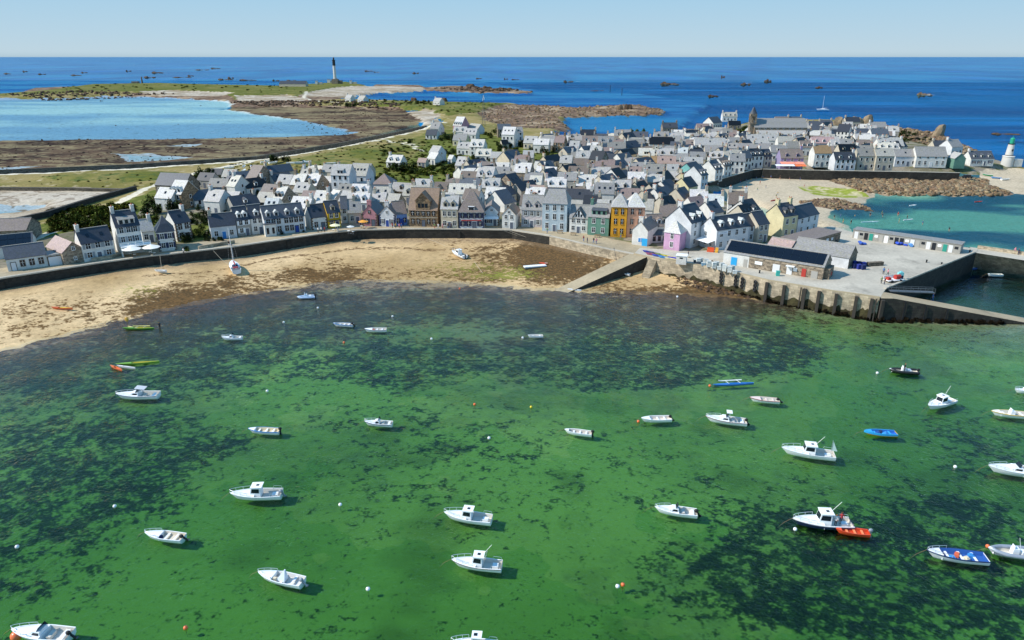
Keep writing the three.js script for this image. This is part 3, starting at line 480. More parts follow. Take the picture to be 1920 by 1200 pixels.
function chimney(p, x, y, z, mat, turn = 0, pots = 2, hh = 1.1) {
  const c = part('chimney', once('chim' + hh, () => merge([boxG(-.42, .42, -1.5, hh, -.62, .62), boxG(-.5, .5, hh, hh + .14, -.7, .7)])), mat, p, [x, y, z], turn);
  for (let k = 0; k < pots; k++) part('chimney_pot', once('pot', () => new THREE.CylinderGeometry(.12, .15, .42, 7)), M.pot, c, [0, hh + .33, (k - (pots - 1) / 2) * .6]);
}
function dormer(p, x, e, d, r, roofM, wallM, kind = 'gable', wd = 1.25, o = {}) {
  const k = r / (d / 2), zf = d / 2 - .55, yb = e + .55 * k - .05, hw = wd / 2, h = kind === 'shed' ? 1.25 : 1.15, back = Math.max(.4, zf - (h + .5) / k - .2);
  const g = once(`do${[e, d, r, wd].map((v) => v.toFixed(2))}${kind}`, () => {
    const f = new Faces(), ro = new Faces(), yt = yb + h, pk = kind === 'gable' ? wd * .42 : 0;
    f.add(kind === 'gable' ? [[-hw, yb - .3, zf], [hw, yb - .3, zf], [hw, yt, zf], [0, yt + pk, zf], [-hw, yt, zf]] : [[-hw, yb - .3, zf], [hw, yb - .3, zf], [hw, yt, zf], [-hw, yt, zf]]).add([[hw, yb - .3, zf], [hw, yb - .3, back], [hw, yt, back], [hw, yt, zf]]).add([[-hw, yb - .3, back], [-hw, yb - .3, zf], [-hw, yt, zf], [-hw, yt, back]]);
    if (kind === 'gable') { const b2 = Math.max(-.1, zf - (h + pk + .4) / k); ro.slab([[-hw - .15, yt - .12, zf + .18], [0, yt + pk + .04, zf + .18], [0, yt + pk + .04, b2], [-hw - .15, yt - .12, b2]].reverse(), .08).slab([[0, yt + pk + .04, zf + .18], [hw + .15, yt - .12, zf + .18], [hw + .15, yt - .12, b2], [0, yt + pk + .04, b2]].reverse(), .08); }
    else { const zb = Math.max(.05, zf - (h + .9) / k * .98); ro.slab([[-hw - .12, yt, zf + .2], [hw + .12, yt, zf + .2], [hw + .12, Math.min(e + r - .05, yt + (zf - zb) * .28), zb], [-hw - .12, Math.min(e + r - .05, yt + (zf - zb) * .28), zb]], .08); }
    return { f: f.geo(), r: ro.geo() };
  });
  const m = part('dormer', g.f, wallM, p, [x, 0, 0]); part('dormer_roof', g.r, roofM, m);
  const n = kind === 'shed' ? Math.max(1, Math.round(wd / 1.3)) : 1; for (let q = 0; q < n; q++) part('dormer_window', once('dw', () => boxG(-.4, .4, 0, .95, 0, .05)), M.glass, m, [(q - (n - 1) / 2) * wd / n, yb + .1, zf + .005]);
}
function skylight(p, x, e, d, r, up = .5, w = .75, mat = M.glass) {
  const a = Math.atan2(r, d / 2), z = d / 2 * (1 - up), y = e + r * up, m = part('skylight', once('sk' + w, () => boxG(-w / 2, w / 2, .0, .07, -.5, .5)), mat, p, [x, y + .02, z]); m.rotation.x = a; return m;
}
const ORD = ['first', 'second', 'third', 'fourth', 'fifth', 'sixth', 'seventh', 'eighth', 'ninth', 'tenth', 'eleventh', 'twelfth', 'thirteenth', 'fourteenth', 'fifteenth', 'sixteenth', 'seventeenth', 'eighteenth', 'nineteenth', 'twentieth'];
for (const t of ['twenty', 'thirty', 'forty']) { if (t !== 'twenty') ORD.push(t.replace('y', 'ieth')); for (let k = 0; k < 9; k++) ORD.push(t + '-' + ORD[k]); }
const HOUSES = [];
function house(o) {
  const e = o.e, base = o.base ?? 5, q = o.pos ? { x: o.pos[0], z: o.pos[1], s: 0 } : at(o.px, o.py, base + e), rot = (o.rot || 0) * D2R, cosr = Math.max(.35, Math.cos(rot - Math.atan2(q.x, -q.z) * -1 * 0));
  const w = Math.round((o.w || o.wpx * q.s / cosr) * 4) / 4, d = o.d || 6.5, r = o.r ?? d * .5 * (o.pitch || .95), wm = M['wall_' + o.wall], rm = M['roof_' + o.roof + (o.far ? pick(['', 1, 2, 3]) : '')], kind = o.kind || 'gable';
  const nx = Math.sin(rot), nz = Math.cos(rot), side = kind === 'front';
  const small = !o.name && e < 3.7; const g = thing(o.name || (small ? 'cottage' : 'house'), o.label, small ? 'cottage' : 'house', [q.x - nx * d / 2, base, q.z - nz * d / 2], rot, o.group); HOUSES.push({ g, o, w, d, e });
  const far = o.far;
  if (kind === 'gable') { part('wall', wallsGable(w, d, e, r), wm, g); part('roof', roofGable(w, d, e, r), rm, g); if (!far) part('ridge', once('ridge' + w.toFixed(2), () => boxG(-w / 2 - .1, w / 2 + .1, 0, .14, -.13, .13)), M.greyTrim, g, [0, e + r - .03, 0]); }
  else if (side) { const rr2 = o.r ?? w * .5 * (o.pitch || .95); part('wall', wallsGable(d, w, e, rr2), wm, g, null, Math.PI / 2); part('roof', roofGable(d, w, e, rr2), rm, g, null, Math.PI / 2); o.r2 = rr2; }
  else if (kind === 'hip') { const rl = o.rl ?? Math.max(0, w - d); part('wall', boxG(-w / 2, w / 2, -.4, e - .06, -d / 2, d / 2), wm, g); part('roof', roofHip(w, d, e, r, rl), rm, g); }
  else if (kind === 'mansard') { // steep lower slopes, flatter top
    const f = new Faces(), X = w / 2 + .2, Zz = d / 2 + .2, i = 1.5, y1 = e + 2.1, A = [[-X, e, Zz], [X, e, Zz], [X, e, -Zz], [-X, e, -Zz]], B = [[-X + i, y1, Zz - i], [X - i, y1, Zz - i], [X - i, y1, -Zz + i], [-X + i, y1, -Zz + i]], t = [0, y1 + 1.9, 0];
    for (let k = 0; k < 4; k++) { const n = (k + 1) % 4; f.add([A[k], A[n], B[n], B[k]]).add([B[k], B[n], t]); } f.add([...A].reverse());
    part('wall', boxG(-w / 2, w / 2, -.4, e - .02, -d / 2, d / 2), wm, g); part('roof', f.geo(), rm, g);
  } else { part('wall', boxG(-w / 2, w / 2, -.4, e, -d / 2, d / 2), wm, g); part('roof', boxG(-w / 2 - .15, w / 2 + .15, e, e + .18, -d / 2 - .15, d / 2 + .15), rm, g); }
  const ridge = side ? e + (o.r2) : e + r, cm = o.cm || wm, hc = o.chim || '';
  if (hc.includes('l')) chimney(g, side ? 0 : -w / 2 + .45, ridge, side ? d / 2 - .5 : 0, cm, side ? Math.PI / 2 : 0); if (hc.includes('r')) chimney(g, side ? 0 : w / 2 - .45, ridge, side ? -d / 2 + .5 : 0, cm, side ? Math.PI / 2 : 0); if (hc.includes('m')) chimney(g, 0, ridge - .1, 0, cm);
  // front windows
  const rows = o.rows ?? Math.max(1, Math.floor((e + .3) / 2.6)), cols = o.cols ?? Math.max(1, Math.round(w / 2.7)), st = (e - .25) / rows, ww = o.ww || .95, wh = o.wh || Math.min(1.45, st - .95);
  for (let k = 0; k < rows; k++) for (let c = 0; c < cols; c++) {
    const x = (c - (cols - 1) / 2) * (w - .7) / cols, y = k * st + .95;
    if (k === 0 && c === (o.doorAt ?? Math.floor(cols / 2)) && o.door !== 0) { const dm = part('door', once('door', () => boxG(-.5, .5, 0, 2.1, 0, .07)), o.door || M.door, g, [x, 0, d / 2 + .002]); if (!far) part('door_frame', once('doorf', () => merge([boxG(-.62, -.5, 0, 2.22, 0, .1), boxG(.5, .62, 0, 2.22, 0, .1), boxG(-.5, .5, 2.1, 2.22, 0, .1)])), o.trim || M.frame, dm); continue; }
    if (o.skip && o.skip.includes(k * cols + c)) continue;
    win(g, x, y, d / 2 + .002, 0, ww, wh, { shut: o.shut, trim: o.trim, far });
  }
  if (side && o.attic !== 0) win(g, 0, e + .2, d / 2 + .002, 0, .7, .9, { trim: o.trim, far });
  for (let k = 0; k < (o.rw || 0); k++) { const n = o.rw; win(g, w / 2 + .002, (k % 2) * 2.5 + 1, (Math.floor(k / 2) - (Math.ceil(n / 2) - 1) / 2) * 2.2, Math.PI / 2, .8, 1.1, { trim: o.trim, far }); }
  for (let k = 0; k < (o.lw || 0); k++) { const n = o.lw; win(g, -w / 2 - .002, (k % 2) * 2.5 + 1, (Math.floor(k / 2) - (Math.ceil(n / 2) - 1) / 2) * 2.2, -Math.PI / 2, .8, 1.1, { trim: o.trim, far }); }
  if (kind === 'gable') {
    for (let k = 0, n = o.dorm || 0; k < n; k++) dormer(g, (k - (n - 1) / 2) * (w - .6) / n, e, d, r, o.dr ? M['roof_' + o.dr] : rm, o.dw || wm, 'gable', o.dwid || 1.25);
    if (o.shed) dormer(g, o.shedx || 0, e, d, r, o.dr ? M['roof_' + o.dr] : rm, wm, 'shed', o.shed);
    for (let k = 0, n = o.sky || 0; k < n; k++) skylight(g, (k - (n - 1) / 2) * (w - 1) / n, e, d, r, .5);
    if (o.solar) { const a = Math.atan2(r, d / 2); for (let k = 0; k < o.solar * 2; k++) { const cw = (w - .8) / o.solar, x = (Math.floor(k / 2) - (o.solar - 1) / 2) * cw, up = k % 2 ? .72 : .32, m = part('solar_panel', once('sol' + cw.toFixed(2) + d, () => boxG(-cw / 2 + .04, cw / 2 - .04, .05, .1, -d * .13, d * .13)), M.solar, g, [x, e + r * up, d / 2 * (1 - up)]); m.rotation.x = a; } }
  }
  if (o.quoin) { const f = []; for (const s of [-1, 1]) for (let y = .1, k = 0; y < e - .4; y += .42, k++) { const l = k % 2 ? .34 : .6; f.push(boxG(s > 0 ? w / 2 - l : -w / 2 - .02, s > 0 ? w / 2 + .02 : -w / 2 + l, y, y + .38, d / 2 - (k % 2 ? .6 : .34), d / 2 + .025)); } part('quoins', merge(f), o.quoin === 1 ? M.stoneTrim : o.quoin, g).userData.kind = 'stuff'; }
  return { g, w, d, e, r, ridge };
}
const edge = (ax, ay, bx, by, e) => { const a = at(ax, ay, 5 + e), b = at(bx, by, 5 + e), w = Math.hypot(b.x - a.x, b.z - a.z); return { pos: [(a.x + b.x) / 2, (a.z + b.z) / 2], w: Math.round(w * 10) / 10, rot: Math.atan2(-(b.z - a.z), b.x - a.x) / D2R }; };
const LM = []; // landmarks that the houses behind are named after
const lm = (px, py, what) => LM.push({ px, py, what, n: 0 });
function frontHouse(ax, ay, bx, by, e, o) { if (o.what) lm((ax + bx) / 2, Math.max(ay, by), o.what); return house({ ...edge(ax, ay, bx, by, e), e, ...o }); }

// the quay front, from the boathouse in the west to the slipway
{
  const h = frontHouse(10, 486, 86, 476, 3.2, { label: 'long low white boathouse with granite window surrounds on the quay', name: 'boathouse', wall: 'w', roof: 'd', d: 7, pitch: .7, cols: 4, trim: M.stoneTrim, doorAt: 0, door: M.doorWhite, what: 'the low white boathouse', rows: 1 });
  const g2 = frontHouse(87, 480, 115, 476, 2.7, { label: 'flat roofed white garage with a wide white door, between boathouse and barn', name: 'garage', wall: 'w', roof: 'g', kind: 'flat', d: 5, cols: 0, rows: 0 });
  part('garage_door', boxG(-1.4, 1.4, 0, 2.3, 0, .08), M.doorWhite, g2.g, [0, 0, g2.d / 2 + .002]); part('door_frame', merge([boxG(-1.65, -1.4, 0, 2.5, 0, .1), boxG(1.4, 1.65, 0, 2.5, 0, .1), boxG(-1.4, 1.4, 2.3, 2.5, 0, .1)]), M.stoneTrim, g2.g, [0, 0, g2.d / 2 + .002]);
  frontHouse(116, 474, 160, 466, 3.3, { label: 'grey granite barn with a wide blank gable and pinkish roof', name: 'barn', wall: 's', roof: 'r', kind: 'front', d: 11, pitch: .85, cols: 1, rows: 1, doorAt: -1, ww: .6, wh: .7, attic: 1, what: 'the granite barn' });
  frontHouse(152, 457, 211, 448, 4.9, { label: 'white two storey house with grey shutters and plain dark slate roof', wall: 'w', roof: 'n', d: 6.5, cols: 3, rows: 2, shut: M.shutGrey, sky: 2, chim: 'l', ww: 1.1, doorAt: 1, what: 'the white house with grey shutters' });
  const t = frontHouse(217, 426, 261, 420.5, 7.7, { label: 'tall white house with balcony terrace, grey shutters and wide roof dormer', wall: 'w', roof: 'n', d: 7.5, cols: 3, rows: 3, shut: M.shutGrey, shed: 4, dr: 'g', chim: 'lr', ww: .95, door: 0, what: 'the tall white terrace house' });
  part('terrace', boxG(-t.w / 2, t.w / 2 + 1.5, 2.5, 2.75, t.d / 2, t.d / 2 + 2.6), M.white, t.g); for (const y of [3.1, 3.55]) part('terrace_rail', boxG(-t.w / 2, t.w / 2 + 1.5, y, y + .08, t.d / 2 + 2.5, t.d / 2 + 2.58), M.white, t.g);
  for (let k = 0; k < 5; k++) part('rail_post', boxG(-.07, .07, 2.75, 3.7, -.07, .07), M.white, t.g, [-t.w / 2 + .1 + k * (t.w + 1.3) / 4, 0, t.d / 2 + 2.5]); part('terrace_wall', boxG(-t.w / 2, -t.w / 2 + .25, 0, 2.5, t.d / 2, t.d / 2 + 2.6), M.wall_w, t.g); part('terrace_post', boxG(-.1, .1, 0, 2.5, -.1, .1), M.white, t.g, [t.w / 2 + 1.3, 0, t.d / 2 + 2.4]);
  frontHouse(265, 434, 289, 431, 3.4, { label: 'low white annex with pale roof between the tall terrace house and mansard house', name: 'annex', wall: 'w', roof: 'l', d: 6, cols: 2, rows: 1, chim: 'r' });
  frontHouse(292, 437, 327, 433.5, 5.3, { label: 'white mansard house with stone quoins and navy shutters on the quay', wall: 'w', roof: 'n', kind: 'mansard', d: 7.5, cols: 2, rows: 2, door: 0, shut: M.shutNavy, quoin: 1, lw: 2, what: 'the mansard house' });
  frontHouse(328, 419, 357, 414, 5.4, { label: 'white house with stone quoins and dark roof set back beside the mansard house', wall: 'w', roof: 'n', d: 6.5, cols: 2, rows: 2, quoin: 1, trim: M.stoneTrim, chim: 'r', sky: 1 });
  frontHouse(394, 425, 442, 420.5, 3.9, { label: 'white cottage with bare stone left gable and dark slate roof on quay', wall: 'W', roof: 'n', d: 6.5, cols: 3, rows: 1, chim: 'l', cm: M.wall_k, door: M.blue, what: 'the stone gabled cottage' });
  frontHouse(442.5, 413, 469, 409.5, 4.9, { label: 'narrow grey stone house with white shutters and two pale dormers', wall: 'g', roof: 'n', d: 7, cols: 2, rows: 2, shut: M.shutWhite, dorm: 2, dr: 'x', dw: M.white, what: 'the grey stone house' });
  frontHouse(469.5, 409, 494, 406.5, 5, { label: 'narrow white terraced house without shutters beside the grey stone house', wall: 'w', roof: 'n', d: 7, cols: 2, rows: 2, dorm: 1, dr: 'x', dw: M.white });
  const pch = frontHouse(495, 411, 529, 407.5, 5, { label: 'white terraced house with a boxy front porch and two light dormers', wall: 'W', roof: 'd', d: 7, cols: 3, rows: 2, dorm: 2, dr: 'x', trim: M.stoneTrim, what: 'the house with the boxy porch' });
  part('porch', boxG(-1.6, 1.6, 0, 3.6, pch.d / 2, pch.d / 2 + 1.6), M.wall_w, pch.g, [-1.4, 0, 0]); part('porch_roof', boxG(-1.8, 1.8, 3.6, 3.78, pch.d / 2, pch.d / 2 + 1.8), M.roof_d, pch.g, [-1.4, 0, 0]); for (const x of [-.8, .8]) part('porch_window', boxG(x - .35, x + .35, .8, 2.6, 0, .05), M.glass, pch.g, [-1.4, 0, pch.d / 2 + 1.6]);
  frontHouse(529.5, 407.5, 570, 403.5, 5, { label: 'long white terraced house with two light dormers and stone window frames', wall: 'W', roof: 'd', d: 7, cols: 4, rows: 2, dorm: 2, dr: 'x', trim: M.stoneTrim, door: M.shutBlue, what: 'the long terraced house' });
  frontHouse(583, 408, 613, 404.5, 4, { label: 'small white cottage with stone quoins and cream gable chimney', wall: 'w', roof: 'n', d: 7, cols: 2, rows: 1, quoin: 1, chim: 'l', cm: M.wall_c, trim: M.stoneTrim, sky: 2, what: 'the quoined cottage' });
  const y = frontHouse(613, 399, 638, 396.5, 5, { label: 'mustard yellow house with a stone dormer above a dark ground floor', wall: 'y', roof: 'n', d: 6.5, cols: 2, rows: 2, door: M.shutNavy, dorm: 1, dw: M.wall_k, dr: 'd', trim: M.frame, what: 'the yellow house' });
  part('balcony', boxG(-y.w / 2, y.w / 2, 2.35, 2.5, y.d / 2, y.d / 2 + .7), M.shutNavy, y.g); part('balcony_rail', boxG(-y.w / 2, y.w / 2, 3.1, 3.17, y.d / 2 + .62, y.d / 2 + .69), M.black, y.g);
  frontHouse(639, 391, 651, 390.5, 4.8, { label: 'slim white house set back between the yellow and cream houses', wall: 'w', roof: 'd', d: 7, cols: 1, rows: 2, doorAt: -1 });
  frontHouse(652, 398.5, 677, 397.5, 3.6, { label: 'low cream house between the yellow and pink houses', wall: 'c', roof: 'g', d: 7.5, cols: 2, rows: 1, chim: 'm', sky: 1, what: 'the low cream house' });
  frontHouse(677.5, 401, 707.5, 401.5, 3.9, { label: 'dusty pink gable house with dark stone quoins on the quay', wall: 'p', roof: 'd', kind: 'front', d: 9, cols: 2, rows: 1, chim: 'l', quoin: 1, trim: M.stoneTrim, pitch: 1.15, rw: 1, shut: M.shutNavy, what: 'the pink gable house' });
  frontHouse(710.5, 401.5, 740.5, 402.5, 3.9, { label: 'white gable house with navy door, dark quoins and pale blue flank', wall: 'W', roof: 'b', kind: 'front', d: 9.5, cols: 3, rows: 1, chim: 'l', quoin: M.shutNavy, door: M.shutBlue, shut: M.shutNavy, ww: .7, pitch: 1.05, rw: 2, what: 'the white gable house with navy door' });
  frontHouse(741, 401, 763, 399, 3.9, { label: 'bright blue and white low annex beside the white gable house', wall: 'B', roof: 'b', d: 7, cols: 3, rows: 1, door: M.shutBlue, trim: M.shutBlue });
  const b = frontHouse(766, 392.5, 820, 393.5, 5.4, { label: 'big brown stone house with a large central gable and brown roof', wall: 'b', roof: 'B', d: 10, cols: 5, rows: 2, pitch: 1.05, r: 6, trim: M.stoneTrim, what: 'the big brown stone house' });
  { const cw = 4.4, f = new Faces(), z = b.d / 2 + .08, yt = 8.2, pk = 2.4; f.add([[-cw / 2, 4.9, z], [cw / 2, 4.9, z], [cw / 2, yt, z], [0, yt + pk, z], [-cw / 2, yt, z]]).add([[cw / 2, 4.9, z], [cw / 2, 4.9, 1], [cw / 2, yt, 1], [cw / 2, yt, z]]).add([[-cw / 2, 4.9, 1], [-cw / 2, 4.9, z], [-cw / 2, yt, z], [-cw / 2, yt, 1]]);
    const gm = part('front_gable', f.geo(), M.wall_b, b.g), ro = new Faces(); ro.slab([[-cw / 2 - .3, yt - .25, z + .4], [0, yt + pk + .05, z + .4], [0, yt + pk + .05, 0], [-cw / 2 - .3, yt - .25, 0]].reverse(), .12).slab([[0, yt + pk + .05, z + .4], [cw / 2 + .3, yt - .25, z + .4], [cw / 2 + .3, yt - .25, 0], [0, yt + pk + .05, 0]].reverse(), .12);
    part('gable_roof', ro.geo(), M.roof_B, gm); for (const x of [-1.1, 0, 1.1]) part('gable_window', boxG(-.42, .42, 0, 1.3, 0, .05), M.glass, gm, [x, 6, z + .002]); part('band', boxG(-b.w / 2, b.w / 2, 2.85, 3.0, b.d / 2, b.d / 2 + .08), M.concrete, b.g); }
  frontHouse(826, 391, 858, 391.5, 6.2, { label: 'cream house with two sharp pointed dormers on the quay', wall: 'c', roof: 'l', d: 7.5, cols: 3, rows: 2, dorm: 2, dwid: 1.5, chim: 'l', what: 'the cream house with pointed dormers' });
  const tm = frontHouse(860, 397.5, 907, 397.5, 5.3, { label: 'white half-timbered house with zigzag quoins, red band and tall brown hip roof', wall: 'W', roof: 'b', kind: 'hip', d: 9, r: 6, rl: 1, cols: 4, rows: 2, quoin: M.shutNavy, trim: M.shutNavy, shut: M.shutNavy, ww: .8, what: 'the tall hip roofed house' });
  part('red_band', boxG(-tm.w / 2 + .8, tm.w / 2 - .8, 2.55, 2.85, tm.d / 2, tm.d / 2 + .1), M.red, tm.g); { const m = part('dormer', boxG(-1, 1, 5.4, 6.9, 2.4, 4.2), M.white, tm.g); part('dormer_window', boxG(-.75, .75, 5.6, 6.6, 4.2, 4.25), M.glass, m); part('dormer_roof', new THREE.CylinderGeometry(1.15, 1.15, 2, 14, 1, false, -Math.PI / 2, Math.PI).rotateX(Math.PI / 2).scale(1, .4, 1).translate(0, 6.9, 3.4), M.roof_d, m); }
  const bl = frontHouse(907.5, 397.5, 936, 397.5, 4.4, { label: 'pale blue gable house with a long white shop awning', wall: 'l', roof: 'b', kind: 'front', d: 9, cols: 2, rows: 1, quoin: 1, shut: M.shutNavy, what: 'the house with the white awning', rw: 1 });
  { const m = part('awning', new Faces().slab([[-2.6, 2.5, bl.d / 2 + 1.6], [2.2, 2.5, bl.d / 2 + 1.6], [2.2, 3.0, bl.d / 2], [-2.6, 3.0, bl.d / 2]], .05).geo(), M.white, bl.g); }
  frontHouse(941, 401, 967, 402, 4.6, { label: 'small white gable house with a brown roof before a narrow lane', wall: 'w', roof: 'B', kind: 'front', d: 8, cols: 2, rows: 2, ww: .8, pitch: 1.05, what: 'the small white gable house' });
  frontHouse(977.5, 392, 1017, 393.5, 5.6, { label: 'pinkish white house with two arched dormers and grey shutters', wall: 'h', roof: 'g', d: 8, cols: 3, rows: 2, dorm: 2, dwid: 1.5, shut: M.shutGrey, skip: [], what: 'the pinkish white house' });
  frontHouse(1017.5, 380.5, 1063, 382.5, 8.6, { label: 'three storey pale blue house with hip roof and nine tall windows', wall: 'l', roof: 'g', kind: 'hip', d: 8.5, cols: 3, rows: 3, r: 3.6, wh: 1.7, rl: 5, rw: 0, what: 'the three storey pale blue house' });
  const tr = frontHouse(1068, 407.5, 1102, 409.5, 4.7, { label: 'white house with one big triangular glazed dormer', wall: 'w', roof: 'g', d: 7, cols: 3, rows: 2, what: 'the white house with triangular dormer' });
  { const z = tr.d / 2 - .2, m = part('dormer', new Faces().add([[-1.6, 4.75, z], [1.6, 4.75, z], [0, 7.4, z]]).geo(), M.white, tr.g), ro = new Faces(); ro.slab([[-1.95, 4.6, z + .3], [0, 7.6, z + .3], [0, 7.6, .3], [-1.95, 4.6, .3]].reverse(), .1).slab([[0, 7.6, z + .3], [1.95, 4.6, z + .3], [1.95, 4.6, .3], [0, 7.6, .3]].reverse(), .1); part('dormer_roof', ro.geo(), M.roof_d, m); for (const [x, h] of [[-.75, .8], [0, 1.9], [.75, .8]]) part('dormer_window', boxG(-.26, .26, 0, h, 0, .04), M.glass, m, [x, 4.95, z + .002]); }
  frontHouse(1103, 405, 1142, 407.5, 5.7, { label: 'sage green house with white window frames and wide grey dormer', wall: 'v', roof: 'g', d: 7, cols: 2, rows: 2, shed: 4.4, dr: 'd', door: 0, chim: 'l', what: 'the green house' });
  frontHouse(1147.5, 387.5, 1176, 388.5, 9, { label: 'tall ochre orange house with six shuttered windows and hip roof', wall: 'o', roof: 'l', kind: 'hip', d: 8, cols: 2, rows: 3, r: 3.2, rl: .6, wh: 1.7, door: 0, trim: M.wall_o, shut: null, what: 'the ochre house' });
  const sm = frontHouse(1177, 388, 1210, 388.5, 9, { label: 'tall salmon pink house with hip roof and bare grey side wall', wall: 'm', roof: 'L', kind: 'hip', d: 8.5, cols: 2, rows: 3, r: 3.4, rl: .5, wh: 1.7, door: 0, trim: M.wall_m, what: 'the salmon house' }); chimney(sm.g, 2.6, 11, -1, M.wall_c); chimney(sm.g, 3.3, 11, -3, M.wall_c); part('side_wall', boxG(-.02, .02, -.4, 8.9, -4.2, 4.2), M.wall_g, sm.g, [sm.w / 2 + .03, 0, 0]);
  frontHouse(1186, 428.5, 1215, 432, 4.6, { label: 'white gable house with bright blue double door by the slipway', wall: 'w', roof: 'b', kind: 'front', d: 8.5, cols: 1, rows: 1, doorAt: -1, attic: 0, ww: .7, wh: 1.2, chim: 'l', pitch: 1.05, cm: M.wall_w, what: 'the gable house with blue door' });
  { const h2 = HOUSES[HOUSES.length - 1]; part('blue_door', boxG(-.8, .8, 0, 2.2, 0, .07), M.brightBlue, h2.g, [1.5, 0, h2.d / 2 + .002]); part('blue_shutter', boxG(-.5, .5, 1.1, 2.2, 0, .06), M.blue, h2.g, [.1, 0, h2.d / 2 + .002]); }
  frontHouse(1217, 424, 1245, 423, 4.2, { label: 'small white house with two arched dormers and a low glazed porch', wall: 'w', roof: 'b', d: 6, cols: 2, rows: 1, dorm: 2, dw: M.white, what: 'the small house with porch' });
  { const h2 = HOUSES[HOUSES.length - 1]; part('porch', boxG(-2.4, 2.4, 0, 2.2, h2.d / 2, h2.d / 2 + 3), M.wall_w, h2.g); part('porch_roof', new Faces().slab([[-2.6, 2.2, h2.d / 2 + 3.2], [2.6, 2.2, h2.d / 2 + 3.2], [2.6, 3.2, h2.d / 2], [-2.6, 3.2, h2.d / 2]], .1).geo(), M.roof_d, h2.g); for (const x of [-1.5, 0, 1.5]) part('porch_window', boxG(x - .45, x + .45, .5, 1.9, 0, .05), M.glass, h2.g, [0, 0, h2.d / 2 + 3]); }
  frontHouse(1246, 434.5, 1275.5, 438.5, 4.9, { label: 'candy pink house with pale pyramid roof beside the small plaza', wall: 'P', roof: 'L', kind: 'hip', d: 5, r: 3, rl: 0, cols: 1, rows: 2, doorAt: -1, ww: .8, door: 0, what: 'the candy pink house' });
  frontHouse(1297, 418, 1325, 410, 7.2, { label: 'tall white three storey house with two dormers behind the candy pink house', wall: 'W', roof: 'n', d: 8.5, cols: 2, rows: 3, dorm: 2, dw: M.white, dr: 'x', chim: 'l', what: 'the tall white house with dormers' });
  const cafe = frontHouse(1345, 431, 1405, 422.5, 5.9, { label: 'long white corner inn with faded lettering and three white dormers', name: 'inn', wall: 'W', roof: 'n', d: 6.2, cols: 4, rows: 2, dorm: 3, dw: M.white, dr: 'x', chim: 'l', lw: 3, what: 'the long white inn' });
  { const c = document.createElement('canvas'); c.width = 512; c.height = 96; const x = c.getContext('2d'); x.fillStyle = '#e9ebf0'; x.fillRect(0, 0, 512, 96); x.fillStyle = '#8d96a8'; x.font = 'bold 74px sans-serif'; x.textAlign = 'center'; x.fillText('CD PRENO', 256, 76); const t = new THREE.CanvasTexture(c); t.colorSpace = THREE.SRGBColorSpace; const g = new THREE.BoxGeometry(3.6, .62, .02); part('painted_lettering', g, std(0xffffff, { map: t }), cafe.g, [-cafe.w / 2 + 2.3, 4.85, cafe.d / 2 + .015]); }
  part('awning', new Faces().slab([[-cafe.w / 2 - 2.4, 2.3, -2.6], [-cafe.w / 2 - 2.4, 2.3, 2.6], [-cafe.w / 2, 2.8, 2.6], [-cafe.w / 2, 2.8, -2.6]].reverse(), .06).geo(), M.white, cafe.g);
  frontHouse(1405.5, 423, 1422, 420.5, 5, { label: 'small white house with dark roof at the far end of the long inn', wall: 'W', roof: 'n', d: 6, cols: 2, rows: 2 });
  frontHouse(1423, 421, 1443, 418, 5.4, { label: 'pale grey house with dark roof between inn and cream yellow house', wall: 'k', roof: 'n', d: 6.5, cols: 2, rows: 2 });
  frontHouse(1470, 405.5, 1497, 401.5, 6.6, { label: 'tall cream yellow house with two grey dormers beside the beach', wall: 'q', roof: 'n', d: 6.5, cols: 2, rows: 2, dorm: 2, chim: 'lr', dw: M.wall_g, what: 'the tall cream yellow house' });
  frontHouse(1498, 409, 1536, 399.5, 5.4, { label: 'white house with dark roof and black door nearest the bathing beach', wall: 'W', roof: 'n', d: 6, cols: 3, rows: 2, shut: null, door: M.black, what: 'the white house nearest the beach' });
}
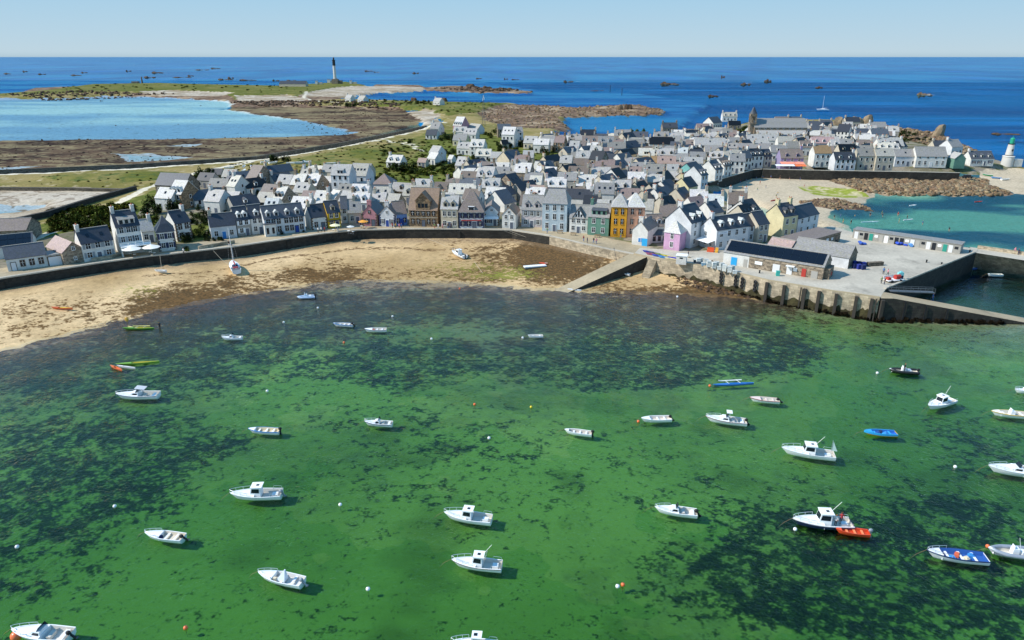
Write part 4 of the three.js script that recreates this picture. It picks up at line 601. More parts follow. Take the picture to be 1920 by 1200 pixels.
// houses of the village behind: [px, py of the front eave, width px, turn, eave height, wall, roof, extras]
const V = [
  [305, 371, 34, -14, 4.4, 'w', 'L', 'c1 sky1 k', 7], [327, 363, 28, -16, 5.6, 'b', 'L', 'dorm3 k', 9], [318, 347, 62, -12, 3.6, 'd', 'd', '', 9], [396, 377, 32, -16, 4.4, 'w', 'l', 'sky1 chl', 7.5], [432, 349, 18, -24, 4.4, 'w', 'L', 'sky2 chl', 8], [466, 341, 22, -24, 3.6, 's', 'b', '', 13], [427, 331, 25, -10, 2.6, 'w', 'l', 'sky1', 6], [403, 327, 22, -8, 2.4, 'k', 'd', '', 5], [520, 372, 20, -20, 4.6, 's', 'L', 'dorm2 chl', 8], [506, 389, 26, -8, 3.2, 'w', 'x', 'sky2', 6], [530, 344, 26, -14, 3, 'k', 'l', 'sky1', 7], [555, 346, 26, -18, 4.4, 's', 'L', 'dorm1 chl', 8], [581, 347, 26, -18, 4.2, 's', 'L', 'dorm2 chlr', 9], [562, 360, 29, -16, 3.2, 'k', 'l', 'sky2 chr', 7], [576, 328, 30, -8, 3, 'k', 'g', 'chr', 6],
  [637, 328, 36, -8, 7.8, 'W', 'l', 'shed4', 8], [671, 329, 31, -10, 6.2, 'W', 'l', 'sky4', 9], [716, 345, 36, -6, 3.8, 'h', 'b', 'hip shed', 8], [645, 360, 25, -10, 2.8, 'k', 'g', 'sky2', 6], [673, 362, 33, -8, 3, 'w', 'L', 'dorm2 chr', 6.5], [714, 366, 33, -8, 3, 'w', 'l', 'sky2 chr', 6], [576, 374, 27, -12, 2.8, 'k', 'b', '', 6], [599, 375, 25, -12, 3, 'w', 'L', 'sky1 chr', 6.5], [620, 372, 16, -40, 3, 'w', 'L', '', 6], [645, 377, 23, -20, 3, 's', 'l', 'chr', 7], [674, 379, 33, -8, 3, 'w', 'L', 'dorm2', 6], [709, 377, 25, -8, 2.8, 'k', 'l', 'sky1 chl', 6], [733, 383, 22, -18, 3, 's', 'l', '', 7], [560, 389, 38, -14, 3, 'w', 'L', 'sky2 chr', 7], [600, 389, 24, -12, 3, 'c', 'L', 'chr', 6],
  [764, 366, 20, -12, 3, 'k', 'l', 'dorm1 chr', 7], [790, 367, 36, -6, 3.2, 'k', 'l', 'chr sky1', 7], [832, 358, 38, -6, 3, 'k', 'b', 'dorm2 chr', 6.5], [865, 363, 50, -7, 3.6, 'w', 'L', 'sky3 chr', 7], [775, 383, 22, -10, 3.4, 'k', 'd', '', 6], [842, 383, 16, -12, 3.2, 'w', 'l', '', 6], [908, 331, 31, -16, 5.2, 'w', 'l', 'dorm2 chl', 8], [936, 317, 34, -10, 2.6, 'w', 'L', 'sky2', 6], [952, 345, 20, 52, 3, 's', 'n', 'sky1', 8], [972, 344, 18, 52, 3.4, 's', 'n', 'sky2', 8], [925, 373, 36, -14, 3, 'w', 'L', 'dorm2', 8], [957, 380, 22, 48, 3, 'w', 'd', '', 9], [978, 323, 30, -16, 4, 's', 'L', 'chl sky2', 8], [1010, 317, 19, -14, 2.8, 'w', 'L', 'sky1', 6.5], [1033, 316, 20, 48, 2.8, 'k', 'n', 'sky1', 7], [1041, 350, 40, -8, 4, 'h', 'L', 'dorm2 chlr', 7], [1006, 366, 34, -10, 3, 'k', 'r', 'chr', 7], [1003, 345, 22, -12, 3, 'w', 'L', 'dorm1', 6.5], [1040, 331, 22, 48, 2.8, 'k', 'n', 'sky1 chl', 7], [1078, 323, 26, 46, 3, 'k', 'n', 'sky1', 7], [1101, 344, 36, -8, 3, 'k', 'L', 'sky1 chl', 7], [1083, 368, 23, -14, 3.2, 'k', 'b', 'chlr', 7], [1133, 363, 36, -10, 4.6, 'w', 'g', 'sky3 chr', 7.5], [1176, 372, 42, -12, 3, 'k', 'b', 'sky2', 7], [1192, 353, 40, -10, 2.8, 'k', 'b', 'sky1 chr', 6.5], [985, 384, 22, -10, 3, 'w', 'b', 'chr', 6.5], [1108, 387, 30, -14, 4, 'k', 'n', 'chr sky1', 7], [1128, 394, 22, -16, 4.2, 'w', 'l', '', 6.5],
  [993, 268, 24, -16, 3.4, 'c', 'l', 'sky2', 8], [1026, 272, 21, -12, 2.8, 'k', 'l', 'sky1', 7], [1048, 267, 18, -18, 5.4, 'b', 'b', 'chlr', 8], [952, 252, 23, -16, 7.4, 'w', 'L', 'sky3', 9], [972, 248, 18, 12, 5, 'W', 'g', 'dorm1', 7], [1076, 276, 18, -14, 4.4, 'w', 'l', 'sky1', 7], [1106, 266, 29, -6, 4.6, 'w', 'b', 'B dorm2', 7], [1136, 267, 29, -6, 4.6, 'w', 'g', 'dorm2', 7], [1103, 253, 30, -4, 3.4, 'k', 'n', 'chlr', 7], [1167, 255, 31, -8, 4.6, 'w', 'g', 'dorm2 chl', 8], [1156, 278, 34, -6, 4.6, 'w', 'g', 'sky1 chlr', 7], [1193, 271, 30, -8, 3.4, 'k', 'g', 'dorm1 chr', 7], [1201, 257, 28, -8, 3, 'g', 'd', 'sky1', 7], [1241, 270, 46, -8, 4, 'w', 'n', 'chlr', 8], [1257, 239, 28, 0, 3.4, 's', 'd', 'chlr sky1', 7], [1241, 257, 28, -4, 3.4, 'k', 'g', 'dorm2 chl', 7], [1271, 260, 24, -6, 4.6, 'w', 'l', 'shed chlr', 8], [1212, 291, 29, -8, 4.2, 'c', 'L', 'shed chr', 7], [1250, 291, 34, -8, 3.6, 'k', 'l', 'dorm2 chlr', 7], [1250, 306, 34, -8, 3.2, 'k', 'r', 'sky2', 6.5], [1092, 296, 26, -14, 4.4, 'w', 'l', 'dorm1 chl', 7], [1116, 299, 22, -30, 6, 's', 'n', '', 8], [1116, 312, 40, -8, 3, 'k', 'b', 'sky2 chr', 6.5], [1170, 314, 26, 46, 3.2, 'k', 'n', 'sky2', 7], [1205, 318, 42, -6, 3.2, 'k', 'g', 'sky2 chl', 6.5], [1126, 329, 34, -10, 3.2, 'h', 'l', 'dorm1 chl', 7], [1168, 333, 18, 50, 4, 'w', 'n', '', 8], [1194, 342, 34, -8, 4.2, 'w', 'L', 'dorm2 chr', 8], [1230, 337, 27, -8, 3, 'k', 'g', 'sky1', 6.5], [1256, 337, 24, 48, 3.6, 's', 'n', '', 7], [1148, 343, 30, 46, 3, 'k', 'n', 'chl', 7], [1060, 305, 22, -14, 3, 'k', 'l', 'chl sky1', 7], [1085, 309, 20, -10, 3, 'w', 'b', '', 6], [1145, 300, 24, -6, 3, 'k', 'd', '', 6], [1178, 300, 26, 44, 3, 'w', 'n', '', 7], [1135, 287, 30, -8, 3, 'k', 'b', 'chl', 6],
  [1332, 272, 56, -6, 5, 'w', 'l', 'chm sky1', 8], [1322, 241, 30, -4, 3, 'k', 'b', 'sky2', 7], [1346, 230, 22, 40, 4, 'w', 'd', '', 9], [1369, 218, 27, -4, 4, 'w', 'l', 'dorm3 chlr', 7], [1378, 234, 22, -6, 3.2, 's', 'n', '', 6], [1345, 252, 30, -6, 3, 'k', 'g', 'sky1', 7], [1364, 251, 18, -10, 4, 'w', 'g', 'dorm1', 7], [1381, 269, 30, -6, 3.2, 'k', 'g', 'dorm1', 7], [1431, 263, 58, -6, 4, 'w', 'l', 'sky3 chlr', 7], [1475, 267, 30, -6, 4, 'w', 'l', 'chr', 7], [1416, 281, 62, -4, 3.4, 'k', 'g', 'chm', 7], [1378, 295, 38, -4, 4.6, 'k', 'l', 'sky2 chl', 7], [1383, 302, 28, -10, 5.4, 'w', 'g', 'chl sky1', 7], [1420, 292, 28, 18, 5.6, 'w', 'n', 'dorm3 chlr', 7], [1404, 296, 16, 18, 5.2, 'w', 'n', '', 7], [1441, 293, 16, 14, 5, 'k', 'n', 'dorm2', 7], [1462, 285, 30, -4, 4.4, 'w', 'g', 'shed chr', 7], [1340, 285, 34, -6, 3.2, 'k', 'g', 'chr', 7], [1365, 288, 22, 44, 3, 'k', 'n', 'chr', 7],
  [1283, 289, 24, -14, 3, 'w', 'x', 'chl sky1', 7], [1308, 298, 28, -10, 3, 'k', 'g', 'dorm1', 7], [1300, 283, 22, 40, 3, 's', 'd', '', 7], [1275, 318, 26, -8, 3.2, 'k', 'r', 'dorm1', 6.5], [1262, 322, 22, -6, 3, 'k', 'l', 'sky1', 6.5], [1230, 320, 26, -8, 3, 'k', 'b', 'sky1 chl', 6], [1218, 304, 26, -8, 3, 'k', 'o', '', 6],
  [1213, 357, 22, 48, 3.4, 'k', 'n', 'sky1 chl', 7], [1240, 360, 22, 48, 3.2, 'k', 'n', 'shed', 7], [1264, 357, 24, 46, 3.4, 'w', 'n', 'chl', 8], [1300, 349, 22, 44, 4, 'q', 'n', 'chl', 7], [1255, 372, 30, 44, 3.6, 'w', 'n', 'sky1 chl', 8], [1228, 374, 24, 44, 3.4, 'k', 'n', 'chl', 7], [1290, 370, 22, 46, 4, 'k', 'n', 'chl', 7], [1311, 375, 32, -8, 3.6, 'k', 'L', 'dorm1 chr', 7], [1342, 386, 28, -12, 3.4, 'k', 'x', 'sky1 chr', 7.5], [1262, 388, 26, 40, 3.8, 'k', 'n', 'chl sky1', 7], [1315, 389, 30, 30, 3.6, 'w', 'b', 'sky1', 7], [1347, 398, 26, 34, 3.6, 'w', 'n', 'chl sky1', 7], [1255, 405, 34, -10, 3.4, 'k', 'b', 'chlr', 7], [1383, 382, 32, -14, 5.4, 'w', 'b', 'chlr', 8], [1418, 398, 30, 40, 4.4, 'w', 'n', 'chl dorm1', 8], [1408, 405, 22, 34, 4, 'k', 'n', 'sky2', 7],
  [1322, 328, 17, 46, 5.4, 'W', 'n', 'dorm2', 8], [1349, 317, 19, 42, 5, 'w', 'n', 'dorm2 chl', 8], [1366, 311, 20, 40, 5, 'w', 'b', 'dorm3', 7.5],
  [1544, 287, 31, -2, 6.4, 'w', 'o', 'chlr', 7.5], [1586, 299, 38, -2, 5, 'W', 'd', 'dorm2 chr', 7], [1591, 283, 32, -2, 4.6, 'k', 'n', 'dorm2 B', 7], [1627, 292, 33, -2, 6.4, 'k', 'g', 'sky1', 7], [1661, 292, 33, -2, 6.6, 'k', 'l', 'sky1 chl', 7], [1672, 273, 47, -2, 3.6, 'w', 'l', 'sky3 chlr', 8], [1700, 293, 40, -2, 4.6, 'W', 'g', 'sky1', 7], [1651, 251, 32, -2, 4.8, 'w', 'd', 'chlr', 7], [1648, 238, 30, -2, 5.6, 'w', 'g', 'chl', 7], [1618, 251, 24, -2, 4, 'W', 'd', 'chl', 7], [1619, 260, 28, -4, 3.2, 'w', 'l', 'chl', 7], [1580, 247, 18, -34, 5, 'w', 'd', '', 10], [1556, 251, 30, -2, 2.8, 'h', 'd', '', 6], [1535, 246, 24, -2, 4, 'w', 'd', 'chr', 7], [1527, 236, 26, -2, 4, 'k', 'd', 'chlr', 7], [1550, 234, 24, -2, 4, 'k', 'd', 'chr sky1', 7], [1468, 227, 26, -2, 4, 'k', 'b', 'chr', 7], [1492, 227, 26, -2, 4, 'k', 'd', 'chlr', 7], [1600, 228, 26, -2, 4, 'k', 'd', 'chl', 7], [1545, 268, 42, -2, 4, 'h', 'r', 'dorm3', 7], [1568, 273, 16, -2, 4, 'w', 'l', 'dorm1', 7], [1505, 266, 26, -2, 3.4, 'w', 'g', 'chl', 7], [1512, 276, 20, -2, 4.4, 'w', 'b', 'dorm2', 7], [1488, 277, 30, -4, 4, 'k', 'g', '', 7], [1695, 275, 22, 34, 3, 'w', 'n', '', 7], [1770, 275, 34, 0, 3.4, 'k', 'd', 'chl', 7], [1796, 275, 26, 20, 4.4, 'W', 'g', 'chl', 8],
  [737, 304, 28, -20, 2.6, 'w', 'L', 'dorm2 chl', 7], [812, 286, 17, -34, 4.6, 'W', 'l', '', 7], [808, 297, 16, -34, 3, 'w', 'L', '', 6], [790, 304, 16, -16, 2.4, 'k', 'r', '', 4], [814, 241, 17, -20, 4.4, 'w', 'g', 'sky1 chl', 9], [808, 253, 21, -10, 2.8, 'w', 'd', '', 7], [857, 235, 16, -24, 6, 'r', 'L', 'dorm4', 12], [861, 247, 24, -14, 3.2, 'w', 'l', 'dorm2', 7], [880, 252, 24, -16, 3.2, 'w', 'l', 'sky3', 8], [886, 241, 20, -40, 3.4, 'W', 'l', '', 7], [861, 263, 26, -12, 3.4, 'q', 'g', 'chl', 8], [868, 278, 24, -16, 3.6, 'w', 'l', 'sky2 chl', 7], [893, 275, 26, -14, 5, 'w', 'L', 'dorm2', 8], [905, 292, 28, -10, 3, 'w', 'L', 'dorm2', 7], [930, 296, 22, -8, 2.8, 'w', 'l', '', 6], [863, 310, 20, -20, 3, 'k', 'l', 'sky2', 8], [950, 290, 13, -50, 2.6, 'w', 'n', '', 6], [968, 297, 26, 48, 3, 'c', 'n', 'chl', 8], [990, 295, 20, -6, 3, 'k', 'l', '', 7], [912, 318, 26, -12, 3, 's', 'b', 'chr', 7], [946, 242, 24, 8, 5.4, 'd', 'd', 'dorm1', 7], [843, 298, 8, -30, 2.4, 'w', 'L', '', 4], [948, 270, 12, 20, 2.4, 'k', 'n', '', 5], [1055, 283, 9, -40, 2.6, 'w', 'n', '', 5],
];
lm(1330, 345, 'the turquoise house'); lm(1485, 310, 'the orange awning restaurant'); lm(1545, 312, 'the white house with ochre roof'); lm(1590, 312, 'the navy shuttered seafront house'); lm(1645, 312, 'the grey seafront pair'); lm(1705, 312, 'the seafront house beside the lifeboat house'); lm(1780, 312, 'the lifeboat house'); lm(1385, 322, 'the promenade corner');
const WNAME = { w: 'white', W: 'white', c: 'cream', k: 'beige', g: 'grey', s: 'granite', d: 'dark granite', b: 'brown stone', q: 'pale yellow', h: 'pinkish white', r: 'pink', P: 'pink' }, RNAME = { l: 'light grey', L: 'pale', g: 'grey', d: 'dark', n: 'blackish', b: 'brown', B: 'brown', r: 'pinkish', o: 'ochre', x: 'metal' };
const NUM = ['', 'one dormer', 'two dormers', 'three dormers', 'four dormers'];
{ // more of the packed roofs in between
  const pos = V.map(([px, py, , , e]) => at(px, py, 5 + e)).map((q) => [q.x, q.z]); for (const h of HOUSES) pos.push([h.g.position.x, h.g.position.z]);
  const area = [[560, 352, 180, 34, 40], [770, 362, 110, 20, 22], [960, 350, 110, 36, 44], [1100, 335, 130, 60, 80], [1230, 330, 90, 66, 60], [1150, 275, 150, 16, 30], [1340, 275, 70, 26, 30], [1400, 258, 90, 16, 16], [1590, 260, 90, 24, 34], [900, 310, 60, 14, 10]];
  for (const [cx, cy, sx, sy, n] of area) for (let k = 0; k < n * 6; k++) {
    const px = cx + rr(-sx, sx), py = cy + rr(-sy, sy), e = pick([2.6, 2.8, 3, 3.2, 4, 4.6]), q = at(px, py, 5 + e), gx = at(px, py + 10, 5);
    if (q.z > quayZ(q.x) - 22 || landY(q.x, q.z) < 4.6) continue; if (px > 1330 && py > 318) continue; if (px > 1290 && py > 345 && px > 1290 + (py - 345) * .9) continue;
    const m = rnd() < .72 ? -14 : 44, dd = rr(5.5, 7); if (pos.some(([x, z]) => Math.hypot(x - q.x, z - q.z + 2) < 8.2)) continue;
    if ([[735, 330, 60, 16], [815, 318, 60, 20], [1015, 287, 46, 13], [900, 285, 60, 26], [1400, 246, 16, 8]].some(([a, b, c, d]) => Math.abs(px - a) < c && Math.abs(py - b) < d)) continue;
    pos.push([q.x, q.z - 2]); V.push([Math.round(px), Math.round(py * 2) / 2, Math.round(rr(5.5, 8.5) / q.s), m + rr(-6, 6), e, pick(['w', 'w', 'k', 'k', 's', 'c', 'g']), m > 0 ? pick(['n', 'n', 'd']) : pick(['l', 'L', 'l', 'g', 'g', 'b', 'd', 'b']), pick(['sky1', 'sky2 chl', 'chlr', 'dorm1 chr', 'dorm2 chl', 'chl', 'sky1 chr']), Math.round(dd * 2) / 2]);  // roof tone follows turn: dark where shaded, pale where sunlit, put in colour
  }
}
const rowsV = V.map((v) => { let best = null, bd = 1e9; for (const l of LM) { if (l.py < v[1] + 4) continue; const d = Math.abs(l.px - v[0]) * 2.2 + (l.py - v[1]) * .35; if (d < bd) { bd = d; best = l; } } return { v, l: best || LM[0] }; }).sort((a, b) => b.v[1] - a.v[1]);
for (const { v: [px, py, wpx, rot, e, wall, roof, ex, d], l } of rowsV) {
  const num = (k) => { const m = new RegExp('\\b' + k + '(\\d)').exec(ex); return m ? +m[1] : 0; }, ch = /ch([lrm]+)/.exec(ex);
  const n = l.n++, lb = (x) => `${WNAME[wall]} ${e < 3.7 ? 'cottage' : 'house'} with ${RNAME[roof]} roof${x}, ${ORD[n]} behind ${l.what}`; let label = lb(num('dorm') ? ' and ' + NUM[num('dorm')] : ''); if (label.split(' ').length > 16) label = lb(''); if (label.split(' ').length > 16) label = `${WNAME[wall]} ${e < 3.7 ? 'cottage' : 'house'}, ${RNAME[roof]} roof, ${ORD[n]} behind ${l.what}`;
  house({ px, py, wpx, rot: rot, e, wall, roof, d, label, group: 'houses of the village', far: 1, hip: 0, kind: /hip/.test(ex) ? 'hip' : 'gable', dorm: num('dorm'), sky: num('sky'), solar: num('solar'), shed: /shed/.test(ex) ? 2.4 : 0, chim: ch ? ch[1] : '', rw: wpx > 16 && e > 3.4 ? 2 : 0, shut: /\bB\b/.test(ex) ? M.shutBlue : null, pitch: .88, dw: wall === 'k' || wall === 's' ? null : M.white });
}
// ---------------------------------------------------------------- landmarks
{ // the tall lighthouse on the far spit
  const q = at(629, 156, 6), o = thing('lighthouse', 'tall lighthouse with white shaft and black top on the far spit', 'lighthouse', [q.x, 5.2, q.z]), k = 48 / 50;
  const lathe = (pts, n = 20) => new THREE.LatheGeometry(pts.map((p) => new THREE.Vector2(p[0], p[1] * k)), n);
  part('base', merge([boxG(-6, 6, -1, 8, -6, 6), boxG(-4.2, 4.2, 8, 9, -4.2, 4.2)]), M.wall_s, o); part('annex', boxG(5.5, 13, -1, 6, -5, 3), M.wall_d, o);
  part('white_shaft', lathe([[3.5, 8], [2.9, 12], [2.6, 34]]), M.wall_w, o); part('black_shaft', lathe([[2.66, 33.9], [2.75, 34], [2.6, 43.6]]), M.black, o); part('gallery', lathe([[2.4, 43.4], [3.6, 44], [3.6, 44.6], [2.2, 44.7]]), M.black, o); part('lantern', lathe([[1.5, 44.6], [1.5, 47.6]]), M.glass, o); part('lantern_roof', lathe([[2.0, 47.5], [1.5, 48.4], [.4, 49.4], [0, 50.2]]), M.black, o);
  for (const [px, py, w, label] of [[594, 157, 4, 'small white keeper hut on the spit, far from the tall lighthouse'], [617, 154, 6, 'white outbuilding touching the base of the tall lighthouse'], [658, 156, 4, 'small white hut just past the tall lighthouse']]) { const p = at(px, py, 6), b = thing('hut', label, 'hut', [p.x, 4.8, p.z]); part('wall', boxG(-w / 2, w / 2, -1, 6, -3, 3), M.wall_w, b); part('roof', boxG(-w / 2 - .2, w / 2 + .2, 6, 6.5, -3.2, 3.2), M.roof_g, b); part('wing', boxG(w / 2, w / 2 + 9, -1, 3.5, -2.5, 2.5), M.wall_k, b); }
  const p = at(551, 162, 5), b = thing('farmhouse', 'long stone house with dark roof on the far spit', 'house', [p.x, 5, p.z], -.1); part('wall', wallsGable(48, 13, 4.4, 5), M.wall_k, b); part('roof', roofGable(48, 13, 4.4, 5), M.roof_n, b);
  for (const [px, py, w, label] of [[652, 190, 14, 'small white gabled house on the neck of land, nearer the lagoon'], [676, 192, 16, 'white gabled house with grey flank on the neck of land'], [818, 197, 15, 'white house beside dark rocks at the meadow edge']]) { const h = house({ pos: [at(px, py, 5).x, at(px, py, 5).z], w: 10, rot: -38, e: 3.6, wall: 'w', roof: 'l', d: 8, far: 1, label, chim: 'l' }); }
  const bq = at(267, 157, 3), bc = thing('beacon', 'slim stone beacon tower on the far grassy spit', 'beacon', [bq.x, 3, bq.z]); part('shaft', new THREE.CylinderGeometry(1.1, 1.8, 12, 10).translate(0, 6, 0), M.wall_d, bc); part('cap', new THREE.ConeGeometry(1.5, 2, 10).translate(0, 13, 0), M.wall_d, bc); part('hut', boxG(-20, -7, -1, 4.5, -4, 4), M.wall_d, bc);
}
{ // lattice radio mast
  const q = at(907, 236, 5), o = thing('radio_mast', 'slim steel lattice radio mast behind the village', 'mast', [q.x, 4.9, q.z]), legs = [[-1.1, -1.1], [1.1, -1.1], [1.1, 1.1], [-1.1, 1.1]], H = 22;
  for (const [x, z] of legs) part('leg', rod([x, 0, z], [x * .28, H, z * .28], .1, .07), M.steel, o);
  const lev = (k) => 1 - k * .72; for (let k = 0; k < 9; k++) for (let i = 0; i < 4; i++) { const a = legs[i], b = legs[(i + 1) % 4], s = lev(k / 9), t = lev((k + 1) / 9); part('brace', rod([a[0] * s, k * H / 9, a[1] * s], [b[0] * t, (k + 1) * H / 9, b[1] * t], .05), M.steel, o); }
  part('platform', boxG(-.8, .8, H * .8, H * .8 + .12, -.8, .8), M.steel, o); for (const [x, y] of [[-.5, 18.5], [.5, 19.2], [0, 20.6]]) part('antenna', boxG(x - .2, x + .2, y, y + 1.8, .5, .7), M.white, o); part('antenna', rod([0, H, 0], [0, H + 3.4, 0], .06), M.steel, o);
}
{ // the church
  const q = at(1466, 239, 14), o = thing('church', 'long granite church with square bell tower and slate roof', 'church', [q.x, 5, q.z - 7], -.03), L = 32;
  part('wall', wallsGable(L, 12, 9, 5), M.wall_s, o); part('roof', roofGable(L, 12, 9, 5), M.roof_g, o); part('aisle', boxG(-L / 2 + 1, L / 2 - 1, -.4, 5, 6, 10), M.wall_s, o); part('aisle_roof', new Faces().slab([[-L / 2 + .8, 4.9, 10.3], [L / 2 - .8, 4.9, 10.3], [L / 2 - .8, 7.3, 6], [-L / 2 + .8, 7.3, 6]], .15).geo(), M.roof_l, o);
  for (let k = 0; k < 8; k++) { const x = -L / 2 + 3 + k * 3.7; const m = part('window', new THREE.CylinderGeometry(.55, .55, .1, 12).rotateX(Math.PI / 2), M.frame, o, [x, 8.1, 6.05]); part('pane', new THREE.CylinderGeometry(.42, .42, .12, 12).rotateX(Math.PI / 2), M.glass, m); const a = part('window', boxG(-.5, .5, 1.6, 3.8, 0, .06), M.frame, o, [x, 0, 10.002]); part('pane', boxG(-.38, .38, 1.7, 3.7, .06, .08), M.glass, a); part('buttress', boxG(-.35, .35, -.3, 5.6, 0, .9), M.wall_s, o, [x + 1.85, 0, 10]); }
  const t = part('tower', merge([boxG(-1.75, 1.75, -.4, 11, -1.75, 1.75), boxG(-2.2, 2.2, 11, 11.5, -2.2, 2.2), boxG(-1.9, -1.2, 11.5, 16.5, -1.9, -1.2), boxG(1.2, 1.9, 11.5, 16.5, -1.9, -1.2), boxG(-1.9, -1.2, 11.5, 16.5, 1.2, 1.9), boxG(1.2, 1.9, 11.5, 16.5, 1.2, 1.9), boxG(-1.9, 1.9, 15.3, 16.8, -1.9, 1.9), boxG(-.5, .5, 11.5, 15.3, -.5, .5)]), M.wall_s, o, [-L / 2 - .8, 0, 3]); part('spire', new THREE.ConeGeometry(2.5, 4.2, 4).rotateY(Math.PI / 4).translate(0, 19.05, 0), M.roof_d, t);
}
{ // small harbour light, white with a green lantern
  const q = at(1888, 307, 5), o = thing('harbour_light', 'small white harbour lighthouse with bright green lantern', 'lighthouse', [q.x, 4.8, q.z]), gm = std(0x1f9a78, { roughness: .5 });
  part('base', new THREE.LatheGeometry([[2.7, -1], [2.5, 3.6], [2.7, 3.7], [2.7, 4.0], [1.7, 4.2]].map((p) => new THREE.Vector2(...p)), 24), M.wall_w, o); part('shaft', new THREE.LatheGeometry([[1.75, 4.1], [1.35, 9.6], [1.35, 9.8]].map((p) => new THREE.Vector2(...p)), 24), M.wall_w, o); part('band', new THREE.CylinderGeometry(1.85, 1.85, .25, 24).translate(0, 4.4, 0), M.stoneTrim, o); part('gallery', new THREE.CylinderGeometry(1.75, 1.4, .4, 24).translate(0, 9.8, 0), M.black, o); part('lantern', new THREE.CylinderGeometry(.95, 1.0, 2.1, 12).translate(0, 10.95, 0), gm, o); part('lantern_roof', new THREE.SphereGeometry(1.05, 14, 7, 0, 7, 0, Math.PI / 2).scale(1, .8, 1).translate(0, 12, 0), gm, o); part('finial', rod([0, 13, 0], [0, 13.7, 0], .1), gm, o); part('wing', boxG(2.2, 6.2, -1, 2.6, -2.4, 2), M.wall_w, o); part('window', boxG(-.3, .3, 6.4, 7.4, 1.5, 1.9), M.glass, o);
}
house({ px: 1843, py: 297, wpx: 44, rot: 2, e: 3.4, wall: 'w', roof: 'd', d: 7, dorm: 3, dw: M.wall_w, cols: 4, chim: 'l', shut: M.shutNavy, label: 'low white cottage with three dormers beside the small harbour light', pitch: .9 });
house({ px: 1801, py: 297, wpx: 21, rot: 0, e: 4.4, wall: 'v', roof: 'l', d: 6, kind: 'front', cols: 0, rows: 0, attic: 0, label: 'dark green boat shed with pale gabled top by the cottage', name: 'boat_shed' });
{ const h = house({ px: 1748, py: 293, wpx: 54, rot: -6, e: 5, wall: 'w', roof: 'g', d: 8.5, cols: 5, rows: 1, wh: 1.9, ww: 1, door: M.doorWhite, name: 'lifeboat_house', label: 'long white lifeboat house with grey roof and blue gable doors' }); part('gable_door', boxG(0, .08, 0, 3.2, -1.5, 1.5), M.shutBlue, h.g, [h.w / 2 + .002, 0, 0]); part('gable_window', boxG(0, .06, 4.6, 6.6, -.7, .7), M.shutBlue, h.g, [h.w / 2 + .002, 0, 0]); for (let k = 0; k < 4; k++) part('vent', boxG(-.3, .3, 4, 4.8, 0, .12), M.stoneTrim, h.g, [-h.w / 2 + 1.6 + k * (h.w - 3.2) / 3, 0, h.d / 2 + .002]); }
{ const t = frontHouse(1264, 324, 1307, 329, 4.6, { label: 'turquoise gable house with dark roof above the bathing beach', wall: 't', roof: 'n', kind: 'front', d: 8, cols: 2, rows: 1, ww: .8, pitch: .85, rw: 2, chim: '' }); }
{ const r = house({ px: 1486, py: 296, wpx: 42, rot: -3, e: 5, wall: 'u', roof: 'b', d: 8, dorm: 2, cols: 3, rows: 2, chim: 'r', name: 'restaurant', label: 'lilac restaurant with orange awnings on the north seafront' }), am = std(0xe8743c), pm = std(0xe9967c);
  part('awning', new Faces().slab([[-r.w / 2 - .5, 2.5, r.d / 2 + 3], [.8, 2.5, r.d / 2 + 3], [.8, 3.2, r.d / 2], [-r.w / 2 - .5, 3.2, r.d / 2]], .06).geo(), pm, r.g); part('awning', new Faces().slab([[.95, 2.5, r.d / 2 + 3], [r.w / 2, 2.5, r.d / 2 + 3], [r.w / 2, 3.2, r.d / 2], [.95, 3.2, r.d / 2]], .06).geo(), pm, r.g); part('lower_awning', new Faces().slab([[.2, 1.9, r.d / 2 + 5.6], [r.w / 2, 1.9, r.d / 2 + 5.6], [r.w / 2, 2.4, r.d / 2 + 3.1], [.2, 2.4, r.d / 2 + 3.1]], .06).geo(), am, r.g); part('lower_awning', new Faces().slab([[-r.w / 2 - 3.5, 1.95, r.d / 2 + 5.4], [0, 1.95, r.d / 2 + 5.4], [0, 2.4, r.d / 2 + 3.1], [-r.w / 2 - 3.5, 2.4, r.d / 2 + 3.1]], .06).geo(), M.white, r.g);
  for (const x of [-r.w / 2 - 3.3, -r.w / 4, r.w / 4, r.w / 2 - .1]) part('awning_post', boxG(x - .05, x + .05, 0, 2.1, r.d / 2 + 5.2, r.d / 2 + 5.3), M.white, r.g); }
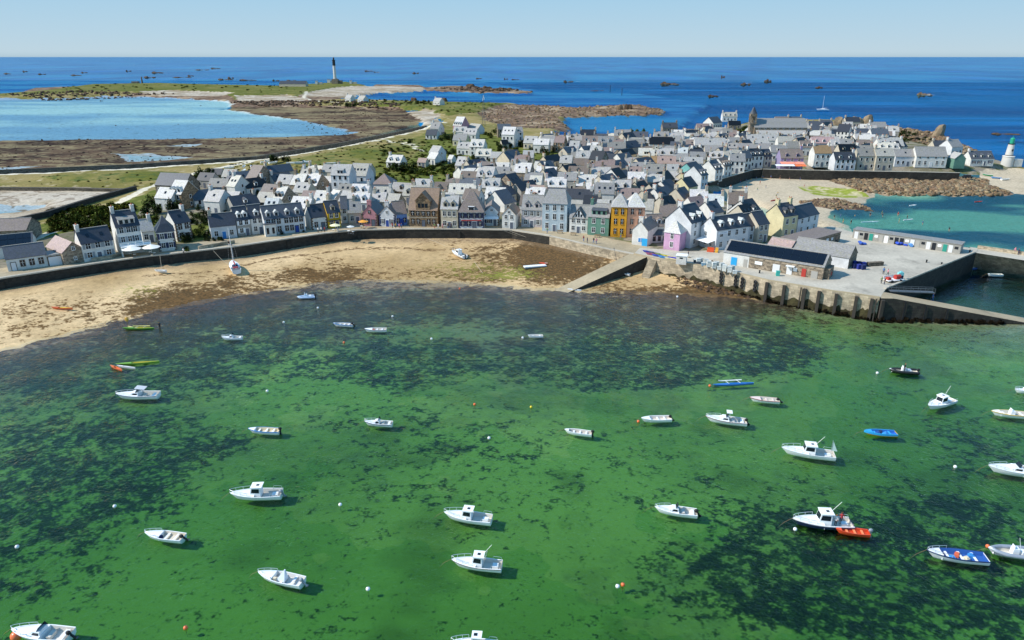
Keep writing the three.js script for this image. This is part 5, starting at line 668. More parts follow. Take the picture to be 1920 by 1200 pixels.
// sheds on the pier
{
  const s = frontHouse(1358, 472, 1545, 501, 3.2, { name: 'net_shed', label: 'long fishermen shed with solar roof and bright blue double door', wall: 's', roof: 'g', d: 7.5, pitch: .62, cols: 0, rows: 0, what: null, solar: 12, base: 5.08 }), z = s.d / 2, L = s.w;
  part('white_front', boxG(-L / 2 - .02, -L / 2 + L * .27, 0, 3.0, z, z + .03), M.wall_w, s.g); part('white_side', boxG(-L / 2 - .03, -L / 2, -.3, 3.1, -z, z), M.wall_w, s.g);
  for (const [x, w, h, y, m, n] of [[.115, 1.5, 2.1, 0, M.brightBlue, 'blue_door'], [.235, .9, 2, 0, M.greyTrim, 'door'], [.37, 1.8, .8, 1.2, M.white, 'sign_board'], [.55, 1.7, 2.0, 0, M.doorWhite, 'door'], [.68, 1.3, 2, 0, M.doorWhite, 'door'], [.735, .9, .9, 1, M.white, 'window'], [.82, 1.0, 2, 0, M.red, 'red_door'], [.92, 1.5, 1.8, 0, M.greyTrim, 'door']]) part(n, boxG(-w / 2, w / 2, y, y + h, 0, .07), m, s.g, [-L / 2 + L * x, 0, z + .032]);
  part('porch_roof', boxG(-1, 1, 2.2, 2.3, z, z + 1.1), M.white, s.g, [-L / 2 + L * .69, 0, 0]); part('annex', boxG(L / 2, L / 2 + 1.2, -.1, 2.6, -1.5, z - 1), M.wall_d, s.g); part('annex_sign', boxG(L / 2 + 1.2, L / 2 + 1.23, .6, 1.5, .2, 1.1), M.red, s.g);
  const r2 = frontHouse(1486, 466.5, 1593, 484, 2.9, { name: 'net_shed', label: 'grey slate roofed shed just behind the solar roofed shed', wall: 'W', roof: 'g', d: 7, pitch: .7, cols: 0, rows: 0, base: 5.08 }); part('gable_face', new Faces().add([[r2.w / 2 + .01, -.2, r2.d / 2], [r2.w / 2 + .01, -.2, -r2.d / 2], [r2.w / 2 + .01, 2.85, -r2.d / 2], [r2.w / 2 + .01, 2.85 + r2.r - .2, 0], [r2.w / 2 + .01, 2.85, r2.d / 2]]).geo(), M.wall_d, r2.g);
  const fl = frontHouse(1508, 455, 1577, 435.5, 2.8, { name: 'storage_block', label: 'flat roofed storage block facing the concrete pier yard', wall: 'd', roof: 'b', kind: 'flat', d: 7, cols: 0, rows: 0, base: 5.08 }); for (let k = 0; k < 7; k++) part(k % 2 ? 'window' : 'door', k % 2 ? boxG(-.5, .5, 1.1, 1.9, 0, .05) : boxG(-.6, .6, 0, 2, 0, .06), k % 3 ? M.doorWhite : M.glass, fl.g, [(k - 3) * fl.w / 7.5, 0, fl.d / 2 + .002]);
  const rs = frontHouse(1600, 431, 1803, 460, 2.45, { name: 'lockup_row', label: 'long row of low concrete lockups along the pier edge', wall: 'g', roof: 'g', kind: 'flat', d: 4, cols: 0, rows: 0, base: 5.08 }), cm = [M.doorWhite, M.glass, M.black, std(0x2a8f7e), M.doorWhite, M.greyTrim, M.white];
  for (let k = 0; k < 20; k++) { const x = -rs.w / 2 + 1 + k * (rs.w - 2) / 19; if (k % 3 === 1) part('window', boxG(-.45, .45, 1.1, 1.8, 0, .05), k % 2 ? M.glass : M.white, rs.g, [x, 0, rs.d / 2 + .002]); else part('door', boxG(-.5, .5, 0, 2, 0, .06), cm[k % 7], rs.g, [x, 0, rs.d / 2 + .002]); }
  const hs = frontHouse(1437, 462, 1480, 470, 2.6, { name: 'net_shed', label: 'shed with reddish ridge between the inn and solar roofed shed', wall: 's', roof: 'r', d: 6, pitch: .7, cols: 0, rows: 0 });
}
// low buildings behind the boathouse
house({ px: 14, py: 432, wpx: 60, rot: 12, e: 3, wall: 's', roof: 'b', d: 10, cols: 0, rows: 0, pitch: .5, label: 'wide stone store with flat brown roof beside the salt dyke', name: 'store' });
house({ px: 22, py: 461, wpx: 58, rot: 28, e: 3.2, wall: 'w', roof: 'd', d: 9, cols: 0, rows: 0, pitch: .5, solar: 5, label: 'white workshop with solar panels behind the low boathouse', name: 'workshop' });
// ---------------------------------------------------------------- vegetation and rocks
const LEAF = ['#63782f', '#48602b', '#7c9234', '#87985a', '#a8a43a'].map((c) => std(new THREE.Color(c), { side: THREE.DoubleSide, roughness: .9 }));
const crowns = [0, 1, 2, 3].map(() => { // leaf clumps through a lumpy volume, unit radius
  const P = [], N = [], lobes = []; for (let k = 0; k < 9; k++) { const a = rr(0, 6.28), r = rr(.1, .62); lobes.push([Math.cos(a) * r, rr(.25, .85), Math.sin(a) * r, rr(.28, .48)]); }
  const v = new THREE.Vector3(), q = new THREE.Quaternion(), e = new THREE.Euler();
  for (let k = 0; k < 520; k++) {
    const [lx, ly, lz, lr] = lobes[k % 9], z = rr(-1, 1), a = rr(0, 6.283), s = Math.sqrt(1 - z * z), r = lr * Math.cbrt(rr(.35, 1)), c = [lx + Math.cos(a) * s * r, Math.max(.03, ly + z * r), lz + Math.sin(a) * s * r], w = rr(.05, .11);
    q.setFromEuler(e.set(rr(-1.2, 1.2), rr(0, 6.28), rr(-1.2, 1.2))); const pts = [[-w, 0, 0], [0, 0, -w * .8], [w, 0, 0], [0, w * .35, w * .8]].map((p) => v.set(...p).applyQuaternion(q).toArray().map((t, i) => t + c[i]));
    v.set(0, 1, 0).applyQuaternion(q); if (v.y < 0) v.negate(); v.lerp(new THREE.Vector3(c[0] - lx, c[1] - ly, c[2] - lz).normalize(), .5).normalize();
    for (const i of [0, 1, 2, 0, 2, 3]) { P.push(...pts[i]); N.push(v.x, v.y, v.z); }
  }
  const g = new THREE.BufferGeometry(); g.setAttribute('position', new THREE.Float32BufferAttribute(P, 3)); g.setAttribute('normal', new THREE.Float32BufferAttribute(N, 3)); return g;
});
const trunkG = merge([rod([0, -.3, 0], [.05, .5, 0], .07, .045), rod([.04, .35, 0], [.3, .8, .1], .035, .015), rod([.04, .4, 0], [-.28, .75, -.12], .035, .015), rod([.04, .45, 0], [.02, .85, .25], .03, .012)]);
const TRUNK = std(0x5b4a3a);
function bush(name, label, cat, x, z, r, h, m, group, y) {
  const o = thing(name, label, cat, [x, y ?? groundY(x, z), z], rr(0, 6.28), group); const c = part('crown', pick(crowns), m, o); c.scale.set(r, h, r * rr(.85, 1.15)); const t = part('trunk', trunkG, TRUNK, o); t.scale.set(r, h, r); return o;
}
// [px, py, spread px, spread py, how many, radius m, height m, leaf, place]
const GROVES = [[285, 418, 24, 8, 9, 1.7, 2.1, 0, 'in the yard behind the tall terrace house'], [235, 436, 20, 3, 5, 1.2, 1.5, 2, 'at the back of the house with grey shutters'], [378, 440, 22, 9, 12, 1.3, 1.6, 0, 'in the courtyard between mansard house and cottage'], [368, 415, 24, 8, 11, 1.5, 1.8, 1, 'on the slope behind the mansard house'], [450, 396, 40, 5, 14, 1.2, 1.4, 0, 'in the strip garden behind the terrace row'], [310, 428, 14, 5, 5, 1.4, 1.8, 1, 'close behind the mansard house roof'], [600, 335, 24, 5, 7, 1.6, 1.6, 3, 'on the waste ground above the granite houses'], [520, 384, 8, 4, 4, 1, 1.4, 0, 'between the small metal roof and granite house'], [300, 396, 30, 8, 9, 2.4, 3.6, 1, 'below the white and granite houses near the dyke'], [160, 420, 36, 7, 12, 2.2, 2.6, 0, 'behind the house with grey shutters'], [200, 398, 48, 12, 22, 2.2, 1.7, 2, 'along the sloping dyke path'], [232, 392, 20, 5, 5, 1.6, 1.4, 4, 'with yellow gorse flowers behind the tall terrace house'], [392, 332, 26, 7, 10, 2.6, 3.6, 1, 'in the clump left of the boat park'], [475, 372, 34, 12, 16, 1.3, 1.6, 0, 'in the walled gardens behind the quay terrace'], [500, 352, 24, 5, 5, 1.6, 2, 1, 'beside the grey barn'], [390, 402, 30, 8, 8, 1.5, 1.8, 1, 'in the garden behind the stone gabled cottage'], [352, 450, 10, 5, 5, 1.5, 2.2, 1, 'between the mansard house and the stone gabled cottage'], [522, 300, 20, 4, 5, 2.6, 3, 1, 'at the upper edge of the boat park'], [602, 360, 4, 2, 2, 2, 2.6, 2, 'bright green among the middle roofs'], [757, 322, 26, 7, 10, 2.8, 3, 1, 'right below the lone white house in the meadow'], [805, 325, 50, 8, 16, 2.4, 1.8, 2, 'in the green thicket above the quay roofs'], [830, 312, 40, 7, 12, 2.4, 2.4, 1, 'between the meadow and the beige cottage'], [845, 262, 20, 8, 9, 2.4, 3, 1, 'around the white houses below the pink house'], [835, 292, 24, 8, 9, 2.2, 2.4, 1, 'behind the narrow white gables'], [905, 302, 22, 5, 7, 2.2, 2.2, 1, 'below the white houses with two dormers'], [910, 255, 26, 8, 9, 2.6, 2.6, 0, 'below the radio mast'], [950, 278, 24, 6, 7, 2.4, 2.4, 1, 'beneath the tall white house near the rocks'], [1010, 284, 34, 9, 16, 2.6, 3.2, 1, 'in the dark garden right of the tall white house'], [1040, 297, 22, 5, 6, 2, 2.2, 0, 'behind the small white gable'], [725, 330, 40, 6, 8, 2, 1.4, 2, 'at the foot of the green meadow'], [735, 284, 16, 2, 4, 2, 1.6, 1, 'in the open meadow hollow'], [745, 376, 6, 3, 3, 1.8, 3, 1, 'between the roofs left of the big brown stone house'], [1195, 252, 14, 4, 5, 2.4, 3, 2, 'by the north shore roofs'], [1400, 246, 18, 8, 10, 2.8, 3.4, 1, 'before the church tower'], [1387, 250, 14, 4, 5, 2.2, 2.6, 2, 'left of the church'], [1496, 268, 6, 4, 3, 2, 3, 1, 'between church and village'], [1692, 252, 24, 5, 11, 2.4, 2, 1, 'on the headland behind the seafront'], [1720, 262, 26, 4, 7, 1.6, 1.2, 1, 'on the dry slope of the headland'], [1565, 303, 6, 4, 3, 1.4, 2, 1, 'beside the navy shuttered seafront house'], [1630, 275, 8, 2, 4, 1.4, 1.6, 0, 'behind the grey seafront pair'], [660, 198, 14, 2, 6, 3, 3, 1, 'round the houses on the neck of land'], [795, 195, 16, 2, 6, 3, 3, 1, 'by the house beside the dark rocks'], [768, 268, 5, 1, 2, 2, 2, 1, 'dark and round in the meadow'], [350, 470, 6, 2, 2, 1, 1.1, 2, 'on the quay by the garden wall'], [545, 437, 26, 4, 8, .8, 1.1, 1, 'in front of the long terraced house'], [400, 452, 20, 3, 5, .9, 1.1, 1, 'before the stone gabled cottage']];
for (const [px, py, sx, sy, n, r, h, leaf, place] of GROVES) for (let k = 0; k < n; k++) { const q = at(px - sx + 2 * sx * (k + rnd()) / n, py + rr(-sy, sy), 5); const big = r > 1.7; bush(big ? 'shrub' : 'bush', `${['green', 'dark green', 'bright green', 'grey green', 'yellow flecked'][leaf]} ${big ? 'shrub' : 'bush'}${n > 1 ? ', ' + ORD[k] + ' from left' : ''}, ${place}`, big ? 'shrub' : 'bush', q.x, q.z, r * rr(.7, 1.25), h * rr(.7, 1.2), LEAF[leaf], 'shrubs ' + place, Math.max(4.6, groundY(q.x, q.z)) - .1); }
{ // ground cover: brambles, tufts
  const spots = []; const add = (px, py, sx, sy, n, s0, s1) => { for (let k = 0; k < n; k++) { const q = at(px + rr(-sx, sx), py + rr(-sy, sy), 5); spots.push([q.x, q.z, rr(s0, s1)]); } };
  add(170, 408, 80, 26, 520, .6, 1.5); add(680, 290, 120, 26, 130, .35, .9); add(800, 300, 90, 40, 300, .5, 1.2); add(880, 200, 120, 10, 120, .6, 1.6); add(200, 334, 180, 10, 40, .3, .7); add(480, 365, 60, 20, 200, .3, .8); add(1700, 255, 50, 14, 140, .4, 1.2); add(350, 166, 240, 8, 90, 1, 3); add(960, 290, 70, 30, 160, .5, 1); add(500, 320, 70, 20, 160, .3, .7); add(700, 190, 100, 6, 120, .8, 2);
  const ok = spots.filter(([x, z]) => z < quayZ(x) - 14 && landY(x, z) > 2.6);
  const im = new THREE.InstancedMesh(crowns[0], LEAF[0], ok.length), m4 = new THREE.Matrix4(), qq = new THREE.Quaternion(), up = new THREE.Vector3(0, 1, 0), col = new THREE.Color();
  ok.forEach(([x, z, s], i) => { m4.compose(new THREE.Vector3(x, landY(x, z) - .1, z), qq.setFromAxisAngle(up, rnd() * 6.28), new THREE.Vector3(s * 1.5, s * .7, s * 1.5)); im.setMatrixAt(i, m4); im.setColorAt(i, col.setRGB(rr(.7, 1.5), rr(.75, 1.15), rr(.6, 1))); });
  im.name = 'undergrowth'; im.castShadow = im.receiveShadow = true; tag(im, 'brambles and rough grass tufts over the meadows', 'undergrowth', null, 'stuff'); scene.add(im);
}
const rocks = [0, 1, 2, 3].map((k) => { const g = new THREE.IcosahedronGeometry(1, k === 3 ? 2 : 1), p = g.attributes.position, v = new THREE.Vector3(); for (let i = 0; i < p.count; i++) { v.fromBufferAttribute(p, i); const n = fbm(v.x * 1.3 + k * 9, v.y * 1.3 + v.z * 1.7 + k * 5, 3), c = Math.round((fbm(v.x * 2.1 + k, v.z * 2.1 + v.y, 2)) * 5) / 5; v.multiplyScalar(.45 + n * .6 + c * .35); p.setXYZ(i, v.x, v.y, v.z); } g.computeVertexNormals(); return g; });
const rockTex = tex(256, 256, (i, j) => { const a = wrapn(i, j, 256, 6, 4), b = wrapn(i, j, 256, 30, 3, 5), s = 170 + (a - .5) * 160 + (b - .5) * 90; return [s, s * .95, s * .88]; }, null); rockTex.wrapS = rockTex.wrapT = THREE.RepeatWrapping;
const ROCKS = [0xa8927a, 0x75614f, 0xc6b79f, 0x5a4a40].map((c) => std(c, { map: rockTex, roughness: .95 }));
{ // rocky foreshores: too many stones to count
  const lists = [[], [], []], area = (pts, h, n, s0, s1, dark) => { const q = ats(pts, h); let x0 = 1e9, x1 = -1e9, z0 = 1e9, z1 = -1e9; for (const [x, z] of q) { x0 = Math.min(x0, x); x1 = Math.max(x1, x); z0 = Math.min(z0, z); z1 = Math.max(z1, z); } for (let k = 0, t = 0; k < n && t < n * 20; t++) { const x = rr(x0, x1), z = rr(z0, z1); let c = false; for (let i = 0, j = q.length - 1; i < q.length; j = i++) if ((q[i][1] > z) !== (q[j][1] > z) && x < q[i][0] + (z - q[i][1]) / (q[j][1] - q[i][1]) * (q[j][0] - q[i][0])) c = !c; if (!c) continue; k++; lists[dark ? 1 : Math.floor(rnd() * 2.6) % 2 * 2].push([x, z, s0 + (s1 - s0) * Math.pow(rnd(), 2.2)]); } };
  area([[1556, 338], [1640, 330], [1800, 332], [1850, 336], [1850, 346], [1900, 358], [1840, 362], [1700, 362], [1620, 358]], 1.6, 3200, .3, 1.5); area([[1500, 378], [1560, 374], [1625, 384], [1640, 392], [1560, 393], [1500, 385]], 1, 260, .3, 1); area([[895, 212], [940, 198], [1000, 195], [1080, 200], [1180, 194], [1250, 205], [1240, 211], [1110, 214], [1045, 218], [1070, 236], [1010, 243], [960, 240], [910, 228]], 2, 1500, .3, 1.7); area([[1640, 225], [1700, 240], [1760, 246], [1800, 262], [1850, 285], [1840, 296], [1790, 288], [1720, 270], [1670, 250]], 2.5, 900, .4, 2.2);
  area([[430, 192], [520, 190], [640, 194], [760, 203], [740, 207], [600, 201], [480, 200]], 1, 500, .8, 2.6, 1); area([[0, 262], [300, 258], [480, 255], [640, 262], [480, 290], [230, 305], [0, 316]], .4, 420, .2, .9, 1); area([[560, 240], [620, 205], [780, 215], [770, 236], [660, 262]], .5, 260, .3, 1, 1); area([[0, 182], [170, 174], [330, 178], [100, 186]], 1.5, 400, .8, 3, 1); area([[1250, 520], [1330, 520], [1440, 550], [1430, 558], [1330, 545], [1270, 530]], .6, 420, .15, .6, 1); area([[800, 166], [900, 163], [1000, 171], [900, 173]], 1, 220, 1, 4, 1); area([[1280, 508], [1400, 530], [1440, 552], [1390, 540], [1290, 516]], 1, 160, .2, .7);
  lists.forEach((l, k) => { const im = new THREE.InstancedMesh(rocks[k], ROCKS[[0, 1, 2][k]], l.length), m4 = new THREE.Matrix4(), qq = new THREE.Quaternion(), e = new THREE.Euler(), col = new THREE.Color(); l.forEach(([x, z, s], i) => { m4.compose(new THREE.Vector3(x, groundY(x, z) + s * .12, z), qq.setFromEuler(e.set(rr(-.4, .4), rr(0, 6.3), rr(-.4, .4))), new THREE.Vector3(s, s * rr(.5, .85), s * rr(.7, 1.1))); im.setMatrixAt(i, m4); const t = rr(.7, 1.2); im.setColorAt(i, col.setRGB(t * rr(.95, 1.1), t, t * rr(.85, 1))); }); im.name = numbered('foreshore_rocks'); im.castShadow = im.receiveShadow = true; tag(im, ['brown boulders heaped along the rocky shores', 'dark weedy stones on the tidal flats and reefs', 'pale weathered boulders along the rocky shores'][k], 'rocks', null, 'stuff'); scene.add(im); });
}
const reefG = [0, 1, 2].map(() => merge([0, 1, 2, 3, 4, 5].map((i) => moved(rocks[i % 4], rr(-.8, .8), rr(-.15, .05), rr(-.6, .6), rr(0, 6), rr(.2, .5), i ? rr(.25, .6) : .95, rr(.2, .5)))));
function rock(px, py, wpx, hpx, label, m, h = 0, group) { const q = at(px, py, h), w = wpx * q.s / 2, hh = hpx * q.s, o = part('rock', pick(rocks), m, scene, [q.x, h - hh * .15, q.z], rr(0, 6)); o.scale.set(w, hh, w * .7); o.rotation.y = rr(-.3, .3); tag(o, label, 'rock', group); return o; }
rock(1758, 250, 22, 22, 'tall leaning rock standing alone on the headland', ROCKS[2], 4).rotation.z = -.35;
rock(1571, 232, 26, 16, 'rounded boulder behind roofs, left of the great rock pile', ROCKS[2], 5); rock(1606, 234, 28, 20, 'great pale boulder at the middle of the rock pile', ROCKS[2], 5); rock(1625, 234, 26, 22, 'great pale boulder at the right of the rock pile', ROCKS[2], 5); rock(1178, 203, 18, 11, 'tall dark block at the end of the rocky point', ROCKS[1], 2.5); rock(1162, 204, 14, 9, 'pinkish boulder beside the tall dark block on the point', ROCKS[0], 2.5); rock(1228, 208, 34, 6, 'low brown islet just off the rocky point', ROCKS[1], 0); rock(776, 187, 12, 6, 'dark boulder by the meadow shore', ROCKS[1], 4); rock(832, 190, 18, 8, 'dark boulder pile beside the lone white house', ROCKS[1], 4); rock(882, 163, 22, 7, 'tall knob of rock on the dark skerry', ROCKS[1], 1);
for (const [px, py, w, h, l] of [[1880, 251, 66, 3, 'long low reef off the harbour light'], [1732, 177, 24, 6, 'lone brown rock in deep blue water below the horizon'], [1536, 164, 14, 3, 'small dark rock awash above the anchored yacht'], [1440, 152, 14, 5, 'dark rock furthest right of the reef pair'], [1398, 158, 18, 4, 'low dark rock left of the reef pair'], [1355, 144, 10, 4, 'small rock nearest the horizon above the village'], [1252, 157, 34, 5, 'broad flat rock in open water above the point'], [1336, 180, 18, 4, 'flat rock in the blue water above the church'], [1064, 153, 26, 3, 'low wave washed ledge in mid sea']]) rock(px, py, w, h * 1.1, l, ROCKS[px === 1732 ? 0 : 1], 0).geometry = reefG[px % 3];
let reefN = 0; for (const [px, py, w, h] of [[12, 138, 22, 4], [46, 134, 16, 5], [78, 139, 16, 4], [140, 141, 28, 4], [157, 136, 20, 4], [240, 133, 16, 5], [292, 136, 28, 6], [280, 145, 26, 6], [340, 145, 40, 3], [356, 142, 14, 5], [378, 131, 30, 3], [402, 128, 20, 4], [420, 149, 50, 5], [432, 146, 14, 6], [460, 150, 40, 4], [516, 151, 20, 6], [545, 151, 22, 4], [690, 133, 18, 4], [705, 135, 16, 3], [779, 137, 14, 5], [897, 147, 12, 4], [948, 148, 12, 5], [965, 149, 16, 3], [955, 171, 40, 3], [985, 172, 26, 2], [1120, 170, 30, 2], [190, 189, 6, 2.4], [376, 198, 5, 2.4], [217, 235, 5, 2.4], [334, 233, 4, 2]].sort((a, b) => a[0] - b[0])) { const o = rock(px, py, w * .9, h * .48, `dark reef rock in the sea around the far spit, ${ORD[reefN++]} from left`, ROCKS[1], 0, 'reef rocks around the far spit'); o.geometry = reefG[reefN % 3]; }
{ // breaking water on the outer reefs
  const f = new Faces(); for (const [px, py, w] of [[36, 120, 30], [90, 121, 14], [262, 122, 26], [285, 124, 10], [405, 124, 30], [452, 126, 20], [565, 129, 12], [648, 132, 10], [690, 132, 16], [705, 131, 10], [712, 136, 12], [1082, 153, 8], [1262, 158, 10], [1405, 156, 22], [1738, 178, 22]]) { const q = at(px, py, .1), hw = w * q.s / 2; let r = 1.6 + hw * .1; for (let k = 0; k < 5; k++) { const x = q.x + rr(-hw, hw), z = q.z + rr(-r, r) * 2, a = rr(.15, .4) * hw, b = r * rr(.5, 1.4); const pts = []; for (let i = 0; i < 7; i++) { const t = i / 7 * 6.283; pts.push([x + Math.cos(t) * a * rr(.6, 1.2), .12 + k * .01, z - Math.sin(t) * b * rr(.6, 1.2)]); } f.add(pts); } }
  const o = part('surf', f.geo(), std(0xf2f5f6, { roughness: 1 }), scene); tag(o, 'white surf breaking over the outer reefs', 'surf', null, 'stuff');
}

{ // kelp hanging along the foot of the pier
  const pts = []; for (let k = 0; k < 260; k++) { const x = rr(46, 108), z = quayZ(x) + rr(-.1, .9); pts.push([x, z, rr(.25, .6)]); }
  const im = new THREE.InstancedMesh(crowns[1], std(0x4a3d24, { side: THREE.DoubleSide }), pts.length), m4 = new THREE.Matrix4(), qq = new THREE.Quaternion(), up = new THREE.Vector3(0, 1, 0);
  pts.forEach(([x, z, s], i) => { m4.compose(new THREE.Vector3(x, rr(-.7, .25), z), qq.setFromAxisAngle(up, rnd() * 6.28), new THREE.Vector3(s * 1.5, s * 1.3, s * .9)); im.setMatrixAt(i, m4); }); im.name = 'kelp'; im.castShadow = im.receiveShadow = true; tag(im, 'dark kelp clinging along the foot of the pier', 'kelp', null, 'stuff'); scene.add(im);
}
// ---------------------------------------------------------------- boats
const paint = (c, o = {}) => once('paint' + c + JSON.stringify(o), () => phys(c, { roughness: .38, clearcoat: .25, clearcoatRoughness: .25, ...o }));
const WHITE = 0xeef0f0, DECK = 0xe6e4de;
function grid(rows) { // rows of points -> smooth sheet
  const n = rows.length, m = rows[0].length, P = [], I = []; for (const r of rows) for (const p of r) P.push(...p);
  for (let i = 0; i + 1 < n; i++) for (let j = 0; j + 1 < m; j++) { const a = i * m + j, b = a + m; I.push(a, b, a + 1, a + 1, b, b + 1); }
  const g = new THREE.BufferGeometry(); g.setAttribute('position', new THREE.Float32BufferAttribute(P, 3)); g.setIndex(I); g.computeVertexNormals(); return g;
}
function strip(g) { const n = g.index ? g.toNonIndexed() : g; for (const k of Object.keys(n.attributes)) if (k !== 'position' && k !== 'normal') n.deleteAttribute(k); return n; }
const join = (l) => mergeGeometries(l.map(strip));
function hullShapes(L, B, h, o) {
  const N = 15, full = o.full || .55, stern = o.stern ?? .88, sheer = o.sheer ?? .4, draft = o.draft ?? .28;
  const half = (t) => B / 2 * Math.pow(Math.max(0, 1 - Math.pow(1 - Math.min(t / full, 1), 2.2)), .72) * (t > full ? 1 - (1 - stern) * Math.pow((t - full) / (1 - full), 1.6) : 1);
  const top = (t) => h * (1 + sheer * Math.pow(1 - t, 2.2)), X = (t, y) => L / 2 - t * L + .09 * L * Math.pow(1 - t, 4) * (y / h - .3);
  const S = [], sides = [[], []]; let inner = [], floor = [], rim = [], fore = [];
  for (let i = 0; i <= N; i++) {
    const t = Math.pow(i / N, 1.25), b = half(t), y1 = top(t), k = -draft * (1 - Math.pow(1 - t, 5)) + (t < .02 ? 0 : 0), sec = [[b, y1], [b * (.965 - .1 * (1 - t)), y1 * .55], [b * (.9 - .25 * (1 - t)), y1 * .12], [b * (.72 - .3 * (1 - t)), -draft * .45], [0, k]];
    for (const s of [0, 1]) sides[s].push((s ? sec : [...sec].reverse()).map(([z, y]) => [X(t, y), y, (s ? 1 : -1) * z]));
    const ib = Math.max(0, b - .09), fl = o.floor ?? .12; S.push({ t, b, y1, ib, x: X(t, y1) });
    inner.push({ x: X(t, y1) - (t < .03 ? .1 : 0), ib, y1, xf: X(t, fl), fb: Math.max(0, ib * (.88 - .2 * (1 - t))), fl });
  }
  const e = S[S.length - 1], tr = new Faces(), sec = sides[1][N].map((p) => p); tr.add([...sec, ...sides[0][N].slice(1)].reverse());
  const outer = join([grid(sides[0]), grid(sides[1]), tr.geo()]);
  const r1 = join([1, -1].map((s) => grid(S.map((q, i) => { const a = [q.x, q.y1 + .015, s * (q.b + .025)], c = [inner[i].x, q.y1 + .015, s * q.ib]; return s > 0 ? [a, c] : [c, a]; }))));
  const band = join([1, -1].map((s) => grid(S.map((q) => { const a = [q.x + .02, q.y1 + .02, s * (q.b + .03)], c = [q.x + .02, q.y1 - (o.bandH || .09), s * (q.b + .022)]; return s > 0 ? [c, a] : [a, c]; }))));
  const from = inner.filter((q) => S[inner.indexOf(q)].t >= (o.deck ?? .08) - .03);
  const well = join([...[1, -1].map((s) => grid(from.map((q) => { const a = [q.x, q.y1 + .012, s * q.ib], c = [q.xf, q.fl, s * q.fb]; return s > 0 ? [a, c] : [c, a]; }))), grid(from.map((q) => [[q.xf, q.fl, q.fb], [q.xf, q.fl, -q.fb]])), new Faces().add([[from[from.length - 1].x + .03, from[0].fl, -from[from.length - 1].ib], [from[from.length - 1].x + .03, from[0].fl, from[from.length - 1].ib], [from[from.length - 1].x + .03, e.y1 * .82, from[from.length - 1].ib], [from[from.length - 1].x + .03, e.y1 * .82, -from[from.length - 1].ib]]).geo()]);
  const dk = S.filter((q) => q.t <= (o.deck ?? .08) + .05), deckG = grid(dk.map((q) => [-1, -.5, 0, .5, 1].map((z) => [q.x, q.y1 + .012 + (1 - z * z) * .1 * q.b, z * q.b]).reverse()));
  const bulk = dk[dk.length - 1], bulkG = new Faces().add([[bulk.x, .1, bulk.ib], [bulk.x, .1, -bulk.ib], [bulk.x, bulk.y1 + .08, -bulk.ib], [bulk.x, bulk.y1 + .08, bulk.ib]].reverse()).geo();
  return { outer, rim: r1, band, well, deck: join([deckG, bulkG]), S, top, half, X, e };
}
function cabinG(x0, x1, y0, y1, b, rakeF, rakeA, taper) { // x0 aft, x1 fore
  const A = [[x0, y0, b], [x1, y0, b * .8], [x1, y0, -b * .8], [x0, y0, -b]], T = [[x0 + rakeA, y1, b * taper], [x1 - rakeF, y1, b * taper * .85], [x1 - rakeF, y1, -b * taper * .85], [x0 + rakeA, y1, -b * taper]], f = new Faces();
  for (let i = 0; i < 4; i++) { const j = (i + 1) % 4; f.add([A[i], A[j], T[j], T[i]]); } f.add(T);
  const W = (i, j, u0, u1, v0, v1) => { const q = (u, v) => { const lo = A[i].map((c, k) => lerp(c, A[j][k], u)), hi = T[i].map((c, k) => lerp(c, T[j][k], u)); return lo.map((c, k) => lerp(c, hi[k], v)); }; const P = [q(u0, v0), q(u1, v0), q(u1, v1), q(u0, v1)], a = new THREE.Vector3(...P[0]), n = new THREE.Vector3().crossVectors(new THREE.Vector3(...P[1]).sub(a), new THREE.Vector3(...P[3]).sub(a)).normalize().multiplyScalar(.02); return new Faces().slab(P.map((p) => p.map((c, k) => c + n.getComponent(k))), .03).geo(); };
  return { body: f.geo(), W };
}
function outboard(p, x, y, z, tilt = 0, m = M.black) { const o = part('outboard', once('obm', () => merge([moved(new THREE.SphereGeometry(.24, 10, 8), 0, .42, 0, 0, 1.15, 1.1, .8), boxG(-.12, .1, -.5, .3, -.07, .07), boxG(-.2, .18, -.55, -.45, -.12, .12)])), m, p, [x, y, z]); o.rotation.z = -tilt; part('propeller', once('prop', () => merge([boxG(-.03, .03, -.7, -.45, -.02, .02), boxG(-.22, -.16, -.62, -.5, -.14, .14)])), M.steel, o); return o; }
const railM = std(0xd8dade, { roughness: .3, metalness: .7 });
function bowRail(p, H, hgt = .5, tEnd = .34) { const q = H.S.filter((s) => s.t <= tEnd), top = [...q].reverse().map((s) => [s.x - .04, s.y1 + hgt, s.b * .9]).concat(q.slice(1).map((s) => [s.x - .04, s.y1 + hgt, -s.b * .9])); part('bow_rail', tube(top, .03, 5, 30), railM, p); for (const s of q.filter((_, i) => i % 2 === 0)) for (const k of s.t < .01 ? [0] : [-1, 1]) part('rail_post', rod([s.x - .04, s.y1, s.b * .9 * k], [s.x - .04, s.y1 + hgt, s.b * .9 * k], .022), railM, p); }
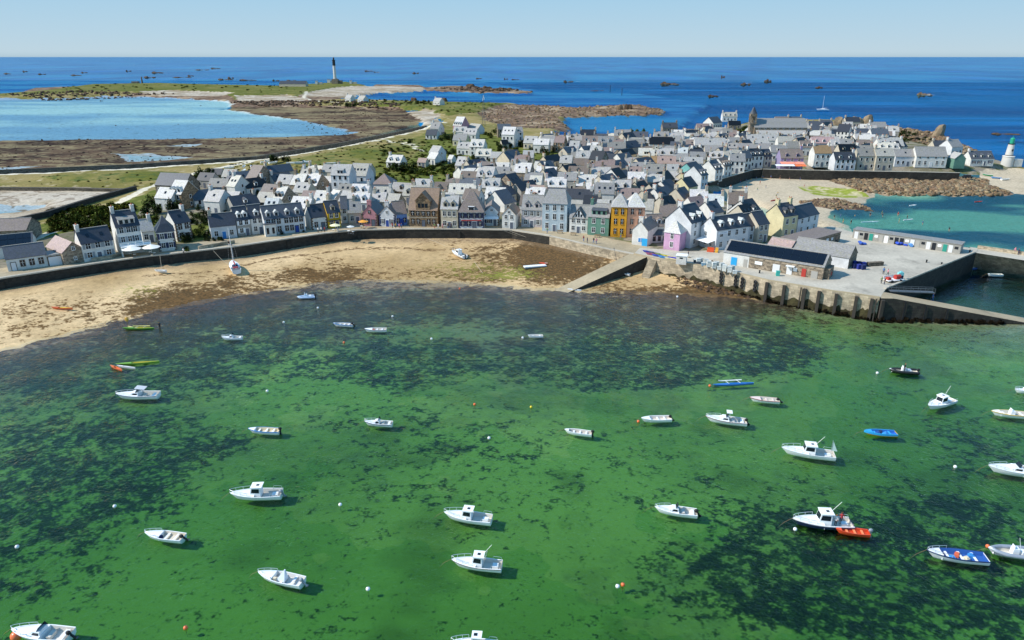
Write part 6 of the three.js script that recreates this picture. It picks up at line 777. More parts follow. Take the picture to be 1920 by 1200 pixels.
function boat(px, py, wpx, head, label, o = {}) {
  const h0 = o.ground ? (o.y ?? groundY(at(px, py, o.y0 ?? 1).x, at(px, py, o.y0 ?? 1).z)) : 0, q = at(px, py, h0), L = o.L || wpx * q.s / Math.max(.45, Math.abs(Math.cos(head * D2R))), B = L * (o.beam || .36), h = o.h || .16 + L * .075;
  const g = thing(o.name || 'boat', label, o.cat || 'boat', [q.x, h0 + (o.ground ? (o.lift ?? .25) : 0), q.z], head * D2R, o.group); if (o.heel) g.rotation.x = o.heel;
  const H = hullShapes(L, B, h, o), hc = paint(o.hull ?? WHITE), dc = paint(o.deckc ?? WHITE, { roughness: .55 }), wc = std(o.well ?? 0xcfc9bd, { roughness: .7 });
  part('hull', H.outer, hc, g); if (o.band !== undefined) part('rubbing_strake', H.band, paint(o.band), g); part('gunwale', H.rim, o.rimc !== undefined ? paint(o.rimc) : dc, g); part('cockpit', H.well, wc, g); if ((o.deck ?? .08) > 0) part('foredeck', H.deck, dc, g);
  const k = o.kind || 'open', yS = H.e.y1, bm = B / 2;
  if (k === 'pilot') {
    const cx = o.cx ?? .04, x1 = L * (cx + .13), x0 = L * (cx - .12), yb = H.top(.4) - .06, hh = o.ch || 1.15, c = cabinG(x0, x1, yb - .35, yb + hh, bm * .68, .38, .0, .86), cab = part('wheelhouse', c.body, dc, g);
    part('side_window', c.W(0, 1, .1, .9, .5, .88), M.glass, cab); part('side_window', c.W(2, 3, .1, .9, .5, .88), M.glass, cab); part('windscreen', c.W(1, 2, .06, .94, .5, .92), M.glass, cab);
    part('cabin_roof', new Faces().box(x0 - .25, x1 - .3, yb + hh, yb + hh + .09, -bm * .66, bm * .66).geo(), dc, cab); part('roof_hatch', boxG(x0 + .2, x0 + .55, yb + hh + .09, yb + hh + .12, -.18, .18), M.glass, cab);
    const tr = cabinG(x1 - .15, L * .36, yb - .2, yb + .28, bm * .55, .5, 0, .8); part('trunk_cabin', tr.body, dc, g); if (o.wedge) part('cabin_window', tr.W(0, 1, .15, .6, .3, .8), M.glass, g);
    bowRail(g, H, .5); part('engine_box', boxG(-L * .42, -L * .3, .1, .5, -.35, .35), dc, g); if (o.antenna) part('antenna', rod([x0, yb + hh, 0], [x0 - 1.1, yb + hh + 1.5, 0], .025), M.white, cab); if (o.frame) for (const s of [-1, 1]) part('roll_bar', rod([x0 - .1, yb, s * bm * .5], [x0 - .5, yb + hh + .3, s * bm * .35], .035), railM, g);
    for (const s of [-1, 1]) part('stern_rail', tube([[-L * .47, yS, s * bm * .8], [-L * .47, yS + .4, s * bm * .8], [-L * .3, yS + .4, s * bm * .88], [-L * .28, yS, s * bm * .88]], .022, 5, 16), railM, g);
    for (const x of [-.05, .2]) part('fender_line', rod([L * x, H.top(.5 - x) - .02, bm * .99], [L * x, .1, bm * .95], .018), M.black, g);
  } else if (k === 'cuddy') {
    const yb = H.top(.35), tr = cabinG(-L * .02, L * .3, yb - .3, yb + .42, bm * .7, L * .16, .05, .82); part('cuddy_cabin', tr.body, dc, g); part('cabin_window', tr.W(0, 1, .1, .7, .45, .85), M.glass, g); part('cabin_window', tr.W(2, 3, .3, .9, .45, .85), M.glass, g);
    const ws = cabinG(-L * .03, L * .06, yb + .36, yb + .85, bm * .62, .3, .25, .9); part('windscreen', ws.W(1, 2, 0, 1, 0, 1), M.glass, g); part('windscreen', ws.W(0, 1, 0, 1, 0, .9), M.glass, g);
    if (o.canvas) part('canvas_top', new Faces().slab([[-L * .2, yb + 1.0, bm * .6], [L * .05, yb + 1.25, bm * .6], [L * .05, yb + 1.25, -bm * .6], [-L * .2, yb + 1.0, -bm * .6]], .05).geo(), std(o.canvas), g); if (o.hard) { part('hardtop', boxG(-L * .1, L * .05, yb + 1.2, yb + 1.28, -bm * .55, bm * .55), dc, g); for (const s of [-1, 1]) part('top_post', rod([-L * .04, yb + .3, s * bm * .5], [-L * .04, yb + 1.2, s * bm * .48], .03), railM, g); }
    bowRail(g, H, .38); part('seat', boxG(-L * .18, -L * .1, .12, .5, -bm * .5, bm * .5), wc, g); part('seat', boxG(-L * .42, -L * .34, .12, .45, -bm * .7, bm * .7), dc, g);
  } else if (k === 'rib') {
    const tc = paint(o.tube ?? 0x9aa0a6, { roughness: .6 }); for (const s of [-1, 1]) part('inflatable_tube', tube([[-L * .52, h * .8, s * bm * .95], [-L * .1, h * .85, s * bm], [L * .25, h * .95, s * bm * .86], [L * .44, h * 1.1, s * bm * .42], [L * .5, h * 1.2, 0]], .23, 10, 26), tc, g); part('console', merge([boxG(-.2, .5, .1, 1.05, -.35, .35), boxG(.35, .42, 1.05, 1.4, -.3, .3)]), dc, g); part('seat', boxG(-1.1, -.5, .1, .7, -.4, .4), dc, g); if (o.mast) part('antenna', rod([-L * .1, .9, .2], [-L * .02, 2.3, .2], .025), M.white, g);
  } else {
    const n = o.thwarts ?? 3; for (let i = 0; i < n; i++) { const x = L * (.22 - i * .5 / Math.max(1, n - 1)), w = H.half(.5 - x / L) - .12; part('thwart', boxG(x - .14, x + .14, h * .62, h * .62 + .05, -w, w), o.thwartc !== undefined ? std(o.thwartc) : dc, g); }
    if (o.console) { part('console', merge([boxG(-.3, .35, .1, 1.0, -.4, .4), boxG(.2, .28, 1.0, 1.35, -.36, .36)]), dc, g); }
    if (o.cover) part('canvas_cover', cabinG(-L * .1, L * .12, h * .5, h + 1.15, bm * .5, L * .2, .0, .2).body, std(0xdfe6ee), g);
    if (o.gear) { const gm = [0x2b5fa8, 0xd46a4a, 0x3b8fd0, 0xd9cbb0, 0x23355f]; o.gear.forEach((c, i) => part('deck_gear', merge([boxG(-.3, .3, .1, .5, -.25, .25), boxG(-.2, .16, .5, .62, -.2, .1)]), std(gm[c]), g, [L * (.15 - i * .13), 0, (i % 2 ? 1 : -1) * bm * .3], i)); }
    if (o.rail) bowRail(g, H, .35);
  }
  if (o.motor) outboard(g, -L / 2 - .12, yS * .7, 0, o.tilt || 0, o.motor === 'grey' ? paint(0x8a929a) : M.black);
  if (o.mizzen) { part('mizzen_mast', rod([-L * .42, yS, 0], [-L * .42, yS + 2.2, 0], .03), railM, g); part('mizzen_sail', new Faces().slab([[-L * .43, yS + .5, .01], [-L * .43 - .75, yS + .45, .01], [-L * .43, yS + 2.1, .01]], .02).geo(), std(0xbfd6cf), g); }
  if (o.mooring !== 0 && !o.ground) { const f = H.S[0]; part('mooring_line', tube([[f.x, f.y1, 0], [f.x + .5, f.y1 * .5, .1], [f.x + 1, .02, .15], [f.x + 1.6, -.8, .2]], .02, 4, 14), M.wood, g); }
  return { g, L, B, h, H };
}
const N1 = 'boats moored in the bay';
const B1 = (a) => boat(...a);
[[262, 745, 70, 184, 'white cuddy boat with pale grey canvas hood, moored nearest the west beach', { kind: 'cuddy', deck: .5, canvas: 0xc9ccd0, band: 0x2a3a66 }],
 [437, 636, 34, 184, 'small white cuddy boat moored left of the blue dinghies', { kind: 'cuddy', deck: .5 }],
 [645, 611, 34, 176, 'blue and white dinghy with black outboard off the beach', { rimc: 0x3a78b8, band: 0x3a78b8, motor: 1, tilt: .7 }],
 [706, 621, 37, 184, 'white boat with navy stripe and orange buoy aboard', { band: 0x22335e, rail: 0, gear: [1], hull: WHITE, deck: .3 }],
 [575, 559, 29, 192, 'pale blue inflatable dinghy closest to the beach waterline', { kind: 'rib', tube: 0xa9bfd8, motor: 1, h: .4 }],
 [1005, 632, 26, 184, 'plain small white dinghy alone in the middle shallows', { thwarts: 2, deck: .02 }],
 [498, 811, 54, 177, 'white open boat with blue gunwale and a tan floor', { rimc: 0x3f7fc0, band: 0x3f7fc0, deck: .15, well: 0xd6c7a6, motor: 1 }],
 [712, 797, 48, 176, 'white half-decked boat with navy waterline and blue windscreen', { kind: 'cuddy', deck: .4, band: 0x22335e, hull: WHITE }],
 [1086, 814, 46, 168, 'narrow white rowing boat with beige inside, mid bay', { deck: .1, well: 0xc9bfb4, thwarts: 3, motor: 1, h: .45 }],
 [1232, 789, 52, 186, 'white open boat with outboard and orange bow buoy', { deck: .25, well: 0xd9cfc4, motor: 1, tilt: .6, rail: 0 }],
 [1364, 792, 66, 168, 'white sports boat with small white hardtop and black outboard', { kind: 'cuddy', hard: 1, deck: .5, motor: 1, tilt: .5, band: 0x8a5a50 }],
 [1435, 753, 48, 172, 'pinkish wooden open boat with tilted outboard', { rimc: 0xd9b3a6, band: 0x8a3a30, deck: .3, motor: 1, tilt: .9, kind: 'open', deckc: 0xe9d2c8 }],
 [1764, 760, 50, 208, 'white cabin cruiser with its bow towards the viewer', { kind: 'pilot', antenna: 1, deck: .45, L: 6 }],
 [1652, 815, 53, 176, 'bright blue boat with yellow bottom and blue gear', { hull: 0xd9b23a, rimc: 0x2fa0dc, band: 0x2fa0dc, bandH: .3, well: 0x2a6fc0, deckc: 0x2fa0dc, deck: .15, gear: [0, 4, 2], thwartc: 0x2fa0dc }],
 [1896, 780, 60, 172, 'yellow edged open boat with white console at the right edge', { rimc: 0xe0bd5a, band: 0xe0bd5a, console: 1, deck: .2, motor: 1 }],
 [1926, 736, 40, 176, 'white boat cut off by the right edge, above the yellow one', { kind: 'cuddy', deck: .5 }],
 [1518, 854, 84, 168, 'white wheelhouse boat with a small pale stern sail', { kind: 'pilot', mizzen: 1, antenna: 1, deck: .42, wedge: 1 }],
 [1910, 888, 90, 170, 'white speedboat cut off at the right edge', { kind: 'cuddy', deck: .5 }],
 [485, 932, 86, 184, 'white wheelhouse boat with square roof, left of centre', { kind: 'pilot', deck: .42, wedge: 1, motor: 'grey', tilt: .5 }],
 [881, 975, 82, 170, 'white wheelhouse boat with rounded roof and empty cockpit', { kind: 'pilot', deck: .42, ch: 1.05, cx: .07 }],
 [312, 1010, 70, 172, 'white open boat with brown helm and lifted black outboard', { deck: .35, well: 0xd2c6b2, motor: 1, tilt: 1.0, rail: 1, gear: [4] }],
 [530, 1090, 82, 166, 'white open boat with a peaked pale canvas over its console', { deck: .3, cover: 1, motor: 'grey', tilt: .7, rail: 1, gear: [3, 3], well: 0xd6d2cc }],
 [898, 1063, 86, 173, 'white wheelhouse boat with long raked antenna and coiled gear', { kind: 'pilot', deck: .42, antenna: 1, frame: 1, wedge: 1, band: 0x6a5a50 }],
 [1270, 963, 70, 170, 'white cuddy boat with black outboard alone right of centre', { kind: 'cuddy', deck: .5, motor: 1, tilt: .6 }],
 [1545, 985, 98, 176, 'navy hulled cabin boat with big wheelhouse and two people aboard', { kind: 'pilot', hull: 0x2b3d63, band: 0xe8e8e8, deck: .42, ch: 1.35, antenna: 1, wedge: 1, gear: [1] }],
 [1797, 1048, 94, 172, 'white open fishing boat with blue tarpaulin and blue tubs', { rimc: 0x22335e, band: 0x22335e, deck: .2, gear: [2, 1, 3, 2], well: 0x2b5fa8, rail: 1, sheer: .55 }],
 [1903, 1041, 82, 172, 'grey inflatable boat with white console at the right edge', { kind: 'rib', tube: 0x8f98a4, mast: 1, motor: 1 }],
 [84, 1194, 104, 176, 'white runabout with black outboard at the bottom left corner', { kind: 'cuddy', deck: .48, motor: 1, tilt: .8 }],
 [893, 1215, 80, 176, 'boat roof just entering the picture at the bottom middle', { kind: 'pilot', deck: .42 }],
 [1695, 699, 46, 172, 'black inflatable boat with white fenders and a helmsman', { kind: 'rib', tube: 0x1c1e22, motor: 1, hull: 0x22242a }],
 [1516, 568, 26, 166, 'white dinghy tied between two pier piles', { thwarts: 2, mooring: 0 }],
 [1866, 517, 26, 182, 'pale dinghy afloat inside the walled basin', { thwarts: 2, rimc: 0x7fb8a8 }],
 [1820, 505, 22, 196, 'blue dinghy in the shaded corner of the basin', { thwarts: 2, hull: 0x2f5fb0, rimc: 0x2f5fb0, mooring: 0 }],
 [1440, 397, 0, 0, '', null]].forEach((a) => { if (!a[5]) return; B1([a[0], a[1], a[2], a[3], a[4], { group: N1, ...a[5] }]); });
{ const b = boat(1600, 1001, 54, 172, 'orange skiff tied alongside the navy hulled boat', { hull: 0xe2522a, rimc: 0xe2522a, deckc: 0xe2522a, well: 0xc8431f, thwartc: 0xf08a5a, motor: 'grey', deck: .12, mooring: 0, group: N1 }); }
// boats standing on the sand
boat(861, 481, 30, 128, 'white cabin boat aground on the sand with its stern to the sea', { kind: 'pilot', ground: 1, L: 6, motor: 1, deck: .42, y0: .8, name: 'beached_boat' });
boat(302, 511, 20, 178, 'small white dinghy aground below the quay wall', { ground: 1, y0: 1.6, thwarts: 2, name: 'beached_boat' });
boat(1154, 517, 11, 120, 'round white dinghy on the sand beside the slipway', { ground: 1, y0: 1, L: 2.6, beam: .5, thwarts: 1, name: 'beached_boat' }); boat(1172, 516, 12, 140, 'slim white tender on the sand, right of the round dinghy', { ground: 1, y0: 1, L: 2.6, thwarts: 2, name: 'beached_boat' });
{ const b = boat(441, 508, 30, 118, 'white sailing yacht with red cover, dried out on the beach', { ground: 1, y0: 1, L: 7.5, beam: .34, deck: .7, name: 'sailing_yacht', cat: 'sailboat', lift: .5, heel: .05, kind: 'none', thwarts: 0, sheer: .25, h: .95 });
  part('mast', rod([.6, .9, 0], [.6, 11.2, 0], .09, .06), M.white, b.g); part('boom', rod([.6, 1.9, 0], [-2.6, 1.9, 0], .06), M.white, b.g); part('sail_cover', tube([[.5, 2.0, 0], [-1, 2.05, 0], [-2.5, 1.98, 0]], .17, 7), std(0x9c3a44), b.g); part('coachroof', cabinG(-.9, 2.2, .9, 1.45, .85, .7, .1, .85).body, M.white, b.g); part('crosstree', rod([.6, 6.6, -.9], [.6, 6.6, .9], .03), railM, b.g); for (const [x, z] of [[3.9, 0], [-3.6, 0], [.5, 1.2], [.5, -1.2]]) part('stay', rod([x, 1.1, z], [.6, z ? 6.6 : 11, z * .6], .014), railM, b.g); part('keel', boxG(-1, 1, -.75, .1, -.12, .12), paint(0x7a3030), b.g); part('sprayhood', new THREE.SphereGeometry(.8, 12, 6, 0, 6.3, 0, 1.5).scale(1, .7, 1).translate(-1.2, 1.2, 0), M.shutNavy, b.g); part('red_cushion', boxG(-2.6, -1.6, 1.0, 1.3, -.6, .6), std(0xa84850), b.g); }
{ const b = at(1003, 503, .9), o = thing('work_float', 'long flat white work float lying on the beach', 'raft', [b.x, groundY(b.x, b.z), b.z], .28); part('float_deck', boxG(-3.1, 3.1, .3, .55, -.8, .8), M.white, o); part('pontoon', boxG(-3, 3, -.1, .3, -.7, -.25), M.steel, o); part('pontoon', boxG(-3, 3, -.1, .3, .25, .7), M.steel, o); const c = at(1019, 494, 1); boat(1019, 495, 10, 170, 'small orange kayak beside the white work float', { ground: 1, L: 2.2, beam: .3, hull: 0xe0562a, deckc: 0xe0562a, rimc: 0xe0562a, deck: .6, h: .22, lift: .1, thwarts: 0, draft: .1, name: 'kayak', cat: 'kayak' }); }
function canoe(px, py, L, head, c, label, o = {}) { return boat(px, py, 0, head, label, { L, beam: .1, h: .28, sheer: .5, full: .5, stern: .25, hull: c, deckc: c, rimc: c, well: o.well ?? c, deck: .3, draft: .12, thwarts: 2, name: o.name || 'canoe', cat: 'canoe', mooring: 0, floor: .08, ...o }); }
{ const a = canoe(262, 617, 6, 184, 0x5f9a34, 'green outrigger canoe with yellow deck at the waterline', { well: 0xc9b93a, beam: .13 }); part('outrigger_float', tube([[-1.6, .1, 1.5], [0, .06, 1.6], [1.6, .12, 1.5], [2, .3, 1.45]], .13, 7), paint(0xe0d27a), a.g); for (const x of [-.8, .9]) part('outrigger_arm', rod([x, .35, 0], [x, .15, 1.55], .04), M.white, a.g);
  canoe(250, 616, 2.6, 160, 0xe6d98c, 'short cream float board beside the green outrigger canoe', { name: 'float_board' }); canoe(262, 682, 7, 192, 0x7fae3c, 'long green and yellow canoe beside two kayaks', { well: 0xd8c040, beam: .11 }); canoe(238, 690, 3.6, 168, 0xece6e2, 'white kayak between the orange kayak and green canoe', { name: 'kayak', cat: 'kayak' }); canoe(219, 692, 3.3, 150, 0xe0703a, 'orange kayak at the left of the three narrow craft', { name: 'kayak', cat: 'kayak', beam: .16 });
  canoe(118, 580, 4.6, 176, 0xd9622c, 'orange and yellow kayak lying on the west beach', { ground: 1, y0: .8, lift: .12, well: 0xe8cf5a, name: 'kayak', cat: 'kayak', beam: .15 });
  const b = canoe(1378, 722, 7, 188, 0x2f74c4, 'blue outrigger canoe with a white float', { well: 0x3b8fd0 }); part('outrigger_float', tube([[-2, .1, 1.7], [0, .06, 1.8], [2, .14, 1.7], [2.4, .3, 1.65]], .12, 7), M.white, b.g); for (const x of [-1, 1.1]) part('outrigger_arm', rod([x, .35, 0], [x, .15, 1.75], .04), M.white, b.g);
  canoe(1078, 545, 3.2, 170, 0xe8ecf0, 'white paddle board at the foot of the slipway', { name: 'paddle_board', cat: 'board', beam: .2 }); const s = thing('sign_pole', 'yellow pole marker standing behind the green outrigger canoe', 'marker', [at(240, 612, 0).x, -.4, at(240, 612, 0).z]); part('pole', rod([0, 0, 0], [0, 1.9, 0], .05), M.wood, s); part('marker_disc', new THREE.SphereGeometry(.42, 12, 8).scale(1, 1.3, .3).translate(0, 2, 0), std(0xd9a64a), s); }
{ // yacht at anchor beyond the village, and hulls laid up in the boat park
  const b = boat(1543, 207, 18, 176, 'white yacht anchored in blue water beyond the church', { L: 12, beam: .3, kind: 'none', thwarts: 0, deck: .8, name: 'sailing_yacht', cat: 'sailboat', mooring: 0, h: 1.2 }); part('mast', rod([.6, 1, 0], [.6, 15, 0], .12, .08), M.white, b.g); part('boom', rod([.5, 2.4, 0], [-4, 2.4, 0], .12), M.white, b.g); part('coachroof', cabinG(-2, 3, 1.1, 1.8, 1.3, .9, .2, .85).body, M.white, b.g);
  [[497, 306, 14, 30, 0], [512, 307, 14, 40, 0], [530, 315, 12, 10, 1], [568, 308, 24, 6, 2], [545, 308, 14, 0, 0], [620, 309, 16, 4, 1], [505, 317, 12, 0, 3], [480, 322, 16, 60, 0], [458, 322, 12, 90, 0], [520, 322, 18, 8, 0], [487, 328, 14, 20, 0], [540, 313, 9, 80, 4], [472, 315, 10, 120, 0], [458, 314, 10, 100, 0], [430, 317, 14, 20, 0], [1700, 316, 0, 0, 9]].forEach(([px, py, w, a, c], i) => { if (c === 9) return; boat(px, py, w, a, `${['white', 'pale grey', 'light blue', 'dark brown', 'dark red'][c]} boat laid up in the grassy boat park, ${ORD[i].replace('next', 'first')} of the row`, { ground: 1, y0: 5, y: 5, L: Math.max(3.5, w * .3), lift: .45, hull: [WHITE, 0xc9d2d6, 0xa8c6d6, 0x5a4636, 0x7a3434][c], group: 'boats laid up in the boat park', name: 'laid_up_boat', kind: i % 3 ? 'open' : 'cuddy', deck: i % 2 ? .15 : .5, draft: .5 }); });
  [[1830, 331, 12, 20, 0], [1852, 330, 10, 150, 2], [1868, 335, 14, 160, 1], [1884, 338, 10, 10, 0]].forEach(([px, py, w, a, c], i) => boat(px, py, w, a, `${['white', 'blue', 'green'][c]} dinghy drawn up on the sand by the harbour light, ${['first', 'second', 'third', 'fourth'][i]} from the seawall`, { ground: 1, y0: 1.5, L: 4, hull: [WHITE, 0x4f8fd0, 0x3f9a6a][c], name: 'beached_boat', group: 'dinghies by the harbour light' }));
}
// mooring buoys
[[1645, 699, 0, 'left of the black inflatable boat'], [917, 821, 0, 'in the middle of the bay'], [996, 763, 2, 'mid bay, the only yellow one'], [890, 758, 1, 'left of the yellow buoy'], [1197, 790, 1, 'at the bow of the open boat with outboard'], [1331, 723, 1, 'left of the blue outrigger canoe'], [1791, 875, 0, 'left of the speedboat at the right edge'], [1491, 992, 0, 'at the bow of the navy hulled boat'], [1158, 1099, 0, 'in the pair at the bottom centre'], [1168, 1096, 1, 'in the pair at the bottom centre'], [690, 1104, 0, 'right of the boat with the peaked canvas'], [638, 946, 0, 'right of the square roofed wheelhouse boat'], [215, 949, 0, 'in the green water far left'], [32, 1025, 0, 'at the left edge over dark weed'], [348, 1177, 1, 'near the bottom left runabout'], [31, 1194, 1, 'big and round at the bottom left corner'], [1852, 1024, 1, 'between the fishing boat and the grey inflatable'], [501, 733, 0, 'in open green water left of centre'], [532, 604, 0, 'off the beach left of the blue dinghy'], [596, 577, 0, 'right of the pale blue inflatable'], [736, 593, 0, 'above the white boat with navy stripe'], [980, 633, 0, 'beside the small white dinghy'], [809, 635, 0, 'right of the white boat with navy stripe'], [862, 541, 1, 'in the shallows below the beached cabin boat'], [1270, 556, 0, 'in the weedy shallows by the pier'], [645, 642, 1, 'below the blue dinghy']].forEach(([px, py, c, where]) => { const q = at(px, py, .1), r = where.startsWith('big') ? .55 : .24, o = thing('mooring_buoy', `${['white', 'orange', 'yellow'][c]} mooring buoy ${where}`, 'buoy', [q.x, 0, q.z], 0, 'mooring buoys'); part('float', new THREE.SphereGeometry(r, 14, 10).translate(0, r * .4, 0), paint([0xf0f0f0, 0xe8703a, 0xd8c22a][c]), o); part('ring', new THREE.TorusGeometry(.07, .02, 6, 10).translate(0, r * 1.42, 0), M.steel, o); part('chain', rod([0, -1.6, 0], [0, -r * .4, 0], .02), M.steel, o); });

// ---------------------------------------------------------------- people
function figure(bones) { // one skin over tapered bones
  const R = 46, mc = new MarchingCubes(R, std(0xffffff), false, false, 40000), half = R / 2, a = new THREE.Vector3(), b = new THREE.Vector3(), p = new THREE.Vector3(), d = new THREE.Vector3(); mc.isolation = 0; const S = .95, C = .88;
  const dist = (q, [A, B, ra, rb]) => { a.set(...A); d.set(...B).sub(a); const t = clamp(p.copy(q).sub(a).dot(d) / d.lengthSq()); return p.copy(q).sub(a).addScaledVector(d, -t).length() - lerp(ra, rb, t); };
  const v = new THREE.Vector3(); for (let z = 0; z < R; z++) for (let y = 0; y < R; y++) for (let x = 0; x < R; x++) { v.set((x - half) / half * S, (y - half) / half * S + C, (z - half) / half * S); let m = 1; for (const q of bones) { const e = dist(v, q), k = .035, h = clamp(.5 + .5 * (m - e) / k); m = lerp(m, e, h) - k * h * (1 - h); } mc.field[x + y * R + z * R * R] = -m; }
  mc.update(); const n = mc.count, P = [], N = [], by = [[], [], [], []];
  for (let i = 0; i < n; i += 3) { v.set(0, 0, 0); for (let k = 0; k < 3; k++) { v.x += mc.positionArray[(i + k) * 3] / 3; v.y += mc.positionArray[(i + k) * 3 + 1] / 3; v.z += mc.positionArray[(i + k) * 3 + 2] / 3; } v.multiplyScalar(S); v.y += C; let best = 9, mat = 0; for (const q of bones) { const e = dist(v, q); if (e < best) { best = e; mat = q[4]; } } by[mat].push(i); }
  const g = new THREE.BufferGeometry(); let at0 = 0; by.forEach((l, m) => { for (const i of l) for (let k = 0; k < 3; k++) { const o = (i + k) * 3; P.push(mc.positionArray[o] * S, mc.positionArray[o + 1] * S + C, mc.positionArray[o + 2] * S); N.push(mc.normalArray[o], mc.normalArray[o + 1], mc.normalArray[o + 2]); } g.addGroup(at0, l.length * 3, m); at0 += l.length * 3; });
  g.setAttribute('position', new THREE.Float32BufferAttribute(P, 3)); g.setAttribute('normal', new THREE.Float32BufferAttribute(N, 3)); return g;
}
const limb = (s, hip, knee, foot, el, hand) => [[[s * .1, .9, 0], [s * .11 + 0, .48, knee], .085, .058, 1], [[s * .11, .48, knee], [s * .11, .06, foot], .058, .042, 1], [[s * .11, .05, foot], [s * .12, .04, foot + .15], .045, .035, 3], [[s * .2, 1.38, 0], [s * .26, 1.12, el], .055, .042, 0], [[s * .26, 1.12, el], [s * .25, .88, hand], .04, .03, 2], [[s * .25, .88, hand], [s * .245, .79, hand + .03], .034, .026, 2]];
const trunkB = [[[0, .95, 0], [0, 1.18, 0], .15, .135, 0], [[0, 1.18, 0], [0, 1.36, 0], .135, .15, 0], [[-.14, 1.37, 0], [.14, 1.37, 0], .075, .075, 0], [[0, 1.42, 0], [0, 1.52, .01], .055, .05, 2], [[0, 1.6, .015], [0, 1.67, 0], .095, .1, 2], [[0, 1.66, -.03], [0, 1.7, -.02], .1, .085, 3], [[0, 1.6, .1], [0, 1.58, .115], .02, .018, 2]];
const FIG = [figure([...trunkB, ...limb(-1, 0, 0, 0, .02, .06), ...limb(1, 0, .03, -.02, -.02, .03)]), figure([...trunkB, ...limb(-1, 0, .12, .22, -.1, -.12), ...limb(1, 0, .06, -.2, .08, .22)])];
const skin = std(0xc98d6c), CL = ['#2c3550', '#e8e6e0', '#a33a3a', '#3a6ea5', '#24262b', '#c9a24a', '#6f8f5a', '#d98a9a'].map((c) => std(new THREE.Color(c))), hairM = [std(0x3a2a20), std(0x8a6a40), std(0x20201f)];
function person(x, y, z, turn, top, bottom, label, group, pose = 0, sc = 1) { const m = new THREE.Mesh(FIG[pose], [CL[top], bottom < 0 ? skin : CL[bottom], skin, pick(hairM)]); m.name = numbered('person'); m.position.set(x, y, z); m.rotation.y = turn; m.scale.setScalar(sc); m.castShadow = m.receiveShadow = true; scene.add(m); return tag(m, label, 'person', group); }
const whereN = {}, cn = ['navy', 'white', 'red', 'blue', 'black', 'ochre', 'green', 'pink'];
[[430, 462, 'near the beached yacht mast'], [434, 462, 'near the beached yacht mast'], [597, 436, 'on the wall before the yellow house'], [603, 435, 'on the wall before the yellow house'], [609, 435, 'on the wall before the yellow house'], [634, 432, 'by the cream parasol'], [736, 428, 'before the white gable house with navy door'], [742, 428, 'before the white gable house with navy door'], [749, 428.5, 'before the blue annex'], [753, 428.5, 'before the blue annex'], [815, 429, 'by the white enclosure wall'], [822, 428.5, 'by the white enclosure wall'], [830, 428.5, 'by the white enclosure wall'], [840, 428.5, 'by the white enclosure wall'], [846, 428.5, 'by the white enclosure wall'], [676, 423, 'at the pink gable house'], [1026, 437, 'before the pale blue house'], [1094, 452, 'on the plaza bench group'], [1101, 455, 'on the plaza bench group'], [1113, 456, 'on the plaza bench group'], [1118, 457, 'on the plaza bench group'], [1664, 516, 'working on the pier'], [1656, 514, 'working on the pier'], [1652, 531, 'by the red and white trailer'], [1658, 533, 'by the red and white trailer'], [1902, 475, 'walking along the north jetty'], [1909, 477, 'walking along the north jetty'], [1748, 563, 'on the jetty by the gangway'], [345, 476, 'on the quay beyond the terrace'], [1164, 446, 'outside the ochre house'], [1290, 482, 'by the kayaks']].forEach(([px, py, where], i) => { const q = at(px, py, 5.1), t = Math.floor(rnd() * 8), b = Math.floor(rnd() * 5), hh = px > 1190 ? (px > 1740 && px < 1760 ? 3.2 : 5.08) : Math.max(5.04, 5.04); let y = hh, x = q.x, z = q.z; if (px > 1740 && px < 1760) { const w = at(px, py, 3.2); x = w.x; z = w.z; y = 3.05; } if (px > 1890) y = 5; person(x, y, z, rr(0, 6.3), t, b, `${ORD[whereN[where] = (whereN[where] ?? -1) + 1]} person, in ${cn[t]} top and ${cn[b]} trousers, ${where}`, 'people on the quays', i % 2, rr(.93, 1.05)); });
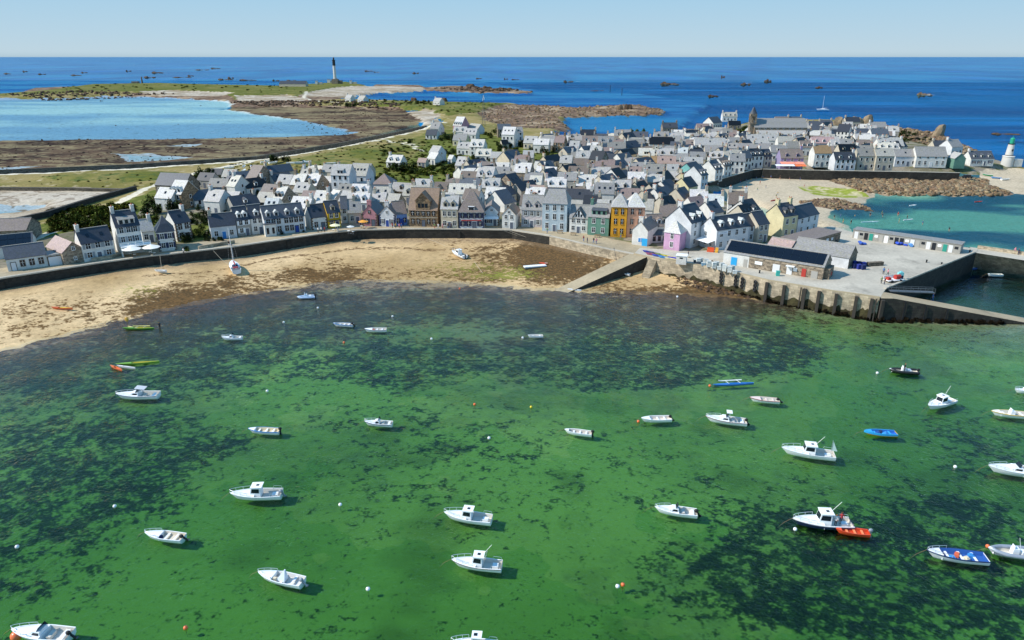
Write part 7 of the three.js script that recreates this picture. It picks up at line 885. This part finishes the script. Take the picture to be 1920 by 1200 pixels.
// bathers on the beach and in the water
{ const spot = [[1320, 352], [1345, 356], [1360, 351], [1375, 346], [1388, 343], [1399, 342], [1408, 340], [1418, 338], [1430, 336], [1445, 336], [1462, 337], [1480, 337], [1500, 338], [1436, 352], [1458, 365], [1455, 371], [1508, 349], [1370, 352], [1400, 347], [1425, 345], [1352, 361], [1565, 404], [1577, 400], [1582, 410], [1597, 410], [1604, 398], [1420, 357], [1392, 354]].sort((a, b) => a[0] - b[0]), wet = [[1632, 402], [1654, 399], [1655, 404], [1684, 402], [1686, 414], [1730, 418], [1780, 430], [1627, 365], [1640, 363]].sort((a, b) => a[0] - b[0]);
  spot.forEach(([px, py], i) => { const q = at(px, py, 1.2), t = Math.floor(rnd() * 8); person(q.x, groundY(q.x, q.z) - .03, q.z, rr(0, 6.3), t, i % 3 ? -1 : 3, `tiny bather on the pale sand, ${ORD[i]} from left on the bathing beach`, 'bathers on the bathing beach', i % 2, rr(.7, 1)); });
  wet.forEach(([px, py], i) => { const q = at(px, py, 0); person(q.x, -.75, q.z, rr(0, 6.3), Math.floor(rnd() * 8), -1, `tiny bather standing in the turquoise shallows, ${ORD[i]} from left`, 'bathers in the shallows', i % 2, rr(.85, 1)); });
  const a = at(1700, 413, 0), o = canoe(1702, 413, 3.4, 10, 0xf0f0ec, 'white paddle board with a paddler on turquoise water', { name: 'paddle_board', cat: 'board', beam: .24 }); person(a.x, .1, a.z, 1.2, 4, 4, 'paddler in black on the white board', null, 0);
  canoe(1450, 377, 3, 30, 0xb8322e, 'red kayak on the bathing beach', { ground: 1, y0: 1, name: 'kayak', cat: 'kayak', beam: .2, lift: .1 }); canoe(1834, 379, 3, 4, 0xc24a40, 'red rowing craft far out in the turquoise bay', { name: 'kayak', cat: 'kayak', beam: .28 }); canoe(1630, 417, 6, 4, 0xe8f2f0, 'long white board afloat at the beach edge', { name: 'paddle_board', cat: 'board', beam: .08 }); canoe(1711, 386, 2.6, 4, 0xf0f0f0, 'small white float beyond the paddler', { name: 'float_board', cat: 'board', beam: .3 });
}
person(at(1695, 697, .4).x, .35, at(1695, 697, .4).z, 1, 4, 4, 'helmsman in black aboard the black inflatable boat', null, 0); { const q = at(1566, 984, .5); person(q.x, .35, q.z, 2, 1, 4, 'person in white top aboard the navy hulled boat', null, 0, .95); person(q.x + .9, .35, q.z - .5, 3, 2, 4, 'person in red top aboard the navy hulled boat', null, 1, .95); }
{ const q = at(300, 615, 0); person(q.x, -.35, q.z, 4, 4, 4, 'person in black wading beside the green outrigger canoe', null, 1); }

// ---------------------------------------------------------------- things on the quays
function parasol(px, py, h, r, c, label) { const q = at(px, py, 5 + h), o = thing('parasol', label, 'parasol', [q.x, 5.05, q.z], .4); part('pole', rod([0, 0, 0], [0, h, 0], .03), M.wood, o); part('canopy', new THREE.ConeGeometry(r, r * .35, 8, 1, true).translate(0, h, 0), std(c, { side: THREE.DoubleSide }), o); part('base', new THREE.CylinderGeometry(.3, .3, .12, 12).translate(0, .06, 0), M.steel, o);
  for (const s of [-1, 1]) { const t = thing('cafe_table', `round cafe table ${s < 0 ? 'on the near side' : 'on the far side'} under the ${label}`.split(' ').slice(0, 16).join(' '), 'table', [q.x + s * .8, 5.05, q.z + s * .5]); part('table_top', new THREE.CylinderGeometry(.4, .4, .04, 14).translate(0, .72, 0), M.white, t); part('leg', rod([0, 0, 0], [0, .7, 0], .04), M.steel, t); part('foot', new THREE.CylinderGeometry(.22, .24, .04, 12).translate(0, .02, 0), M.steel, t); } }
parasol(174, 469, 2.4, 1.7, 0xf2efe6, 'white parasol before the house with grey shutters'); parasol(246, 464, 2.5, 2.5, 0xf2efe6, 'wide white parasol under the terrace of the tall house'); parasol(283, 461, 2.5, 2.3, 0xf2efe6, 'white parasol beside the mansard house'); parasol(628, 421, 2.4, 1.7, 0xf0e6b8, 'cream parasol before the yellow house'); parasol(681, 414, 2.5, 1.6, 0xeaa03c, 'orange parasol before the pink gable house'); parasol(657, 424, 2.3, 1.2, 0xd8d8d4, 'grey white parasol beside the low cream house');
{ // kayaks, fish tubs, kiosk, bins
  const cc = [0x3a3f9a, 0x9a4a6a, 0x5a5a5f, 0x2b4fb0, 0x8aa03a, 0x3a8fc8, 0xd8c23a, 0xd9cba6, 0x4a4ac0], nm = ['indigo', 'plum', 'grey', 'royal blue', 'lime', 'sky blue', 'yellow', 'sand coloured', 'violet'];
  cc.forEach((c, i) => canoe(1216 + i * 6, 474 + i * 1.5 + (i % 2) * 3, 3, 150, c, `${nm[i]} kayak in the colourful row on the pier by the slipway`, { ground: 1, y0: 5.1, y: 5.08, lift: .14, name: 'kayak', cat: 'kayak', beam: .24, group: 'kayaks lined up by the slipway' }));
  const k = at(1279, 496, 5.08), o = thing('kiosk', 'small white kiosk hut on the pier edge', 'kiosk', [k.x, 5.08, k.z - 1], -.35); part('wall', boxG(-1.25, 1.25, 0, 2.2, -1.1, 1.1), M.wall_w, o); part('roof', boxG(-1.4, 1.4, 2.2, 2.34, -1.25, 1.25), M.white, o); part('window', boxG(-.4, .4, 1.5, 1.85, 1.1, 1.13), M.glass, o); part('door', boxG(1.25, 1.29, 0, 1.95, -.4, .5), M.doorWhite, o);
  const tubG = merge([boxG(-.5, .5, .1, .78, -.4, .4), boxG(-.55, .55, .7, .8, -.45, .45), boxG(-.45, -.3, 0, .1, -.4, .4), boxG(.3, .45, 0, .1, -.4, .4)]), lid = boxG(-.5, .5, .8, .86, -.4, .4), tm = [std(0xb9bdb8), std(0xcfd2cc), std(0x7fa3b8), std(0x3f4a55)];
  for (let i = 0; i < 16; i++) { const q = at(1304 + i * 4.9, 492 + i * 1.25 + (i % 2) * 2.4, 5.1), t = thing('fish_tub', `plastic fish tub along the pier edge, ${ORD[i]} from the kiosk`, 'tub', [q.x, 5.08, q.z], rr(-.6, 0), 'fish tubs along the pier edge'); part('tub_body', tubG, i < 7 ? pick(tm) : tm[i % 2], t); part('lid', lid, tm[(i + 1) % 2], t); if (i % 3) { part('upper_tub', moved(tubG, 0, .82, 0, .1), tm[i % 2], t); } }
  [[1458, 517, 0x3aa79a, 'teal rubbish bin alone at the edge of the pier'], [1386, 494, 0x9aa09a, 'grey crate stack beside the blue double door']].forEach(([px, py, c, l]) => { const q = at(px, py, 5.1), t = thing('bin', l, 'bin', [q.x, 5.08, q.z], -.2); part('bin_body', boxG(-.42, .42, 0, 1.15, -.35, .35), std(c), t); part('lid', boxG(-.46, .46, 1.15, 1.24, -.4, .4), std(c), t); });
  for (let i = 0; i < 6; i++) { const q = at(1602 + (i % 3) * 8, 503 - Math.floor(i / 3) * 5 + (i % 3), 5.1), t = thing('fish_crate', `dark blue fish crate stack by the grey shed gable, ${ORD[i]} of six`, 'crate', [q.x, 5.08, q.z], .3, 'blue crates by the grey shed'); for (let k2 = 0; k2 < 3; k2++) part('crate', boxG(-.55, .55, k2 * .42, k2 * .42 + .38, -.4, .4), std(i % 2 ? 0x26348a : 0x1f2c5f), t); }
  { const q = at(1675, 528, 5.1), t = thing('trailer', 'white trailer carrying a red tank beside the basin', 'trailer', [q.x, 5.08, q.z], .25); part('bed', boxG(-2.2, 2.2, .45, .6, -.9, .9), M.white, t); part('side_board', boxG(-2.2, 2.2, .6, 1.3, -.92, -.86), M.white, t); for (const [x, z] of [[-1.2, -.9], [-1.2, .9], [1.2, -.9], [1.2, .9]]) part('wheel', new THREE.CylinderGeometry(.35, .35, .2, 14).rotateX(Math.PI / 2), M.black, t, [x, .35, z]); part('red_tank', new THREE.CylinderGeometry(.55, .55, 1.3, 14).rotateZ(Math.PI / 2).translate(.9, 1.15, 0), M.red, t); part('crate', boxG(-1.9, -1.1, .6, 1.2, -.5, .4), M.red, t); }
  { const q = at(1689, 524, 5.1), t = thing('pump', 'pale turquoise machine on a blue stand by the basin', 'machine', [q.x, 5.08, q.z]); part('stand', boxG(-.35, .35, 0, 1.1, -.3, .3), M.shutNavy, t); part('housing', merge([boxG(-.9, .3, 1.1, 1.8, -.4, .4), boxG(-.5, 0, 1.8, 2.05, -.25, .25)]), std(0x86cfd0), t); }
  { const q = at(1640, 498, 5.1), t = thing('crate_stack', 'grey wire pots stacked alone on the concrete yard', 'pots', [q.x, 5.08, q.z], .2); for (let i = 0; i < 6; i++) part('pot', boxG(-.7, .7, 0, .5, -.45, .45), M.wall_d, t, [(i % 3) * 1.45 - 1.4, Math.floor(i / 3) * .52, 0]); }
  [[1617, 458, 0x2f4f9a, 'blue barrel pile'], [1690, 460, 0x2f4fb8, 'dark blue tarpaulin heap'], [1710, 462, 0x5a8fc8, 'light blue net heap'], [1726, 463, 0x4a7fd0, 'mid blue net heap'], [1745, 466, 0xc8ccd0, 'white float heap']].forEach(([px, py, c, l]) => { const q = at(px, py, 5.1), t = thing('gear_heap', `${l} before the row of lockups`, 'gear', [q.x, 5.08, q.z]); for (let i = 0; i < 7; i++) { const m = part('bundle', rocks[i % 4], std(new THREE.Color(c).offsetHSL(0, 0, rr(-.08, .08))), t, [rr(-1.1, 1.1), .25 + (i > 4 ? .35 : 0), rr(-.5, .5)], rr(0, 6)); m.scale.set(.6, .4, .5); } });
  { const q = at(1334, 472, 5.1), t = thing('cafe_terrace_sofa', 'orange and yellow seats under the white awning of the inn', 'seats', [q.x, 5.08, q.z], -.4); part('orange_seat', merge([boxG(-1.2, .6, 0, .5, -.5, .5), boxG(-1.2, .6, .5, 1.1, -.6, -.4)]), std(0xd2562c), t); part('yellow_seat', merge([boxG(.9, 1.7, 0, .5, -.5, .5), boxG(.9, 1.7, .5, 1.2, -.6, -.4)]), std(0xd9a63a), t); }
  for (const [px, py, l] of [[1050, 437, 'first'], [1075, 441, 'second'], [1120, 445, 'third']]) { const q = at(px, py, 5.1), t = thing('bench', `dark bench on the plaza before the coloured houses, ${l} from the wall`, 'bench', [q.x, 5.04, q.z], -.3); part('seat', boxG(-.9, .9, .42, .48, -.22, .22), M.wood, t); part('backrest', boxG(-.9, .9, .6, .9, -.24, -.19), M.wood, t); for (const x of [-.7, .7]) part('leg', boxG(x - .05, x + .05, 0, .42, -.2, .2), M.steel, t); }
  for (const [px, py, h, l] of [[1160, 486, 5.5, 'thin leaning crane post above the slipway'], [1420, 512, 1.6, 'short dark post on the pier edge']]) { const q = at(px, py, 4), t = thing('post', l, 'post', [q.x, px < 1200 ? 1.5 : 5.08, q.z]); part('shaft', rod([0, 0, 0], [px < 1200 ? -1.4 : 0, h, 0], .07, .05), M.steel, t); part('head', boxG(-.15, .15, h, h + .12, -.15, .15), M.steel, t, [px < 1200 ? -1.4 : 0, 0, 0]); }
}
{ // parked vehicle by the headland beach and marker posts at sea
  const q = at(1815, 327, 5), t = thing('tractor', 'dark parked vehicle at the end of the seawall', 'vehicle', [q.x, Math.max(3.2, groundY(q.x, q.z)), q.z], .1); part('body', merge([boxG(-2.1, 2.1, .45, 1.05, -.85, .85), boxG(-1.6, 1.1, 1.05, 1.65, -.75, .75)]), paint(0x22262c), t); part('window', boxG(-1.5, 1.0, 1.12, 1.55, -.77, .77), M.glass, t); for (const x of [-1.3, 1.3]) for (const z of [-.85, .85]) part('wheel', new THREE.CylinderGeometry(.36, .36, .22, 14).rotateX(Math.PI / 2), M.black, t, [x, .36, z]);
  for (const [px, py, l] of [[1144, 169, 'slim dark sea marker post, left of two'], [1166, 176, 'slim dark sea marker post, right of two']]) { const p = at(px, py, 0), o = thing('sea_marker', l, 'marker', [p.x, 0, p.z]); part('pole', rod([0, -4, 0], [0, 7, 0], .5, .35), M.black, o); part('topmark', new THREE.ConeGeometry(1, 1.6, 8).translate(0, 7.6, 0), M.black, o); }
}

// mooring ropes lying over the sand
[[[400, 470, 5.2], [432, 497, 1.9], 'from the quay wall to the bow of the beached yacht'], [[946, 433, 5.2], [1010, 449, 2.2], 'slanting down the wall near the small white gable house'], [[955, 433, 5.2], [1036, 455, 2.4], 'long and slack down to the sunlit wall'], [[802, 447, 2.2], [858, 472, 1.2], 'on the sand to the beached cabin boat'], [[300, 480, 5.2], [303, 507, 2], 'from the wall down to the small beached dinghy'], [[880, 480, 1], [905, 512, .5], 'from the beached cabin boat towards the sea']].forEach(([a, b, l]) => { const p = at(a[0], a[1], a[2]), q = at(b[0], b[1], b[2]), m = [lerp(p.x, q.x, .5), Math.max(groundY(lerp(p.x, q.x, .5), lerp(p.z, q.z, .5)) + .06, lerp(a[2], b[2], .5) - .6), lerp(p.z, q.z, .5)]; single('mooring_rope', tube([[p.x, a[2], p.z], m, [q.x, b[2], q.z]], .045, 5, 24), std(0xb8ad98), 'pale mooring rope ' + l, 'rope'); });
renderer.render(scene, camera);
